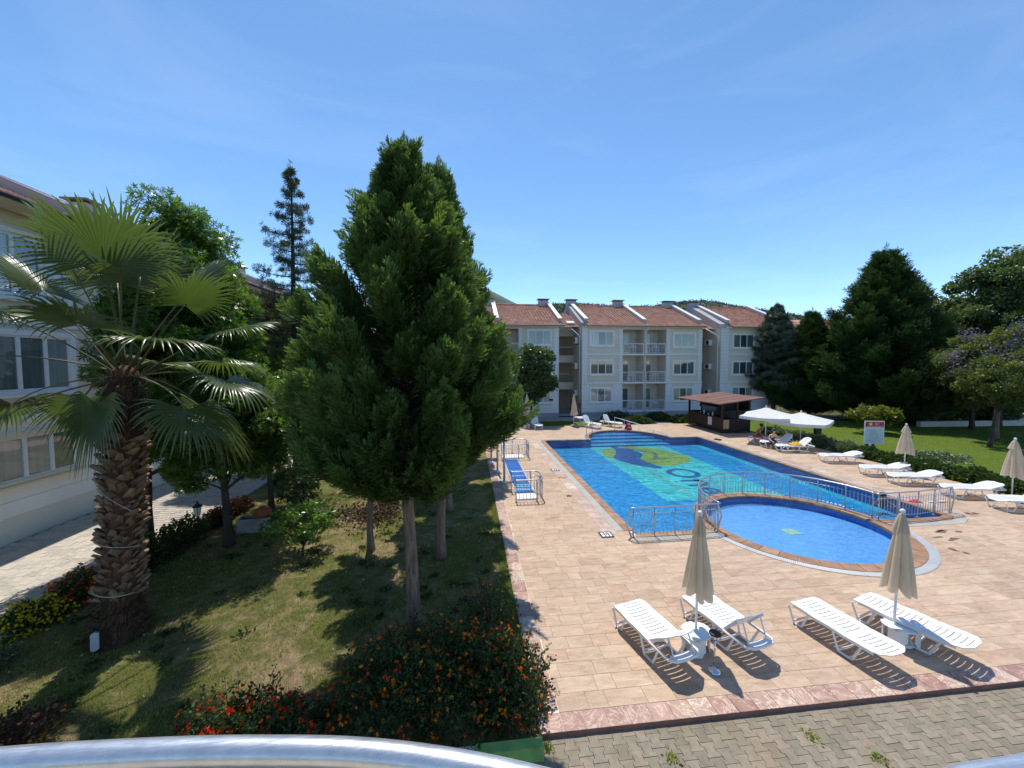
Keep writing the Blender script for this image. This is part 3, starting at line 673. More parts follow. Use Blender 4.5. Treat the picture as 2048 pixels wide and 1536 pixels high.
def tile_mesh(w, l, t=0.02, kind='tile'):
    k = (round(w, 3), round(l, 3), kind)
    if k not in TILEMESH:
        mb = MB(); b = 0.0025
        mb.add([(-w/2, -l/2, -t), (w/2, -l/2, -t), (w/2, l/2, -t), (-w/2, l/2, -t), (-w/2, -l/2, -b), (w/2, -l/2, -b), (w/2, l/2, -b), (-w/2, l/2, -b),
                (-w/2+b, -l/2+b, 0), (w/2-b, -l/2+b, 0), (w/2-b, l/2-b, 0), (-w/2+b, l/2-b, 0)],
               [(0, 1, 5, 4), (1, 2, 6, 5), (2, 3, 7, 6), (3, 0, 4, 7), (4, 5, 9, 8), (5, 6, 10, 9), (6, 7, 11, 10), (7, 4, 8, 11), (8, 9, 10, 11)])
        me = mb.mesh(kind); me.materials.append(M['tile'] if kind == 'tile' else M['marble']); TILEMESH[k] = me
    return TILEMESH[k]
def lay(tiles, kind, parent, nmax=300):
    """tiles: (x,y,w,l,z). Largest-in-frame ones become objects, the rest one joined part."""
    sc = []
    for i, (x, y, w, l, z) in enumerate(tiles):
        u, v, d = project((x, y, 0)); s_ = w*l/(d*d)*5/max(d, 1e-3) if d > 0.1 and -30 < u < 2078 and v < 1560 else 0; sc.append(s_)
    order = np.argsort(-np.array(sc)); rest = MB()
    for c_, i in enumerate(order):
        x, y, w, l, z = tiles[i]; me = tile_mesh(w, l, kind=kind)
        if c_ < nmax and sc[i] > 0:
            o = obj(kind, me, None, parent, (x, y, z)); o.rotation_euler = (random.uniform(-1, 1)*0.0015, random.uniform(-1, 1)*0.0015, 0)
        else: rest.add([(vx.co.x+x, vx.co.y+y, vx.co.z+z) for vx in me.vertices], [tuple(p.vertices) for p in me.polygons])
    if rest.v: tag(rest.build(kind+'s', M['tile'] if kind == 'tile' else M['marble'], parent), kind='stuff')
tl = []; ml = []; g = 0.003
y = DY0+0.285; row = 0
while y < DY1-0.3:
    x = DX0+0.31-(row*0.37 % 0.9)
    while x < DX1:
        w = random.choice((0.3, 0.45, 0.6, 0.6, 0.6)); xa, xb = max(x, DX0+0.31), min(x+w, DX1)
        if xb-xa > 0.08:
            cx, cy = (xa+xb)/2, y+0.15; dmin = min(ring_dist(cx, cy), ring_dist(xa+0.02, cy), ring_dist(xb-0.02, cy))
            tray = 1.82 < cx < 2.55 and 14.5 < cy < 19.9
            if tray and xb-xa > 0.9: pass
            if dmin > 0.16: tl.append((round(cx, 4), round(cy, 4), round(xb-xa-g, 2) if False else (xb-xa-g), 0.30-g, random.uniform(-0.0008, 0.0008)))
            elif xb-xa > 0.32:                       # cut the tile into shorter pieces near the pools
                k = int((xb-xa)/0.15)
                for j in range(k):
                    a = xa+(xb-xa)*j/k; b = xa+(xb-xa)*(j+1)/k
                    if ring_dist((a+b)/2, cy) > 0.16: tl.append(((a+b)/2, cy, b-a-g, 0.30-g, 0))
        x += w
    y += 0.30; row += 1
lay(tl, 'tile', deck)
for i in range(int((DX1-DX0)/0.32)+1):
    x0_ = DX0+0.32*i
    if x0_+0.16 < DX1: ml.append((x0_+0.155, DY0+0.135, 0.312, 0.29, 0.002))
for i in range(int((DY1-DY0-0.33)/0.42)):
    ml.append((DX0+0.148, DY0+0.54+0.42*i, 0.30, 0.412, 0.002))
lay(ml, 'marble_slab', deck)
# pinkish band beside the gutter of the long pool side
bl = []
for i in range(34):
    yy = 10.9+0.41*i
    if yy < 24.6: bl.append((4.11, yy, 0.40, 0.40, 0.0045)); bl.append((16.25, yy, 0.36, 0.40, 0.0045))
for x, yy, w, l, z in bl:
    if ('b', w) not in TILEMESH: mb = MB(); mb.box(-w/2, w/2, -l/2, l/2, -0.02, 0); m_ = mb.mesh('border_slab'); m_.materials.append(M['pink_slab']); TILEMESH['b', w] = m_
    obj('border_slab', TILEMESH['b', w], None, deck, (x, yy, z))

# splashed water and damp marks on the tiles by the round pool
mb = MB(); r_ = random.Random(12)
for (x, y, a, b, k) in ((14.0, 9.75, 0.5, 0.05, 5), (14.9, 10.05, 0.22, 0.06, 3), (15.6, 10.2, 0.14, 0.07, 4), (16.1, 10.5, 0.3, 0.05, 3), (13.4, 9.3, 0.35, 0.05, 3), (16.7, 10.9, 0.25, 0.06, 3), (5.9, 10.0, 0.3, 0.05, 2), (3.6, 14.1, 0.25, 0.08, 2), (12.9, 8.6, 0.2, 0.08, 2)):
    for j in range(k):
        cx, cy = x+r_.uniform(-a, a), y+r_.uniform(-0.12, 0.12); n = 14; ph = r_.uniform(0, 6); ra_, rb_ = r_.uniform(0.3, 0.8)*a*0.6, r_.uniform(0.6, 1.3)*b
        if ring_dist(cx, cy) < 0.75: continue
        mb.add([(cx+ra_*math.cos(2*PI*i/n)*(1+0.3*math.sin(3*i+ph)), cy+rb_*math.sin(2*PI*i/n)*(1+0.35*math.sin(2*i+ph)), 0.0065) for i in range(n)], [tuple(range(n))])
tag(mb.build('wet_patches', M['wet'], deck), kind='stuff')

# ------------------------------------------------------------------ interlocking pavers
def wave_paver(w, l, t=0.04, gap=0.003):             # both long sides wave in parallel so the rows interlock
    a, b = w/2-gap, l/2-gap; k = w*0.13
    ys_ = [(-b, 1), (-b*0.60, 1), (-b*0.40, -1), (b*0.40, -1), (b*0.60, 1), (b, 1)]; k = w*0.10
    right = [(a+k*s_, y_) for y_, s_ in ys_]; left = [(-a-k*s_, y_) for y_, s_ in reversed(ys_)]
    mb = MB(); mb.prism(right+left, -t, 0); return mb
def lay_pavers(name, region, w, l, z, mat, parent, along_x=False, nmax=300):
    x0, x1, y0, y1 = region; base = wave_paver(w, l) if not along_x else None
    mb0 = wave_paver(w, l)
    if along_x: mb0.v = [(v[1], -v[0], v[2]) for v in mb0.v]
    me = mb0.mesh(name); me.materials.append(mat); items = []
    ci = 0; u = x0 if not along_x else y0; lim = x1 if not along_x else y1
    while u < lim:
        v = (y0 if not along_x else x0)+(l/2 if ci % 2 else 0); vl = y1 if not along_x else x1
        while v < vl:
            p = (u+w/2, v+l/2) if not along_x else (v+l/2, u+w/2)
            items.append(p); v += l
        u += w; ci += 1
    sc = []
    for p in items:
        a, b, d = project((p[0], p[1], z)); sc.append(1/d if d > 0.2 and -20 < a < 2068 and b < 1556 else 0)
    order = np.argsort(-np.array(sc)); A = np.array([items[i] for i in order]); V = np.array(mb0.v); rest = A[nmax:] if True else A
    for c_, i in enumerate(order[:nmax]):
        if sc[i] <= 0: rest = A[c_:]; break
        o = obj(name, me, None, parent, (items[i][0], items[i][1], z+random.uniform(-0.003, 0.002))); o.rotation_euler = (random.uniform(-1, 1)*0.008, random.uniform(-1, 1)*0.008, random.uniform(-1, 1)*0.006)
    k = len(V); n = len(rest)
    v = V[None]+np.concatenate([rest, np.full((n, 1), z)+rng.uniform(-0.003, 0.002, (n, 1))], 1)[:, None, :]
    mbr = bpy.data.meshes.new(name+'s'); top = [f for f in mb0.f]
    loops = []; starts = []; tot = 0
    fl = [list(f) for f in top if len(f) == 12 or True]
    cnt = np.concatenate([[len(f)] for f in fl]); flat = np.concatenate([np.array(f) for f in fl])
    L_ = (flat[None]+(np.arange(n)*k)[:, None]).ravel(); st = np.concatenate([[0], np.cumsum(cnt)[:-1]]); ST = (st[None]+(np.arange(n)*len(flat))[:, None]).ravel()
    mbr.vertices.add(n*k); mbr.vertices.foreach_set('co', v.astype(np.float32).ravel()); mbr.loops.add(len(L_)); mbr.loops.foreach_set('vertex_index', L_.astype(np.int32))
    mbr.polygons.add(len(ST)); mbr.polygons.foreach_set('loop_start', ST.astype(np.int32)); mbr.update(calc_edges=True)
    tag(obj(name+'s', mbr, mat, parent), kind='stuff')
yard = empty('paved_yard', (0, 0, 0)); tag(yard, kind='structure')
lay_pavers('paver', (-9.0, 17.0, 3.3, 4.84), 0.165, 0.20, GZ, M['paver'], yard)
path = empty('paved_path', (0, 0, 0)); tag(path, kind='structure')
lay_pavers('paver', (-12.78, -8.64, 7.5, 33.0), 0.20, 0.24, 0.012, M['paver_path'], path, along_x=True)
# ------------------------------------------------------------------ buildings (local frame: facade on y=0 facing -y)
WR = random.Random(21)
def add_window(B, x0, x1, z0, z1, y=0.0, panes=3, glass=None, frame=0.09, trim=0.13, mat_trim='trim', proud=0.05, sill=True):
    w = MB()
    for a in ((x0-trim, x1+trim, z1, z1+trim), (x0-trim, x1+trim, z0-trim, z0), (x0-trim, x0, z0, z1), (x1, x1+trim, z0, z1)): w.box(a[0], a[1], y-proud, y+0.02, a[2], a[3])
    W_ = w.build('window', M[mat_trim], B)
    f = MB(); t = frame*0.5; ys = (y-proud*0.45, y+0.015)
    f.box(x0, x1, *ys, z1-t, z1); f.box(x0, x1, *ys, z0, z0+t); f.box(x0, x0+t, *ys, z0+t, z1-t); f.box(x1-t, x1, *ys, z0+t, z1-t)
    pw = (x1-x0)/panes
    for i in range(1, panes): f.box(x0+pw*i-t*0.8, x0+pw*i+t*0.8, ys[0]-0.008, ys[1], z0+t, z1-t)
    f.build('frame', M['white_paint'], W_)
    for i in range(panes):
        g = glass[i] if glass else ('glass', 'glass_dark', 'glass')[i % 3]
        if WR.random() < 0.3: g = WR.choice(('glass', 'glass_dark', 'glass_pale'))
        part_box('pane', M[g], W_, x0+pw*i+t*0.8, x0+pw*(i+1)-t*0.8, y-0.008, y+0.012, z0+t, z1-t)
    if sill: part_box('sill', M[mat_trim], W_, x0-trim-0.04, x1+trim+0.04, y-proud-0.05, y-proud, z0-trim-0.02, z0-trim+0.04)
    return W_
def balustrade(B, x0, x1, z, y, h=0.95, bars=4, along='x', posts=3):
    mb = MB(); R_ = MB()
    def seg(m, a, b, r):
        m.tube([a, b], r, 6)
    P = lambda t, zz: (x0+(x1-x0)*t, y, zz)
    o = MB().tube([P(0, z+h), P(1, z+h)], 0.035, 6).build('balcony_railing', M['white_paint'], B)
    for i in range(bars):
        zz = z+0.12+(h-0.25)*i/(bars-1); MB().tube([P(0, zz), P(1, zz)], 0.014, 5).build('rail', M['white_paint'], o)
    for i in range(posts): MB().tube([P(i/(posts-1), z), P(i/(posts-1), z+h)], 0.026, 6).build('post', M['white_paint'], o)
    return o
def balcony_table(B, x, y, z):
    t = part_box('balcony_table', M['plastic'], B, x-0.35, x+0.35, y-0.3, y+0.3, z+0.66, z+0.70)
    for sx in (-1, 1):
        for sy in (-1, 1): part_box('leg', M['plastic'], t, x+sx*0.3-0.02, x+sx*0.3+0.02, y+sy*0.25-0.02, y+sy*0.25+0.02, z, z+0.66)
def roof_mesh(x0, x1, ye, ze, yr, zr, name, B, pitch=0.30, course=0.34, depth=0.065):
    Ls = math.hypot(yr-ye, zr-ze); nc = max(2, int(Ls/course)); ux = np.arange(x0, x1, pitch/5); ux = np.append(ux, x1)
    ny, nz = -(zr-ze)/Ls, (yr-ye)/Ls; sgn = 1 if yr > ye else -1; vs = []; fs = []; k = 0
    for c in range(nc):
        for e in (0, 1):
            s_ = (c+e)/nc; lift = depth*(1-e)+0.012
            for x in ux:
                wv = 0.014*math.cos(2*PI*(x-x0)/pitch); vs.append((x, ye+(yr-ye)*s_+ny*(lift+wv)*sgn*1.0, ze+(zr-ze)*s_+abs(nz)*(lift+wv)))
        n = len(ux)
        for i in range(n-1): fs.append((k+i, k+i+1, k+n+i+1, k+n+i) if sgn > 0 else (k+i+1, k+i, k+n+i, k+n+i+1))
        if c:
            for i in range(n-1): fs.append((k-n+i, k-n+i+1, k+i+1, k+i) if sgn < 0 else (k-n+i+1, k-n+i, k+i, k+i+1))
        k += 2*n
    me = bpy.data.meshes.new('roof_tiles'); me.from_pydata(vs, [], fs); me.update(); me.materials.append(M['roof'])
    # the brick texture works in the object's own plane: tilt the object, not the picture
    a = math.atan2(zr-ze, abs(yr-ye)); rot = Matrix.Rotation(a if sgn > 0 else -a, 4, 'X'); T = Matrix.Translation((0, ye, ze))
    Mx = T @ rot; me.transform(Mx.inverted()); o = bpy.data.objects.new(name, me); C.objects.link(o); o.parent = B; o.matrix_local = Mx
    return o
def chimney(B, x, y, z, w=1.0, d=0.6, h=0.5):
    c = part_box('chimney', M['gable'], B, x-w/2, x+w/2, y-d/2, y+d/2, z-0.8, z+h)
    part_box('chimney_opening', M['dark_metal'], c, x-w/2+0.05, x+w/2-0.05, y-d/2-0.003, y+d/2+0.003, z+h, z+h+0.10)
    part_box('chimney_cap', M['gutter_metal'], c, x-w/2-0.13, x+w/2+0.13, y-d/2-0.13, y+d/2+0.13, z+h+0.10, z+h+0.17)
def firewall(B, x, ye, ze, yr, zr, t=0.26, h=0.34, mat='gable', gable_to=None):
    mb = MB(); mb.prism_x([(ye, ze-0.1), (yr, zr-0.1), (yr, zr+h), (ye, ze+h)][::1], x-t/2, x+t/2); f = mb.build('fire_wall', M[mat], B)
    mb = MB(); mb.prism_x([(ye-0.06, ze+h+0.002), (yr+0.02, zr+h+0.002), (yr+0.02, zr+h+0.062), (ye-0.06, ze+h+0.062)], x-t/2-0.06, x+t/2+0.06); mb.build('coping_cap', M['white_paint'], f)
def quoins(B, x0, x1, z0, z1, y=0.0, proud=0.035, step=0.30, mat='wall_low'):
    n = max(1, round((z1-z0)/step)); s_ = (z1-z0)/n
    me = MB().box(0, x1-x0, -proud, 0.01, 0, s_-0.035).mesh('quoin_block'); me.materials.append(M[mat])
    for i in range(n): obj('quoin_block', me, None, B, (x0, y, z0+s_*i+0.02))
def courses(B, x0, x1, z0, z1, cuts=(), y=0.0, proud=0.03, step=0.36, mat='wall_low', gap=0.03):
    n = max(1, round((z1-z0)/step)); s_ = (z1-z0)/n
    for i in range(n):
        a, b = z0+s_*i, z0+s_*(i+1)-gap; segs = [(x0, x1)]
        for (c0, c1, d0, d1) in cuts:
            if b > d0 and a < d1: segs = [q for p in segs for q in ((p[0], min(p[1], c0)), (max(p[0], c1), p[1])) if q[1]-q[0] > 0.03]
        for p in segs: part_box('wall_course', M[mat], B, p[0], p[1], y-proud, y+0.01, a, b)
def downpipe(B, pts, r=0.05): return MB().tube(pts, r, 8).build('downpipe', M['white_paint'], B, True)
def ac_unit(B, x, y, z, axis='x'):
    # hangs on a side wall facing -x
    a = part_box('air_conditioner', M['plastic'], B, x-0.34, x-0.04, y-0.42, y+0.42, z, z+0.58)
    MB().add([(x-0.345, y+0.22*math.cos(2*PI*i/16)-0.1, z+0.29+0.22*math.sin(2*PI*i/16)) for i in range(16)], [tuple(range(16))]).build('fan_grille', M['dark_metal'], a)
    part_box('bracket', M['dark_metal'], a, x-0.36, x, y-0.3, y-0.26, z-0.05, z); part_box('bracket', M['dark_metal'], a, x-0.36, x, y+0.26, y+0.3, z-0.05, z)
BANDS = (3.13, 5.82); EZ, OV, RY, RZ = 8.47, 0.62, 5.6, 11.15
def wing(name_label, x0, x1, segs, loggias, wins, qs, firewalls, chims, roof_x=None, rear=11.0, loc=(0, 35.2, 0), glassrows=None):
    """segs: solid facade ranges; loggias: open bays (x0,x1)."""
    B = empty('apartment_building', loc, 0, name_label, 'building')
    part_box('plinth', M['plinth'], B, x0-0.02, x1+0.02, -0.03, rear, 0.0, 0.42)
    for a, b in segs:
        part_box('wall', M['wall_up'], B, a, b, 0.0, 1.7 if loggias else rear, 0.42, EZ)
        cuts = [(w[0]-0.16, w[1]+0.16, w[2]-0.16, w[3]+0.16) for w in wins if w[3] < 3.1 and w[0] > a-0.1 and w[1] < b+0.1]
        courses(B, a, b, 0.44, BANDS[0]-0.06, cuts)
        for z in BANDS: part_box('string_course', M['trim'], B, a-0.03 if a == x0 else a, b+0.03 if b == x1 else b, -0.055, 0.012, z, z+0.12)
    if loggias: part_box('wall', M['wall_up'], B, x0+0.002, x1-0.002, 1.72, rear, 0.42, EZ-0.002)
    for a, b in loggias:
        for k, z in enumerate((0.42, BANDS[0], BANDS[1])):
            part_box('balcony_slab', M['trim'], B, a, b, -0.05, 1.72, z-0.02, z+0.12)
            balustrade(B, a+0.04, b-0.04, z+0.12, 0.03)
            # balcony door with frame on the back wall
            dx0, dx1 = a+0.15, a+1.25
            d = part_box('balcony_door', M['white_paint'], B, dx0-0.07, dx1+0.07, 1.66, 1.715, z+0.12, z+2.20)
            part_box('pane', M['glass_dark'], d, dx0, (dx0+dx1)/2-0.04, 1.645, 1.66, z+0.2, z+2.12); part_box('pane', M['glass'], d, (dx0+dx1)/2+0.04, dx1, 1.645, 1.66, z+0.2, z+2.12)
            balcony_table(B, (a+b)/2+0.1, 0.6, z+0.12)
        part_box('lintel', M['wall_up'], B, a, b, 0.0, 0.25, EZ-0.25, EZ-0.01)
    for i, w in enumerate(wins):
        gl = ('glass', 'glass_dark', 'glass') if w[3] > 3.1 else ('glass_pale', 'glass_dark', 'glass_pale')
        add_window(B, *w, glass=gl)
    for a, b, z0, z1 in qs: quoins(B, a, b, z0, z1)
    rx0, rx1 = roof_x or (x0-0.35, x1+0.35)
    part_box('soffit', M['trim'], B, rx0, rx1, -OV, 0.0, EZ-0.08, EZ-0.003); MB().tube([(rx0, -OV-0.05, EZ+0.02), (rx1, -OV-0.05, EZ+0.02)], 0.065, 8).build('gutter', M['gutter_metal'], B)
    mb = MB(); mb.prism_x([(-OV, EZ), (RY, RZ-0.03), (2*RY+OV, EZ)], rx0+0.01, rx1-0.01); mb.build('roof_deck', M['gable'], B)
    fr = roof_mesh(rx0, rx1, -OV, EZ, RY, RZ, 'roof', B); roof_mesh(rx0, rx1, 2*RY+OV, EZ, RY, RZ, 'roof', B)
    MB().tube([(rx0, RY, RZ+0.06), (rx1, RY, RZ+0.06)], 0.11, 8).build('ridge_tiles', M['roof'], B)
    for fx in firewalls: firewall(B, fx, 0.25, EZ+0.38, RY, RZ+0.02)
    for cx in chims: chimney(B, cx, RY+0.1, RZ+0.05)
    return B
WB = wing('middle pale grey three storey apartment block with stacked balconies behind the bar hut', 10.55, 22.48,
     [(10.55, 14.50), (16.60, 16.84), (18.83, 22.48)], [(14.50, 16.60), (16.84, 18.83)],
     [(11.40, 13.55, 6.74, 8.0), (11.40, 13.55, 4.03, 5.30), (11.42, 13.45, 1.42, 2.68), (19.62, 21.7, 6.60, 7.86), (19.62, 21.7, 3.98, 5.2), (19.62, 21.6, 1.42, 2.65)],
     [(10.55, 11.05, 3.28, 5.8), (10.55, 11.05, 5.96, 8.3), (14.18, 14.5, 3.28, 5.8), (14.18, 14.5, 5.96, 8.3), (18.85, 19.2, 3.28, 5.8), (18.85, 19.2, 5.96, 8.3), (22.1, 22.48, 3.28, 5.8), (22.1, 22.48, 5.96, 8.3)],
     [11.0, 16.72, 22.3], [11.0, 16.2, 21.9], roof_x=(10.85, 22.55))
downpipe(WB, [(16.72, -OV-0.02, EZ-0.05), (16.72, -0.1, EZ-0.6), (16.72, -0.1, 0.2)])
downpipe(WB, [(9.7, -OV+1.7, EZ-0.02), (10.35, 0.55, EZ-0.75), (10.47, 0.5, EZ-1.0), (10.47, 0.5, 0.2)])
mb = MB(); mb.prism_x([(0.35, 8.0), (0.35, EZ+0.4), (RY, RZ+0.2), (2*RY, EZ), (2*RY, 8.0)], 10.56, 10.86); mb.build('gable_wall', M['gable'], WB)
for z in (6.95, 4.5, 1.9): ac_unit(WB, 10.54, 1.55, z)
fe = MB().lathe([(0.0, 0.75), (0.07, 0.78), (0.07, 1.25), (0.03, 1.32), (0, 1.33)], 10, (10.42, 0.35)).build('fire_extinguisher', M['red'], WB)
# recessed stair hall between the blocks
def stair_hall(B, x0, x1, y=2.9):
    h = part_box('stair_hall', M['stair_wall'], B, x0, x1, y+1.8, y+1.9, 0.0, EZ)
    for k, z in enumerate((0.0, 2.72, 5.42, 8.05)):
        part_box('landing_slab', M['wall_up'], h, x0, x1, y-0.05, y+1.8, z-(0.30 if k else 0), z+(0.42 if k and k < 3 else 0.35 if k else 0.1))
        if 0 < k < 3: MB().tube([(x0, y, z+1.25), (x1, y, z+1.25)], 0.025, 6).build('landing_rail', M['white_paint'], h)
    for z in (3.3, 6.0): part_box('stair_door', M['glass_dark'], h, x0+0.1, x0+0.75, y+1.74, y+1.79, z, z+1.9)
    return h
stair_hall(WB, 8.36, 10.54)
part_box('porch_step', M['concrete'], WB, 8.36, 10.5, 0.6, 2.9, 0.031, 0.2)
rr = roof_mesh(8.75, 10.55, 1.0, EZ+0.0, 5.0, EZ+1.75, 'recess_roof', WB); part_box('roof_hatch', M['white_paint'], rr, 9.5, 10.25, 0.7, 1.2, 0.1, 0.25)
WA = wing('left pale grey apartment block half hidden by the conifers and the small round tree', -7.0, 8.34,
     [(-7.0, 1.6), (4.59, 8.34)], [(1.6, 4.59)],
     [(5.50, 7.55, 6.78, 8.04), (5.50, 7.55, 4.05, 5.30), (5.55, 7.5, 1.42, 2.68), (-1.5, 0.6, 6.78, 8.04), (-1.5, 0.6, 4.05, 5.3), (-1.5, 0.6, 1.42, 2.68), (-5.5, -3.4, 6.78, 8.04), (-5.5, -3.4, 4.05, 5.3), (-5.5, -3.4, 1.42, 2.68)],
     [(4.59, 4.9, 3.28, 5.8), (4.59, 4.9, 5.96, 8.3), (7.88, 8.34, 3.28, 5.8), (7.88, 8.34, 5.96, 8.3)],
     [-6.5, 2.6, 8.5], [2.1, 7.95], roof_x=(-7.3, 8.75))
part_box('wall_plaque', M['dark_metal'], WA, 7.45, 7.8, -0.05, -0.031, 1.55, 1.75)
part_box('bin_store', M['black'], WA, 4.75, 5.25, -0.9, -0.2, 0.0, 1.25)
WC = wing('right pale grey apartment block behind the cedar with its own fire walls', 24.42, 29.6,
     [(24.42, 29.6)], [], [(25.75, 27.85, 6.56, 7.80), (25.75, 27.85, 3.95, 5.15), (25.75, 27.85, 1.42, 2.65)],
     [(24.42, 25.25, 3.28, 5.8), (24.42, 25.25, 5.96, 8.3), (29.2, 29.6, 3.28, 5.8)], [25.3, 31.2], [24.9], roof_x=(25.1, 31.4), rear=11.0)
for z in (6.8, 4.4, 1.8): ac_unit(WC, 24.41, 1.7, z)
downpipe(WC, [(23.4, 0.9, EZ-0.05), (24.2, 0.35, EZ-0.7), (24.32, 0.3, EZ-0.95), (24.32, 0.3, 0.2)])
mb = MB(); mb.prism_x([(0.35, 8.0), (0.35, EZ+0.4), (RY, RZ+0.2), (2*RY, EZ), (2*RY, 8.0)], 24.43, 25.15); mb.build('gable_wall', M['gable'], WC)
stair_hall(WC, 22.5, 24.41); roof_mesh(22.75, 24.6, 0.9, EZ-0.1, 5.0, EZ+1.65, 'recess_roof', WC)
# more distant blocks of the same estate
WD = empty('apartment_building', (0, 47, 0), 0, 'far pale block with a clay roof showing between the cedar and the right conifers', 'building')
part_box('wall', M['wall_up'], WD, 36, 60, 0, 9, 0, 9.3); part_box('soffit', M['trim'], WD, 35.4, 60.5, -0.6, 0, 9.22, 9.297); MB().prism_x([(-0.6, 9.3), (4.5, 11.3), (9.6, 9.3)], 35.4, 60.5).build('roof', M['roof'], WD)
for k in range(6):
    for z in (1.3, 4.2, 7.0): add_window(WD, 37+4*k, 39+4*k, z, z+1.3)
WE = empty('apartment_building', (0, 52, 0), 0, 'far pale block behind the sparse cypress at the left', 'building')
part_box('wall', M['wall_up'], WE, -34, -8, 0, 9, 0, 8.4); MB().prism_x([(-0.6, 8.4), (4.5, 10.9), (9.6, 8.4)], -34.4, -7.6).build('roof', M['roof'], WE); part_box('gutter', M['trim'], WE, -34.4, -7.6, -0.72, -0.6, 8.3, 8.42)
for k in range(6):
    for z in (1.3, 4.2, 6.7): add_window(WE, -32+4*k, -30+4*k, z, z+1.3)

# near left building: turned so its facade runs along +Y and faces +X
LB = empty('apartment_building', (-12.8, 0, 0), PI/2, 'near cream building along the paved path at the left edge with large white framed windows', 'building')
def lwall(mat, *b): return part_box('wall', M[mat], LB, *b)
LY1 = 40.0
lwall('wall_base', -2, LY1, 0, 9, -0.05, 0.72); lwall('wall_white', -2, LY1, 0.004, 9, 0.72, 3.5); lwall('wall_up', -2, LY1, 0.006, 9, 3.5, 8.9); lwall('wall_cream', -2, LY1, 0.0, 9, 8.9, 9.32)
lw = [(11.85, 14.0, 1.72, 2.95), (11.85, 14.0, 4.25, 5.85), (11.85, 14.0, 6.98, 8.7)]
for k in range(1, 5):
    for z0, z1 in ((1.72, 2.95), (4.25, 5.85), (6.98, 8.7)): lw.append((11.85+5.9*k, 14.0+5.9*k, z0, z1))
for k in (-1, 1):
    pass
cuts = [(w[0]-0.17, w[1]+0.17, w[2]-0.17, w[3]+0.17) for w in lw if w[3] < 3.2]
courses(LB, 8, LY1, 0.74, 3.38, cuts, proud=0.03, step=0.44, mat='wall_white', gap=0.022)
part_box('string_course', M['white_paint'], LB, 8, LY1, -0.06, 0.0, 3.40, 3.56); part_box('string_course', M['white_paint'], LB, 8, LY1, -0.05, 0.0, 6.15, 6.28)
for w in lw: add_window(LB, *w, glass=('glass_near', 'glass_near', 'glass') if w[3] < 3.2 else ('glass_near', 'glass', 'glass_near'), frame=0.12, trim=0.15, mat_trim='wall_cream' if w[3] < 3.2 else 'trim', proud=0.09)
OVL = 0.92
part_box('soffit', M['wall_cream'], LB, 4, LY1, -OVL, 0.0, 9.33, 9.38); MB().tube([(4, -OVL-0.06, 9.40), (LY1, -OVL-0.06, 9.40)], 0.07, 8).build('gutter', M['dark_metal'], LB)
MB().prism_x([(-OVL, 9.385), (4.2, 11.55), (9.3, 9.385)], 4, LY1).build('roof_deck', M['gable'], LB)
roof_mesh(4, LY1, -OVL, 9.39, 4.2, 11.58, 'roof', LB, pitch=0.26)
for fy in (14.2, 20.1, 26.0, 31.8): firewall(LB, fy, -0.1, 9.78, 4.2, 11.62); chimney(LB, fy-0.4, 4.3, 11.65, 0.6, 0.8)
# ------------------------------------------------------------------ hills
def hill(name, pts, y0, y1, mat, seed, label=None):
    r = np.random.default_rng(seed); xs = np.linspace(pts[0][0], pts[-1][0], 220); hz = np.interp(xs, [p[0] for p in pts], [p[1] for p in pts])
    ys = np.linspace(0, 1, 26); v = []; ph = r.uniform(0, 6, 8)
    for t in ys:
        for i, x in enumerate(xs):
            prof = math.sin(min(1, t*1.0)*PI/2)**1.1; n = sum(math.sin(x*0.02*(k+1)+ph[k]+t*3*(k % 3))/(k+1) for k in range(8))
            v.append((x, y0+(y1-y0)*t, -0.2+(hz[i]+0.2)*prof+n*1.3*prof*(1-t*0.7)))
    nx = len(xs); f = [(j*nx+i, j*nx+i+1, (j+1)*nx+i+1, (j+1)*nx+i) for j in range(25) for i in range(nx-1)]
    me = bpy.data.meshes.new(name); me.from_pydata(v, [], f); me.shade_smooth(); o = obj(name, me, mat); tag(o, kind='structure'); return xs, hz, y1
hill('hill', [(-900, 30), (-300, 90), (-60, 145), (-10, 165), (40, 138), (80, 118), (100, 110), (160, 100), (300, 70), (500, 30)], 520, 720, M['hill_far'], 3)
xs_, hz_, yy_ = hill('hill', [(20, 56), (90, 77), (140, 78), (190, 75), (235, 77), (262, 82), (300, 85), (330, 79), (390, 72), (450, 62), (520, 48), (640, 20)], 330, 480, M['hill'], 5)
# scrub and trees on the nearer hill
n = 5200; t = rng.uniform(0.35, 1.0, n); ii = rng.uniform(0, len(xs_)-1.01, n).astype(int)
px_ = xs_[ii]+rng.normal(0, 1.5, n); pz = -0.2+(hz_[ii])*np.sin(t*PI/2)**1.1; pos = np.stack([px_, 330+150*t, pz-0.5], 1)
base = np.concatenate([pos+rng.normal(0, 1.2, (n, 3)) for _ in range(9)]); base[:, 2] = np.abs(base[:, 2]-np.tile(pos[:, 2], 9))+np.tile(pos[:, 2], 9)
d = rng.normal(0, 1, base.shape); d[:, 2] = np.abs(d[:, 2])
me = scatter('hill_scrub', T_leaf[0], T_leaf[1], base, d, rng.uniform(0, 6, len(base)), rng.uniform(1.2, 2.6, len(base)), rng.uniform(0, 1, len(base)))
tag(obj('hill_scrub', me, M['cedar']), kind='stuff')
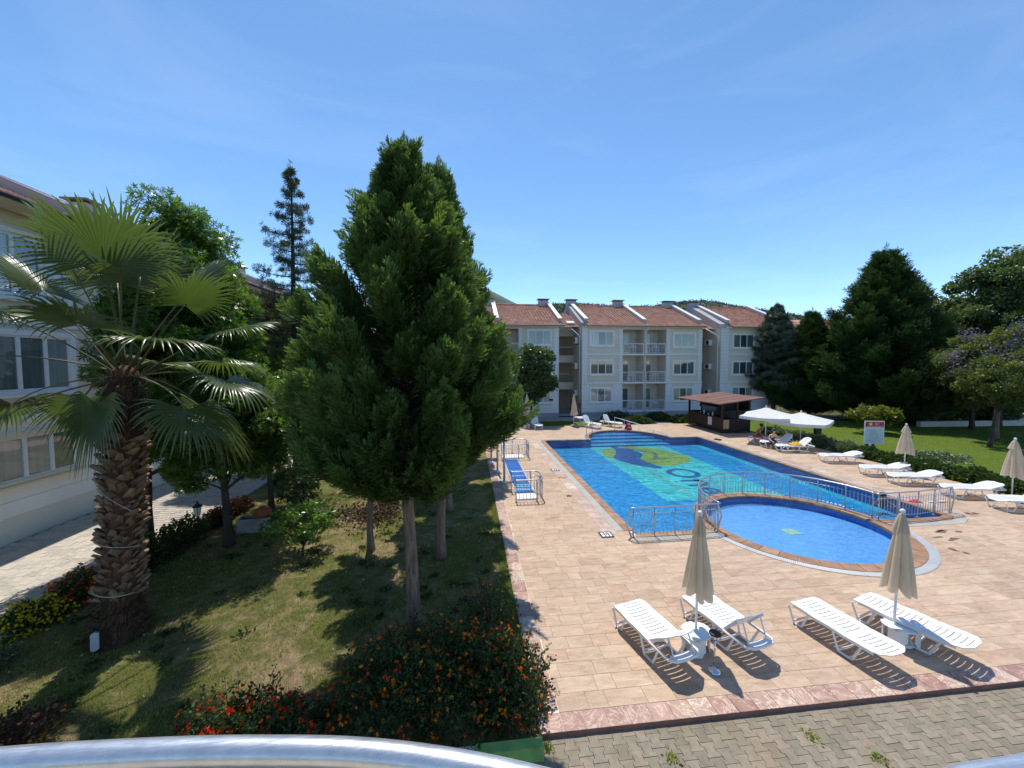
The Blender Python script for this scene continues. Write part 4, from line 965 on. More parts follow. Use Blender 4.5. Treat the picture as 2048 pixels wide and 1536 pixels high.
# ------------------------------------------------------------------ vegetation
def limb(mb, a, b, r0_, r1_, n=5, sag=0.0, seg=4):
    A, B = Vector(a), Vector(b); pts = []; rad = []
    for i in range(seg+1):
        u = i/seg; p = A.lerp(B, u); p.z += sag*math.sin(u*PI); pts.append(p); rad.append(r0_+(r1_-r0_)*u)
    mb.tube(pts, rad, n)
def cypress_crown(seed, H, Rmax, zmax, nlimb=150, per=30, spray_len=(0.34, 0.55), tmpl=None, top_spikes=7, low=0.0):
    """H crown height; widest at zmax; returns (foliage mesh, limb mesh). Crown base at z=0."""
    r = np.random.default_rng(seed); T = tmpl or T_spray
    pos = []; dirs = []; sc = []; tint = []; mb = MB()
    for i in range(nlimb):
        u = (i+0.5)/nlimb; z1 = H*(u**0.92)                     # height where the limb ends
        fz = max(0.02, (H-z1)/(H-zmax)); env = Rmax*fz**0.66*(0.42+0.58*min(1, fz/0.45))
        if z1 < zmax: env = Rmax*(0.26+0.74*min(1, z1/zmax)**0.85)
        az = i*2.39996+r.normal(0, 0.25); lob = 1+0.10*math.sin(az*3+seed)+0.07*math.sin(az*5+z1); env *= lob*r.uniform(0.74, 1.16)
        tip = np.array([env*math.cos(az), env*math.sin(az), z1]); z0 = max(0.0, z1-env*0.55-0.35*r.random()); root = np.array([0, 0, z0])
        ctrl = root*0.45+tip*0.55+np.array([0, 0, -0.18*env])
        limb(mb, root, tip*0.8+root*0.2, 0.028, 0.008, 4, -0.05*env)
        k = int(per*(0.35+0.65*min(1, env/Rmax*1.2)))
        t = 1-np.where(r.random(k) < 0.34, r.uniform(0.15, 0.85, k), r.beta(1.1, 2.3, k)*0.5); P = ((1-t)**2)[:, None]*root+(2*t*(1-t))[:, None]*ctrl+(t**2)[:, None]*tip
        D = (2*(1-t))[:, None]*(ctrl-root)+(2*t)[:, None]*(tip-ctrl); D /= np.linalg.norm(D, axis=1, keepdims=True)
        spread = 0.26+0.16*(1-t); rad = r.normal(0, 1, (k, 3)); rad /= np.linalg.norm(rad, axis=1, keepdims=True)
        P = P+rad*(spread*env**0.25*r.uniform(0.1, 0.85, k))[:, None]
        out = np.array([math.cos(az), math.sin(az), 0])
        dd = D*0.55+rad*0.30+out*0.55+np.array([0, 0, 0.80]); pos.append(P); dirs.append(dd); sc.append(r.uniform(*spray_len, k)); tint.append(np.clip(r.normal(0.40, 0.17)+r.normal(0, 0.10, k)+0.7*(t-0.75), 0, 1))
        if z1 > zmax*0.8:                                        # leader shoot standing proud of the outline
            k = 4; q = np.linspace(0.05, 0.42, k)[:, None]; up_ = np.array([0, 0, 0.85])+out*0.5; up_ /= np.linalg.norm(up_)
            pos.append(tip+up_*q*r.uniform(0.5, 1.1)+r.normal(0, 0.02, (k, 3))); dirs.append(np.tile(up_, (k, 1))+r.normal(0, 0.22, (k, 3))); sc.append(np.linspace(0.42, 0.26, k)*r.uniform(0.8, 1.15)); tint.append(np.full(k, r.uniform(0.45, 0.8)))
    for i in range(top_spikes):                                   # central leader and a few side leaders
        a = i*2.1+r.normal(0, 0.2); rr_ = 0.0 if i == 0 else r.uniform(0.22, 0.62); top = H*1.08 if i == 0 else H*(1.06-rr_*0.22)*r.uniform(0.95, 1.02); k = 26 if i == 0 else 13
        z = np.linspace(H*0.80-rr_*0.5, top, k); w = np.linspace(0.16, 0.0, k)[:, None]; pos.append(np.stack([np.full(k, rr_*math.cos(a))*np.linspace(0.7, 1.1, k), np.full(k, rr_*math.sin(a))*np.linspace(0.7, 1.1, k), z], 1)+r.normal(0, 1, (k, 3))*w*[1, 1, 0.3])
        dirs.append(np.tile([0, 0, 1.0], (k, 1))+r.normal(0, 1, (k, 3))*np.linspace(0.75, 0.15, k)[:, None]); sc.append(np.linspace(0.5, 0.22, k)); tint.append(np.full(k, 0.5)+r.normal(0, .12, k))
    pos = np.concatenate(pos); dirs = np.concatenate(dirs); sc = np.concatenate(sc); tint = np.concatenate(tint)
    me = scatter('foliage', T[0], T[1], pos, dirs, r.uniform(0, 2*PI, len(pos)), sc, tint, T[2]); me.materials.append(M['cypress'])
    lm = mb.mesh('limbs'); lm.materials.append(M['bark_dark']); return me, lm
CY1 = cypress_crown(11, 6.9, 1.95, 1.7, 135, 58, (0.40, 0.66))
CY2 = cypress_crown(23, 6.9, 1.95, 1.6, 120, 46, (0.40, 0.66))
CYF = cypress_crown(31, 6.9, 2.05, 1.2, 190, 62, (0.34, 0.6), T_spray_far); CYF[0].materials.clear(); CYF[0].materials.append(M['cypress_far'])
def conifer(loc, crown, scale, ztrunk, r_, label, group=None, rot=0.0, lean=(0, 0), bark='bark'):
    t = empty('cypress_tree', loc, 0, label, 'tree', group)
    tm = trunk_mesh('trunk', ztrunk+scale[2]*1.6, r_, r_*0.7, lean, seed=int(abs(loc[0])*10)+3); obj('trunk', tm, M[bark], t)
    o = obj('crown', crown[0], None, t, (lean[0]*0.4, lean[1]*0.4, ztrunk)); o.scale = scale; o.rotation_euler = (0, 0, rot)
    l = obj('limb_wood', crown[1], None, o, (0, 0, 0)); return t
G_CY = 'clipped cypresses in a row on the lawn beside the pool deck'
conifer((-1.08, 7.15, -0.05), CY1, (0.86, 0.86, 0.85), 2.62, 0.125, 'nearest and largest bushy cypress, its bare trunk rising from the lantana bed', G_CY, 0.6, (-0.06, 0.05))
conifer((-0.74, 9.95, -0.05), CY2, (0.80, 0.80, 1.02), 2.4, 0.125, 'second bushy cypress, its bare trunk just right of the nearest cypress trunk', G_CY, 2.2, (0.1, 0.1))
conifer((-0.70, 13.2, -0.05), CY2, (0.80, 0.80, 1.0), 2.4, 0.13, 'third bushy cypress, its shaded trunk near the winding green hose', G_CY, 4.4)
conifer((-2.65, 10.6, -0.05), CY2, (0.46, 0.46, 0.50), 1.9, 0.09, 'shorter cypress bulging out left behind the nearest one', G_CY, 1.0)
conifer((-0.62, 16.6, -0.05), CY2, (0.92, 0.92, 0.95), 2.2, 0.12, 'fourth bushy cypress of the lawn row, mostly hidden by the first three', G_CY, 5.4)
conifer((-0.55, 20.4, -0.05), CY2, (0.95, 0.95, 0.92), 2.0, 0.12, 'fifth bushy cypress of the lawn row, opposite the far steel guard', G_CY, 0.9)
G_CR = 'cypresses on the lawn right of the pool'
conifer((31.6, 32.6, 0), CYF, (1.55, 1.55, 1.27), 0.5, 0.16, 'smaller bushy cypress right of the cedar beyond the white parasols', G_CR, 1.9, bark='bark_dark')
conifer((34.9, 29.2, 0), CYF, (2.35, 2.35, 1.93), 0.35, 0.22, 'tallest broad cypress behind the red headed notice board', G_CR, 0.3, bark='bark_dark')
conifer((38.3, 29.8, 0), CYF, (2.0, 2.0, 1.42), 0.4, 0.2, 'broad cypress merging with the right side of the tallest one', G_CR, 3.3, bark='bark_dark')

def cedar_tree(loc, H, Rb, z0, seed, label, nb=70, up=0.12, tuft=(0.10, 0.2), per=46, expo=0.75, name='cedar_tree', mat='cedar', zgap=None):
    t = empty(name, loc, 0, label, 'tree'); r = np.random.default_rng(seed); mb = MB()
    mb.v = []; tm = trunk_mesh('trunk', H*0.985, H*0.0145+0.02, 0.012, n=10, rows=16, wob=0.04, seed=seed); obj('trunk', tm, M['bark_dark'], t)
    pos = []; dirs = []; sc = []; ti = []
    for i in range(nb):
        u = (i+r.random())/nb; z = z0+(H-z0)*u*0.97; l = Rb*(1-u)**expo*r.uniform(0.55, 1.12)+0.12; az = i*2.4+r.normal(0, 0.4); dv = np.array([math.cos(az), math.sin(az), 0])
        lean_ = r.uniform(-0.05, 0.25); A = np.array([0, 0, z]); B = A+dv*l+np.array([0, 0, up*l+lean_*l*0.6]); limb(mb, A, B, 0.012+0.012*l, 0.006, 4, -0.06*l)
        k = int(per*(0.25+l/Rb)); s_ = r.beta(1.8, 1.1, k); P = A+(B-A)*s_[:, None]; side = np.array([-dv[1], dv[0], 0]); w = r.normal(0, 0.17, k)*l*(0.35+0.65*np.sin(s_*PI*0.8))
        P = P+side*w[:, None]+np.array([0, 0, 1])*(r.normal(0.02, 0.05, k)-0.06*l*np.sin(s_*PI))[:, None]; pos.append(P)
        dirs.append(dv*0.8+side*np.sign(w)[:, None]*0.5+r.normal(0, 0.4, (k, 3))+[0, 0, 0.35]); sc.append(r.uniform(*tuft, k)); ti.append(np.clip(r.normal(0.45, 0.2)+r.normal(0, 0.15, k), 0, 1))
    k = 14; pos.append(np.stack([r.normal(0, .03, k), r.normal(0, .03, k), np.linspace(H*0.93, H*1.0, k)], 1)); dirs.append(np.tile([0, 0, 1.], (k, 1))+r.normal(0, .4, (k, 3))); sc.append(np.full(k, tuft[0])); ti.append(np.full(k, .5))
    pos, dirs, sc, ti = map(np.concatenate, (pos, dirs, sc, ti))
    me = scatter('crown', T_tuft[0], T_tuft[1], pos, dirs, r.uniform(0, 6, len(pos)), sc, ti); c = obj('crown', me, M[mat], t); obj('limb_wood', mb.mesh('limb_wood'), M['bark_dark'], c); return t
cedar_tree((-6.38, 15.2, -0.05), 12.4, 2.6, 3.0, 41, 'tall sparse blue green cypress with see-through branches standing alone against the sky', 80, 0.12, (0.10, 0.20), 60, 0.92, 'sparse_cypress', 'cypress2')
cedar_tree((29.2, 34.0, 0), 10.7, 2.75, 2.2, 43, 'grey green cedar with a forked dark trunk right of the apartment block', 90, 0.14, (0.20, 0.36), 105, 0.62)

def broad_tree(loc, trunk_h, r_, crown_c, radii, label, nclump, perclump, leaf, size, mat, seed, name='broadleaf_tree', group=None, lean=(0, 0), clump_r=0.45, extra=None, blob=None, bark='bark_dark', droop=0.3, forks=None):
    t = empty(name, loc, 0, label, 'tree', group); r = np.random.default_rng(seed); mb = MB(); cc = np.array(crown_c, float); R_ = np.array(radii, float)
    H = cc[2]+R_[2]*0.5; tm = trunk_mesh('trunk', H, r_, r_*0.3, lean, n=10, seed=seed); obj('trunk', tm, M[bark], t)
    cl = []
    for i in range(nclump):
        z = 1-2*(i+0.5)/nclump; a = i*2.39996+r.normal(0, 0.2); q = math.sqrt(1-z*z); f = r.uniform(0.55, 0.97)
        p = np.array([q*math.cos(a), q*math.sin(a), z])*f
        if blob: p = blob(p)
        cl.append(cc+p*R_)
    cl = np.array(cl)
    for c_ in cl[::2]:
        z0 = max(trunk_h*0.9, min(H*0.95, c_[2]-0.5*np.linalg.norm(c_[:2]-cc[:2])-0.2)); limb(mb, (lean[0]*z0/H, lean[1]*z0/H, z0), c_, 0.03*max(1, R_[0]/2), 0.008, 4, 0.08)
    n = nclump*perclump; ci = np.repeat(np.arange(nclump), perclump); cr = clump_r*R_.mean()*r.uniform(0.6, 1.15, nclump)
    off = r.normal(0, 1, (n, 3)); off /= np.linalg.norm(off, axis=1, keepdims=True); off *= (r.random(n)**0.45)[:, None]*cr[ci][:, None]*np.array([1, 1, 0.72])
    P = cl[ci]+off; out = P-cl[ci]; D = out*0.9/np.maximum(cr[ci][:, None], .01)+r.normal(0, 0.55, (n, 3))+np.array([0, 0, -droop])
    ti = np.clip(r.normal(0.45, 0.13, nclump)[ci]+r.normal(0, 0.16, n)+0.22*off[:, 2]/cr[ci], 0, 1)  # clump tops tinted lighter: sun on them put into the leaf colour
    me = scatter('crown', leaf[0], leaf[1], P, D, r.uniform(0, 6, n), r.uniform(*size, n), ti); c = obj('crown', me, M[mat], t); obj('limb_wood', mb.mesh('limb_wood'), M['bark_dark'], c)
    if extra:
        mt, m2, s2, fr = extra; idx = r.choice(n, int(n*fr), replace=False); sel = cl[r.choice(nclump, max(3, nclump//2), replace=False)]
        k = int(n*fr); si = r.integers(0, len(sel), k); Pe = sel[si]+r.normal(0, 0.16*R_.mean()*0.5, (k, 3))+np.array([0, -cr.mean()*0.6, cr.mean()*0.35])
        me = scatter(mt, T_leaf[0], T_leaf[1], Pe, r.normal(0, 1, (k, 3)), r.uniform(0, 6, k), np.full(k, s2), r.random(k)); tag(obj(mt, me, M[m2], t), kind='stuff')
    return t
cone = lambda p: np.array([p[0]*(1.05-0.62*(p[2]*0.5+0.5)), p[1]*(1.05-0.62*(p[2]*0.5+0.5)), p[2]])
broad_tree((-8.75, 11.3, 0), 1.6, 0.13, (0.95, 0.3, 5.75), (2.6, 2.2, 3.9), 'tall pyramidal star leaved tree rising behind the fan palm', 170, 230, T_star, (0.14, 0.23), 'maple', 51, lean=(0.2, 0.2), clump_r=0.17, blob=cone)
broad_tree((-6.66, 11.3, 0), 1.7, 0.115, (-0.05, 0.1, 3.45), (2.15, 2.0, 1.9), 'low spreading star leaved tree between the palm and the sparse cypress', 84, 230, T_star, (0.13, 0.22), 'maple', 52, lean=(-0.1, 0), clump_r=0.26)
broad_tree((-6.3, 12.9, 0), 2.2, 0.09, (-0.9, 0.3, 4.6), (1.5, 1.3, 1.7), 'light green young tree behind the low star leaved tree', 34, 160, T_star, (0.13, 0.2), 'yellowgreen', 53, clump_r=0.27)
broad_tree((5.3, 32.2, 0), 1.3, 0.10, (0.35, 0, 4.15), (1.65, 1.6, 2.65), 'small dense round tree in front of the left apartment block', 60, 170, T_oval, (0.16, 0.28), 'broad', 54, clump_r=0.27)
broad_tree((-4.37, 10.55, -0.05), 0.3, 0.03, (-0.1, 0.15, 0.85), (0.95, 0.75, 0.48), 'small glossy leaved shrub tree in the middle of the left lawn', 22, 90, T_oval, (0.07, 0.13), 'maple', 55, name='shrub_tree', clump_r=0.32)
broad_tree((-5.55, 13.5, -0.05), 0.3, 0.04, (-0.1, 0.0, 0.95), (0.7, 0.6, 0.6), 'glossy shrub at the foot of the sparse cypress', 18, 80, T_oval, (0.07, 0.13), 'broad', 56, name='shrub_tree', clump_r=0.36)
broad_tree((40.5, 33.0, 0), 3, 0.25, (0.2, 0, 8.6), (3.3, 3, 4.0), 'open crowned broadleaf tree showing over the shoulder of the right cypresses', 60, 330, T_oval, (0.2, 0.36), 'broad', 57, clump_r=0.25)
broad_tree((41.5, 26.0, 0), 4, 0.3, (1.4, 0, 8.8), (4.9, 4.0, 5.0), 'big grey green broadleaf tree at the right edge of the picture', 120, 420, T_oval, (0.17, 0.32), 'broad', 58, clump_r=0.22, lean=(0.6, 0))
broad_tree((34.6, 21.6, 0), 1.6, 0.16, (0.9, 0, 4.6), (3.9, 3.4, 2.7), 'jacaranda with purple blossom clusters at the right edge', 110, 330, T_leaf, (0.13, 0.26), 'jaca', 59, name='jacaranda_tree', clump_r=0.23, lean=(0.5, 0), extra=('blossom', 'purple', 0.15, 0.22), bark='bark')
broad_tree((38.0, 25.0, 0), 1.8, 0.15, (-1.6, 0, 4.3), (3.4, 3.0, 2.4), 'second jacaranda with sparse purple blossom behind the first', 56, 300, T_leaf, (0.14, 0.28), 'jaca', 60, name='jacaranda_tree', clump_r=0.25, lean=(-0.4, 0), extra=('blossom', 'purple', 0.15, 0.14))
broad_tree((29.6, 24.4, 0), 0.4, 0.07, (-0.6, 0, 1.25), (1.7, 1.1, 0.55), 'low yellow green leaning shrub tree right of the notice board', 26, 130, T_leaf, (0.16, 0.3), 'yellowgreen', 61, name='shrub_tree', clump_r=0.3, lean=(-0.5, 0))
broad_tree((37.6, 27.2, 0), 1.6, 0.18, (0.2, 0, 2.9), (1.7, 1.5, 1.0), 'dark low crowned tree in front of the boundary wall', 24, 130, T_leaf, (0.2, 0.35), 'broad', 62, clump_r=0.3)
broad_tree((-9.4, 19.2, 0), 2.2, 0.12, (0, 0, 6.0), (2.0, 1.8, 2.3), 'dull olive tree between the tall star leaved tree and the sparse cypress', 46, 190, T_tuft, (0.16, 0.3), 'dryleaf', 65, clump_r=0.28)
broad_tree((-11.5, 31.0, 0), 2.5, 0.2, (0.6, 0, 4.3), (3.3, 2.5, 3.2), 'brownish half dry tree beyond the sparse cypress', 50, 190, T_tuft, (0.25, 0.45), 'dryleaf', 63, clump_r=0.28)
broad_tree((-7.0, 29.0, 0), 2.5, 0.2, (0.6, 0, 3.6), (2.9, 2.5, 2.9), 'dusty dark tree behind the third cypress', 46, 190, T_tuft, (0.25, 0.45), 'dryleaf', 64, clump_r=0.28)
for k, (x, y, s3, lb) in enumerate(((37.2, 28.0, (1.7, 1.2, 1.3), 'leafy shrub in front of the boundary wall, left one'), (40.3, 27.6, (1.9, 1.2, 1.6), 'leafy shrub in front of the boundary wall, middle one'), (43.5, 27.2, (2.0, 1.3, 1.4), 'leafy shrub in front of the boundary wall at the picture edge'))):
    broad_tree((x, y, 0), 0.4, 0.08, (0, 0, s3[2]), s3, lb, 34, 170, T_oval, (0.14, 0.26), 'jaca' if k == 1 else 'broad', 170+k, name='shrub_tree', clump_r=0.35)
broad_tree((30.8, 19.4, 0), 1.7, 0.09, (0.8, 0, 3.9), (2.2, 1.8, 1.5), 'slender young tree with feathery leaves before the jacaranda', 44, 240, T_leaf, (0.10, 0.2), 'jaca', 176, clump_r=0.26, lean=(0.4, 0))
for k, (x, y, h, w) in enumerate(((46, 44, 5.5, 4.2), (53, 40, 6.5, 4.6), (49, 31, 6.0, 4.0), (-26, 40, 7, 4.2))):
    broad_tree((x, y, 0), 2.5, 0.25, (0, 0, h), (w, 3.6, h*0.6), ('rounded tree far behind the right boundary wall', 'rounded tree beyond the big edge tree', 'dark tree close behind the right boundary wall', 'tall tree far left behind the near building')[k], 44, 140, T_oval, (0.4, 0.7), 'broad', 70+k, clump_r=0.3, name='distant_tree')

def bush(loc, size, n, leaf, lsize, mat, seed, label, name='shrub', cat='shrub', group=None, flowers=None, rot=0.0, kindl=0.35, stems=True, shoots=0):
    t = empty(name, loc, rot, label, cat, group); r = np.random.default_rng(seed); s_ = np.array(size, float)
    v = r.normal(0, 1, (n, 3)); v /= np.linalg.norm(v, axis=1, keepdims=True); v[:, 2] = np.abs(v[:, 2]); rad = r.random(n)**0.30
    lump = 1+0.16*np.sin(v[:, 0]*7+seed)*np.cos(v[:, 1]*6+seed)+0.10*np.sin(v[:, 1]*15+v[:, 0]*9)
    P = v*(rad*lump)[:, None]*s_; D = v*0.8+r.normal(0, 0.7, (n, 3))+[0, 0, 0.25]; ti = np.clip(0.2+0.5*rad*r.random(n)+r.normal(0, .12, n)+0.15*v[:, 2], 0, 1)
    mb = MB()
    for i in range(shoots):                                       # straggling shoots beyond the mound
        a = r.uniform(0, 2*PI); e = r.uniform(0.25, 1.35); q = np.array([math.cos(a)*math.cos(e), math.sin(a)*math.cos(e), math.sin(e)]); A = q*s_*0.8; B = A+(q+[0, 0, 0.5])*r.uniform(0.14, 0.36); limb(mb, A, B, 0.005, 0.002, 4, 0.03)
        k = 16; tt = r.uniform(0.2, 1.05, k)[:, None]; P = np.concatenate([P, A+(B-A)*tt+r.normal(0, 0.018, (k, 3))]); D = np.concatenate([D, q+r.normal(0, 0.9, (k, 3))]); ti = np.concatenate([ti, r.uniform(0.3, 0.9, k)])
    n = len(P)
    me = scatter('leaves', leaf[0], leaf[1], P, D, r.uniform(0, 6, n), r.uniform(*lsize, n), ti); tag(obj('leaves', me, M[mat], t), kind='stuff')
    for i in range(16 if stems else 0):
        a = r.uniform(0, 6.28); e = r.uniform(0.5, 1.4); q = np.array([math.cos(a)*math.cos(e), math.sin(a)*math.cos(e), math.sin(e)])*s_*0.95; limb(mb, (q[0]*0.1, q[1]*0.1, 0), q, 0.010, 0.004, 4, 0.04)
    if stems: obj('stems', mb.mesh('stems'), M['bark_dark'], t)
    for fi, (nf, fm, fs) in enumerate(flowers or []):
        hv = r.normal(0, 1, (nf, 3)); hv /= np.linalg.norm(hv, axis=1, keepdims=True); hv[:, 2] = np.abs(hv[:, 2])*1.0+0.05; hv /= np.linalg.norm(hv, axis=1, keepdims=True)
        lm = 1+0.16*np.sin(hv[:, 0]*7+seed)*np.cos(hv[:, 1]*6+seed)+0.10*np.sin(hv[:, 1]*15+hv[:, 0]*9); H_ = hv*(lm*r.uniform(0.93, 1.06, nf))[:, None]*s_
        k = 12; Q = np.repeat(H_, k, 0); dd = np.repeat(hv, k, 0)*1.1+r.normal(0, 0.55, (nf*k, 3)); ctr = np.repeat(np.clip(r.normal(.45, .3, nf), 0, 1), k)+r.normal(0, .12, nf*k)
        me = scatter('flower_heads', T_leaf[0], T_leaf[1], Q, dd, r.uniform(0, 6, nf*k), np.full(nf*k, fs), ctr); tag(obj('flower_heads', me, M[fm], t), kind='stuff')
    return t
LG = 'flowering lantana bushes in the lawn beds'
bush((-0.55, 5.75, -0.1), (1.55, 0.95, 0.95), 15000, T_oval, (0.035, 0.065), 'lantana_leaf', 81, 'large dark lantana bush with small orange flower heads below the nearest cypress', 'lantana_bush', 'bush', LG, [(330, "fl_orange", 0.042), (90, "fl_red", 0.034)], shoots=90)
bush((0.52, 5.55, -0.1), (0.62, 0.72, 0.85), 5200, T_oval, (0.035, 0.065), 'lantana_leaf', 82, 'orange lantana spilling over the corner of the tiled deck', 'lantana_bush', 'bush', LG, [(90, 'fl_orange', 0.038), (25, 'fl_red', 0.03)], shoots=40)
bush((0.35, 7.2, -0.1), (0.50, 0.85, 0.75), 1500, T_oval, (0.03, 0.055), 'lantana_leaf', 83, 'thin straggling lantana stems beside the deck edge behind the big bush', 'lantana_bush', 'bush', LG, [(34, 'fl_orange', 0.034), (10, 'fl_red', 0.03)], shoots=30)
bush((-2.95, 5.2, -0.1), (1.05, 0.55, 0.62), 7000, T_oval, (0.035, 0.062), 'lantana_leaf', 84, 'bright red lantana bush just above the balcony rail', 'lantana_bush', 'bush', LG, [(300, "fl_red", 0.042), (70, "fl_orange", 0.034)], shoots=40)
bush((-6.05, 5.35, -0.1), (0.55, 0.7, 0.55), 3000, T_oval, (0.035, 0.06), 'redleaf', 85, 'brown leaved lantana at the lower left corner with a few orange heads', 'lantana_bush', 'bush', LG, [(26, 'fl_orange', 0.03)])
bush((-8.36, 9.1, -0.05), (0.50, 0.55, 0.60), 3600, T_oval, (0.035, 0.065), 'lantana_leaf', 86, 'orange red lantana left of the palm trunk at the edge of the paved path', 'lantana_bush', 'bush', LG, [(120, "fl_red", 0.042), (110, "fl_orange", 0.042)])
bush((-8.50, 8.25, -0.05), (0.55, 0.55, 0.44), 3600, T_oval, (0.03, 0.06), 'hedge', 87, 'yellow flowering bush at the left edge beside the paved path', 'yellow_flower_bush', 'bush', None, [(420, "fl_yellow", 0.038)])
bush((-8.0, 7.0, -0.05), (0.40, 0.5, 0.35), 1500, T_oval, (0.03, 0.06), 'pale_leaf', 88, 'small pale leaved bush in front of the yellow flowering one', 'shrub', 'shrub', None, [(22, 'fl_yellow', 0.026)])
HG = 'dark shrubs lining the paved path'
for k, (x, y, s_, lb, mt) in enumerate(((-8.1, 10.6, (0.5, 0.75, 0.75), 'dark shrub right behind the palm trunk beside the path', 'hedge'), (-8.05, 11.7, (0.5, 0.8, 0.72), 'dark shrub left of the path lantern', 'hedge'),
      (-7.95, 13.0, (0.35, 0.6, 0.5), 'reddish leaved shrub right of the path lantern', 'redleaf'), (-7.95, 14.1, (0.35, 0.6, 0.42), 'reddish shrub where the hedge along the path ends', 'redleaf'), (-7.85, 17.5, (0.5, 0.9, 0.6), 'shrub with a yellow bloom farther along the path', 'hedge'))):
    bush((x, y, -0.05), s_, 2600, T_oval, (0.05, 0.09), mt, 90+k, lb, group=HG, flowers=[(6, 'fl_yellow', 0.05)] if k == 4 else None)
# bronze ground cover in the shade
def scatter_ground(name, n, poly_fn, leaf, size, mat, seed, z=0.0, zr=0.12, up=0.9):
    r = np.random.default_rng(seed); P = poly_fn(r, n); P = np.concatenate([P, (z+r.random(n)*zr)[:, None]], 1); D = r.normal(0, 1, (n, 3)); D[:, 2] = np.abs(D[:, 2])*up+0.2
    me = scatter(name, leaf[0], leaf[1], P, D, r.uniform(0, 6, n), r.uniform(*size, n), r.random(n)); return tag(obj(name, me, M[mat]), kind='stuff')
scatter_ground('bronze_ground_cover', 1700, lambda r, n: np.stack([r.normal(-3.2, 0.6, n), r.normal(13.2, 0.6, n)], 1), T_oval, (0.06, 0.11), 'redleaf', 5, -0.05, 0.10, 0.3)
# planting along the right edge of the deck
HD = 'low leafy shrubs along the right edge of the deck'
hs = [(21.0, 24.3, 'pale'), (21.2, 22.6, 'pale'), (21.3, 21.2, 'pale'), (21.3, 19.5, 'dark'), (21.1, 18.1, 'dark'), (21.3, 16.6, 'dark'), (21.1, 15.2, 'dark'), (21.4, 13.9, 'dark'), (21.1, 12.6, 'dark'), (21.5, 11.4, 'dark'), (21.2, 10.2, 'dark')]
hl = ['pale leaved shrub beside the first white parasol', 'pale leaved shrub behind the sitting people', 'pale shrub behind the lounger with the yellow towel', 'pale shrub left of the notice board', 'dark shrub at the foot of the notice board', 'low dark shrub behind the first flat lounger', 'dark glossy shrub behind the closed parasol on the right', 'dark glossy shrub right of that parasol', 'dark glossy shrub behind the third flat lounger', 'dark shrub left of the rightmost closed parasol', 'dark shrub beyond the rightmost parasol']
for k, (x, y, kd) in enumerate(hs): bush((x, y, -0.04), (0.85, 0.95, 0.62 if kd == 'pale' else 0.52), 2300, T_oval, (0.09, 0.17), 'pale_leaf' if kd == 'pale' or k == 3 else 'hedge', 110+k, hl[k], group=HD, flowers=[(8, 'fl_white', 0.05)] if k in (4,) else None)
bush((24.0, 17.3, -0.04), (1.6, 1.0, 0.35), 1500, T_oval, (0.08, 0.15), 'pale_leaf', 131, 'low bed with white blooms on the right lawn', 'flower_bed', 'flowers', None, [(26, 'fl_white', 0.10)])
# clipped hedges before the far building
for k, (x, y, sx, sy, sz, mt, lb) in enumerate(((13.2, 33.0, 1.5, 0.7, 0.75, 'cedar', 'dark clipped hedge under the balconies'), (17.0, 33.2, 1.2, 0.6, 0.6, 'cedar', 'dark hedge beside the downpipe'),
      (14.0, 31.0, 1.35, 0.7, 0.62, 'hedge', 'bright green rounded bush behind the pool handrail'), (18.9, 31.2, 2.1, 0.75, 0.62, 'hedge', 'long bright green bush left of the bar hut'), (16.9, 31.9, 0.9, 0.5, 0.5, 'hedge', 'small bright bush at the bend of the gravel path'))):
    bush((x, y, -0.03), (sx, sy, sz), 3000, T_oval, (0.09, 0.17), mt, 140+k, lb, group='bushes in front of the far building')
# grass: real blades on the near lawn
def grass(name, n, x0, x1, y0, y1, size, mat, seed, z, patch=None):
    r = np.random.default_rng(seed); y = y0+(y1-y0)*r.random(n)**1.35; x = r.uniform(x0, x1, n); u, v, d = project(np.stack([x, y, np.zeros(n)], 1)); ok = (u > -40) & (u < 2090) & (v < 1570)
    pt = 0.8*np.sin(x*1.7+y*0.9)*np.cos(y*1.3-x*0.6)+1.0*np.sin(x*4.1+1+np.sin(y*2.3))*np.sin(y*3.7+np.cos(x*3.1))+0.6*np.sin(x*9.7+y*4)*np.sin(y*8.3)+r.normal(0, 0.35, n)
    if patch == 'green': ok &= pt > -0.45
    if patch == 'dry': ok &= pt < -0.1
    x, y, pt = x[ok], y[ok], pt[ok]; n = len(x)
    T = (np.array([[-0.06, 0, 0], [0.06, 0, 0], [0.0, 0.12, 1.0]]), np.array([[0, 1, 2]])); D = r.normal(0, 0.55, (n, 3)); D[:, 2] = 1
    zz = z+0.018*(np.sin(x*1.3+0.4*y)*np.cos(y*1.1)+0.5*np.sin(x*3.1)*np.sin(y*2.7))
    me = scatter(name, T[0], T[1], np.stack([x, y, zz-0.005], 1), D, r.uniform(0, 6, n), r.uniform(*size, n), np.clip(0.42+0.1*pt+r.normal(0, .3, n), 0, 1)); return tag(obj(name, me, M[mat]), kind='stuff')
grass('grass', 190000, -8.45, 0.93, 4.95, 17, (0.035, 0.085), 'grass', 1, -0.05, 'green')
grass('dry_grass', 120000, -8.45, 0.93, 4.95, 15, (0.025, 0.06), 'grass_dry', 2, -0.05, 'dry')
grass('grass', 60000, 20.5, 40, 9, 33, (0.05, 0.10), 'grass', 3, -0.04)
grass('edge_grass', 9000, 0.72, 0.99, 5.4, 16, (0.05, 0.11), 'grass', 12, -0.05)
def weeds(r, n):
    c = np.stack([r.uniform(-7.8, 0.6, 90), r.uniform(5.5, 13, 90)], 1); return c[r.integers(0, 90, n)]+r.normal(0, 0.06, (n, 2))
scatter_ground('lawn_weeds', 2600, weeds, T_leaf, (0.05, 0.11), 'hedge', 21, -0.05, 0.02, 0.5)
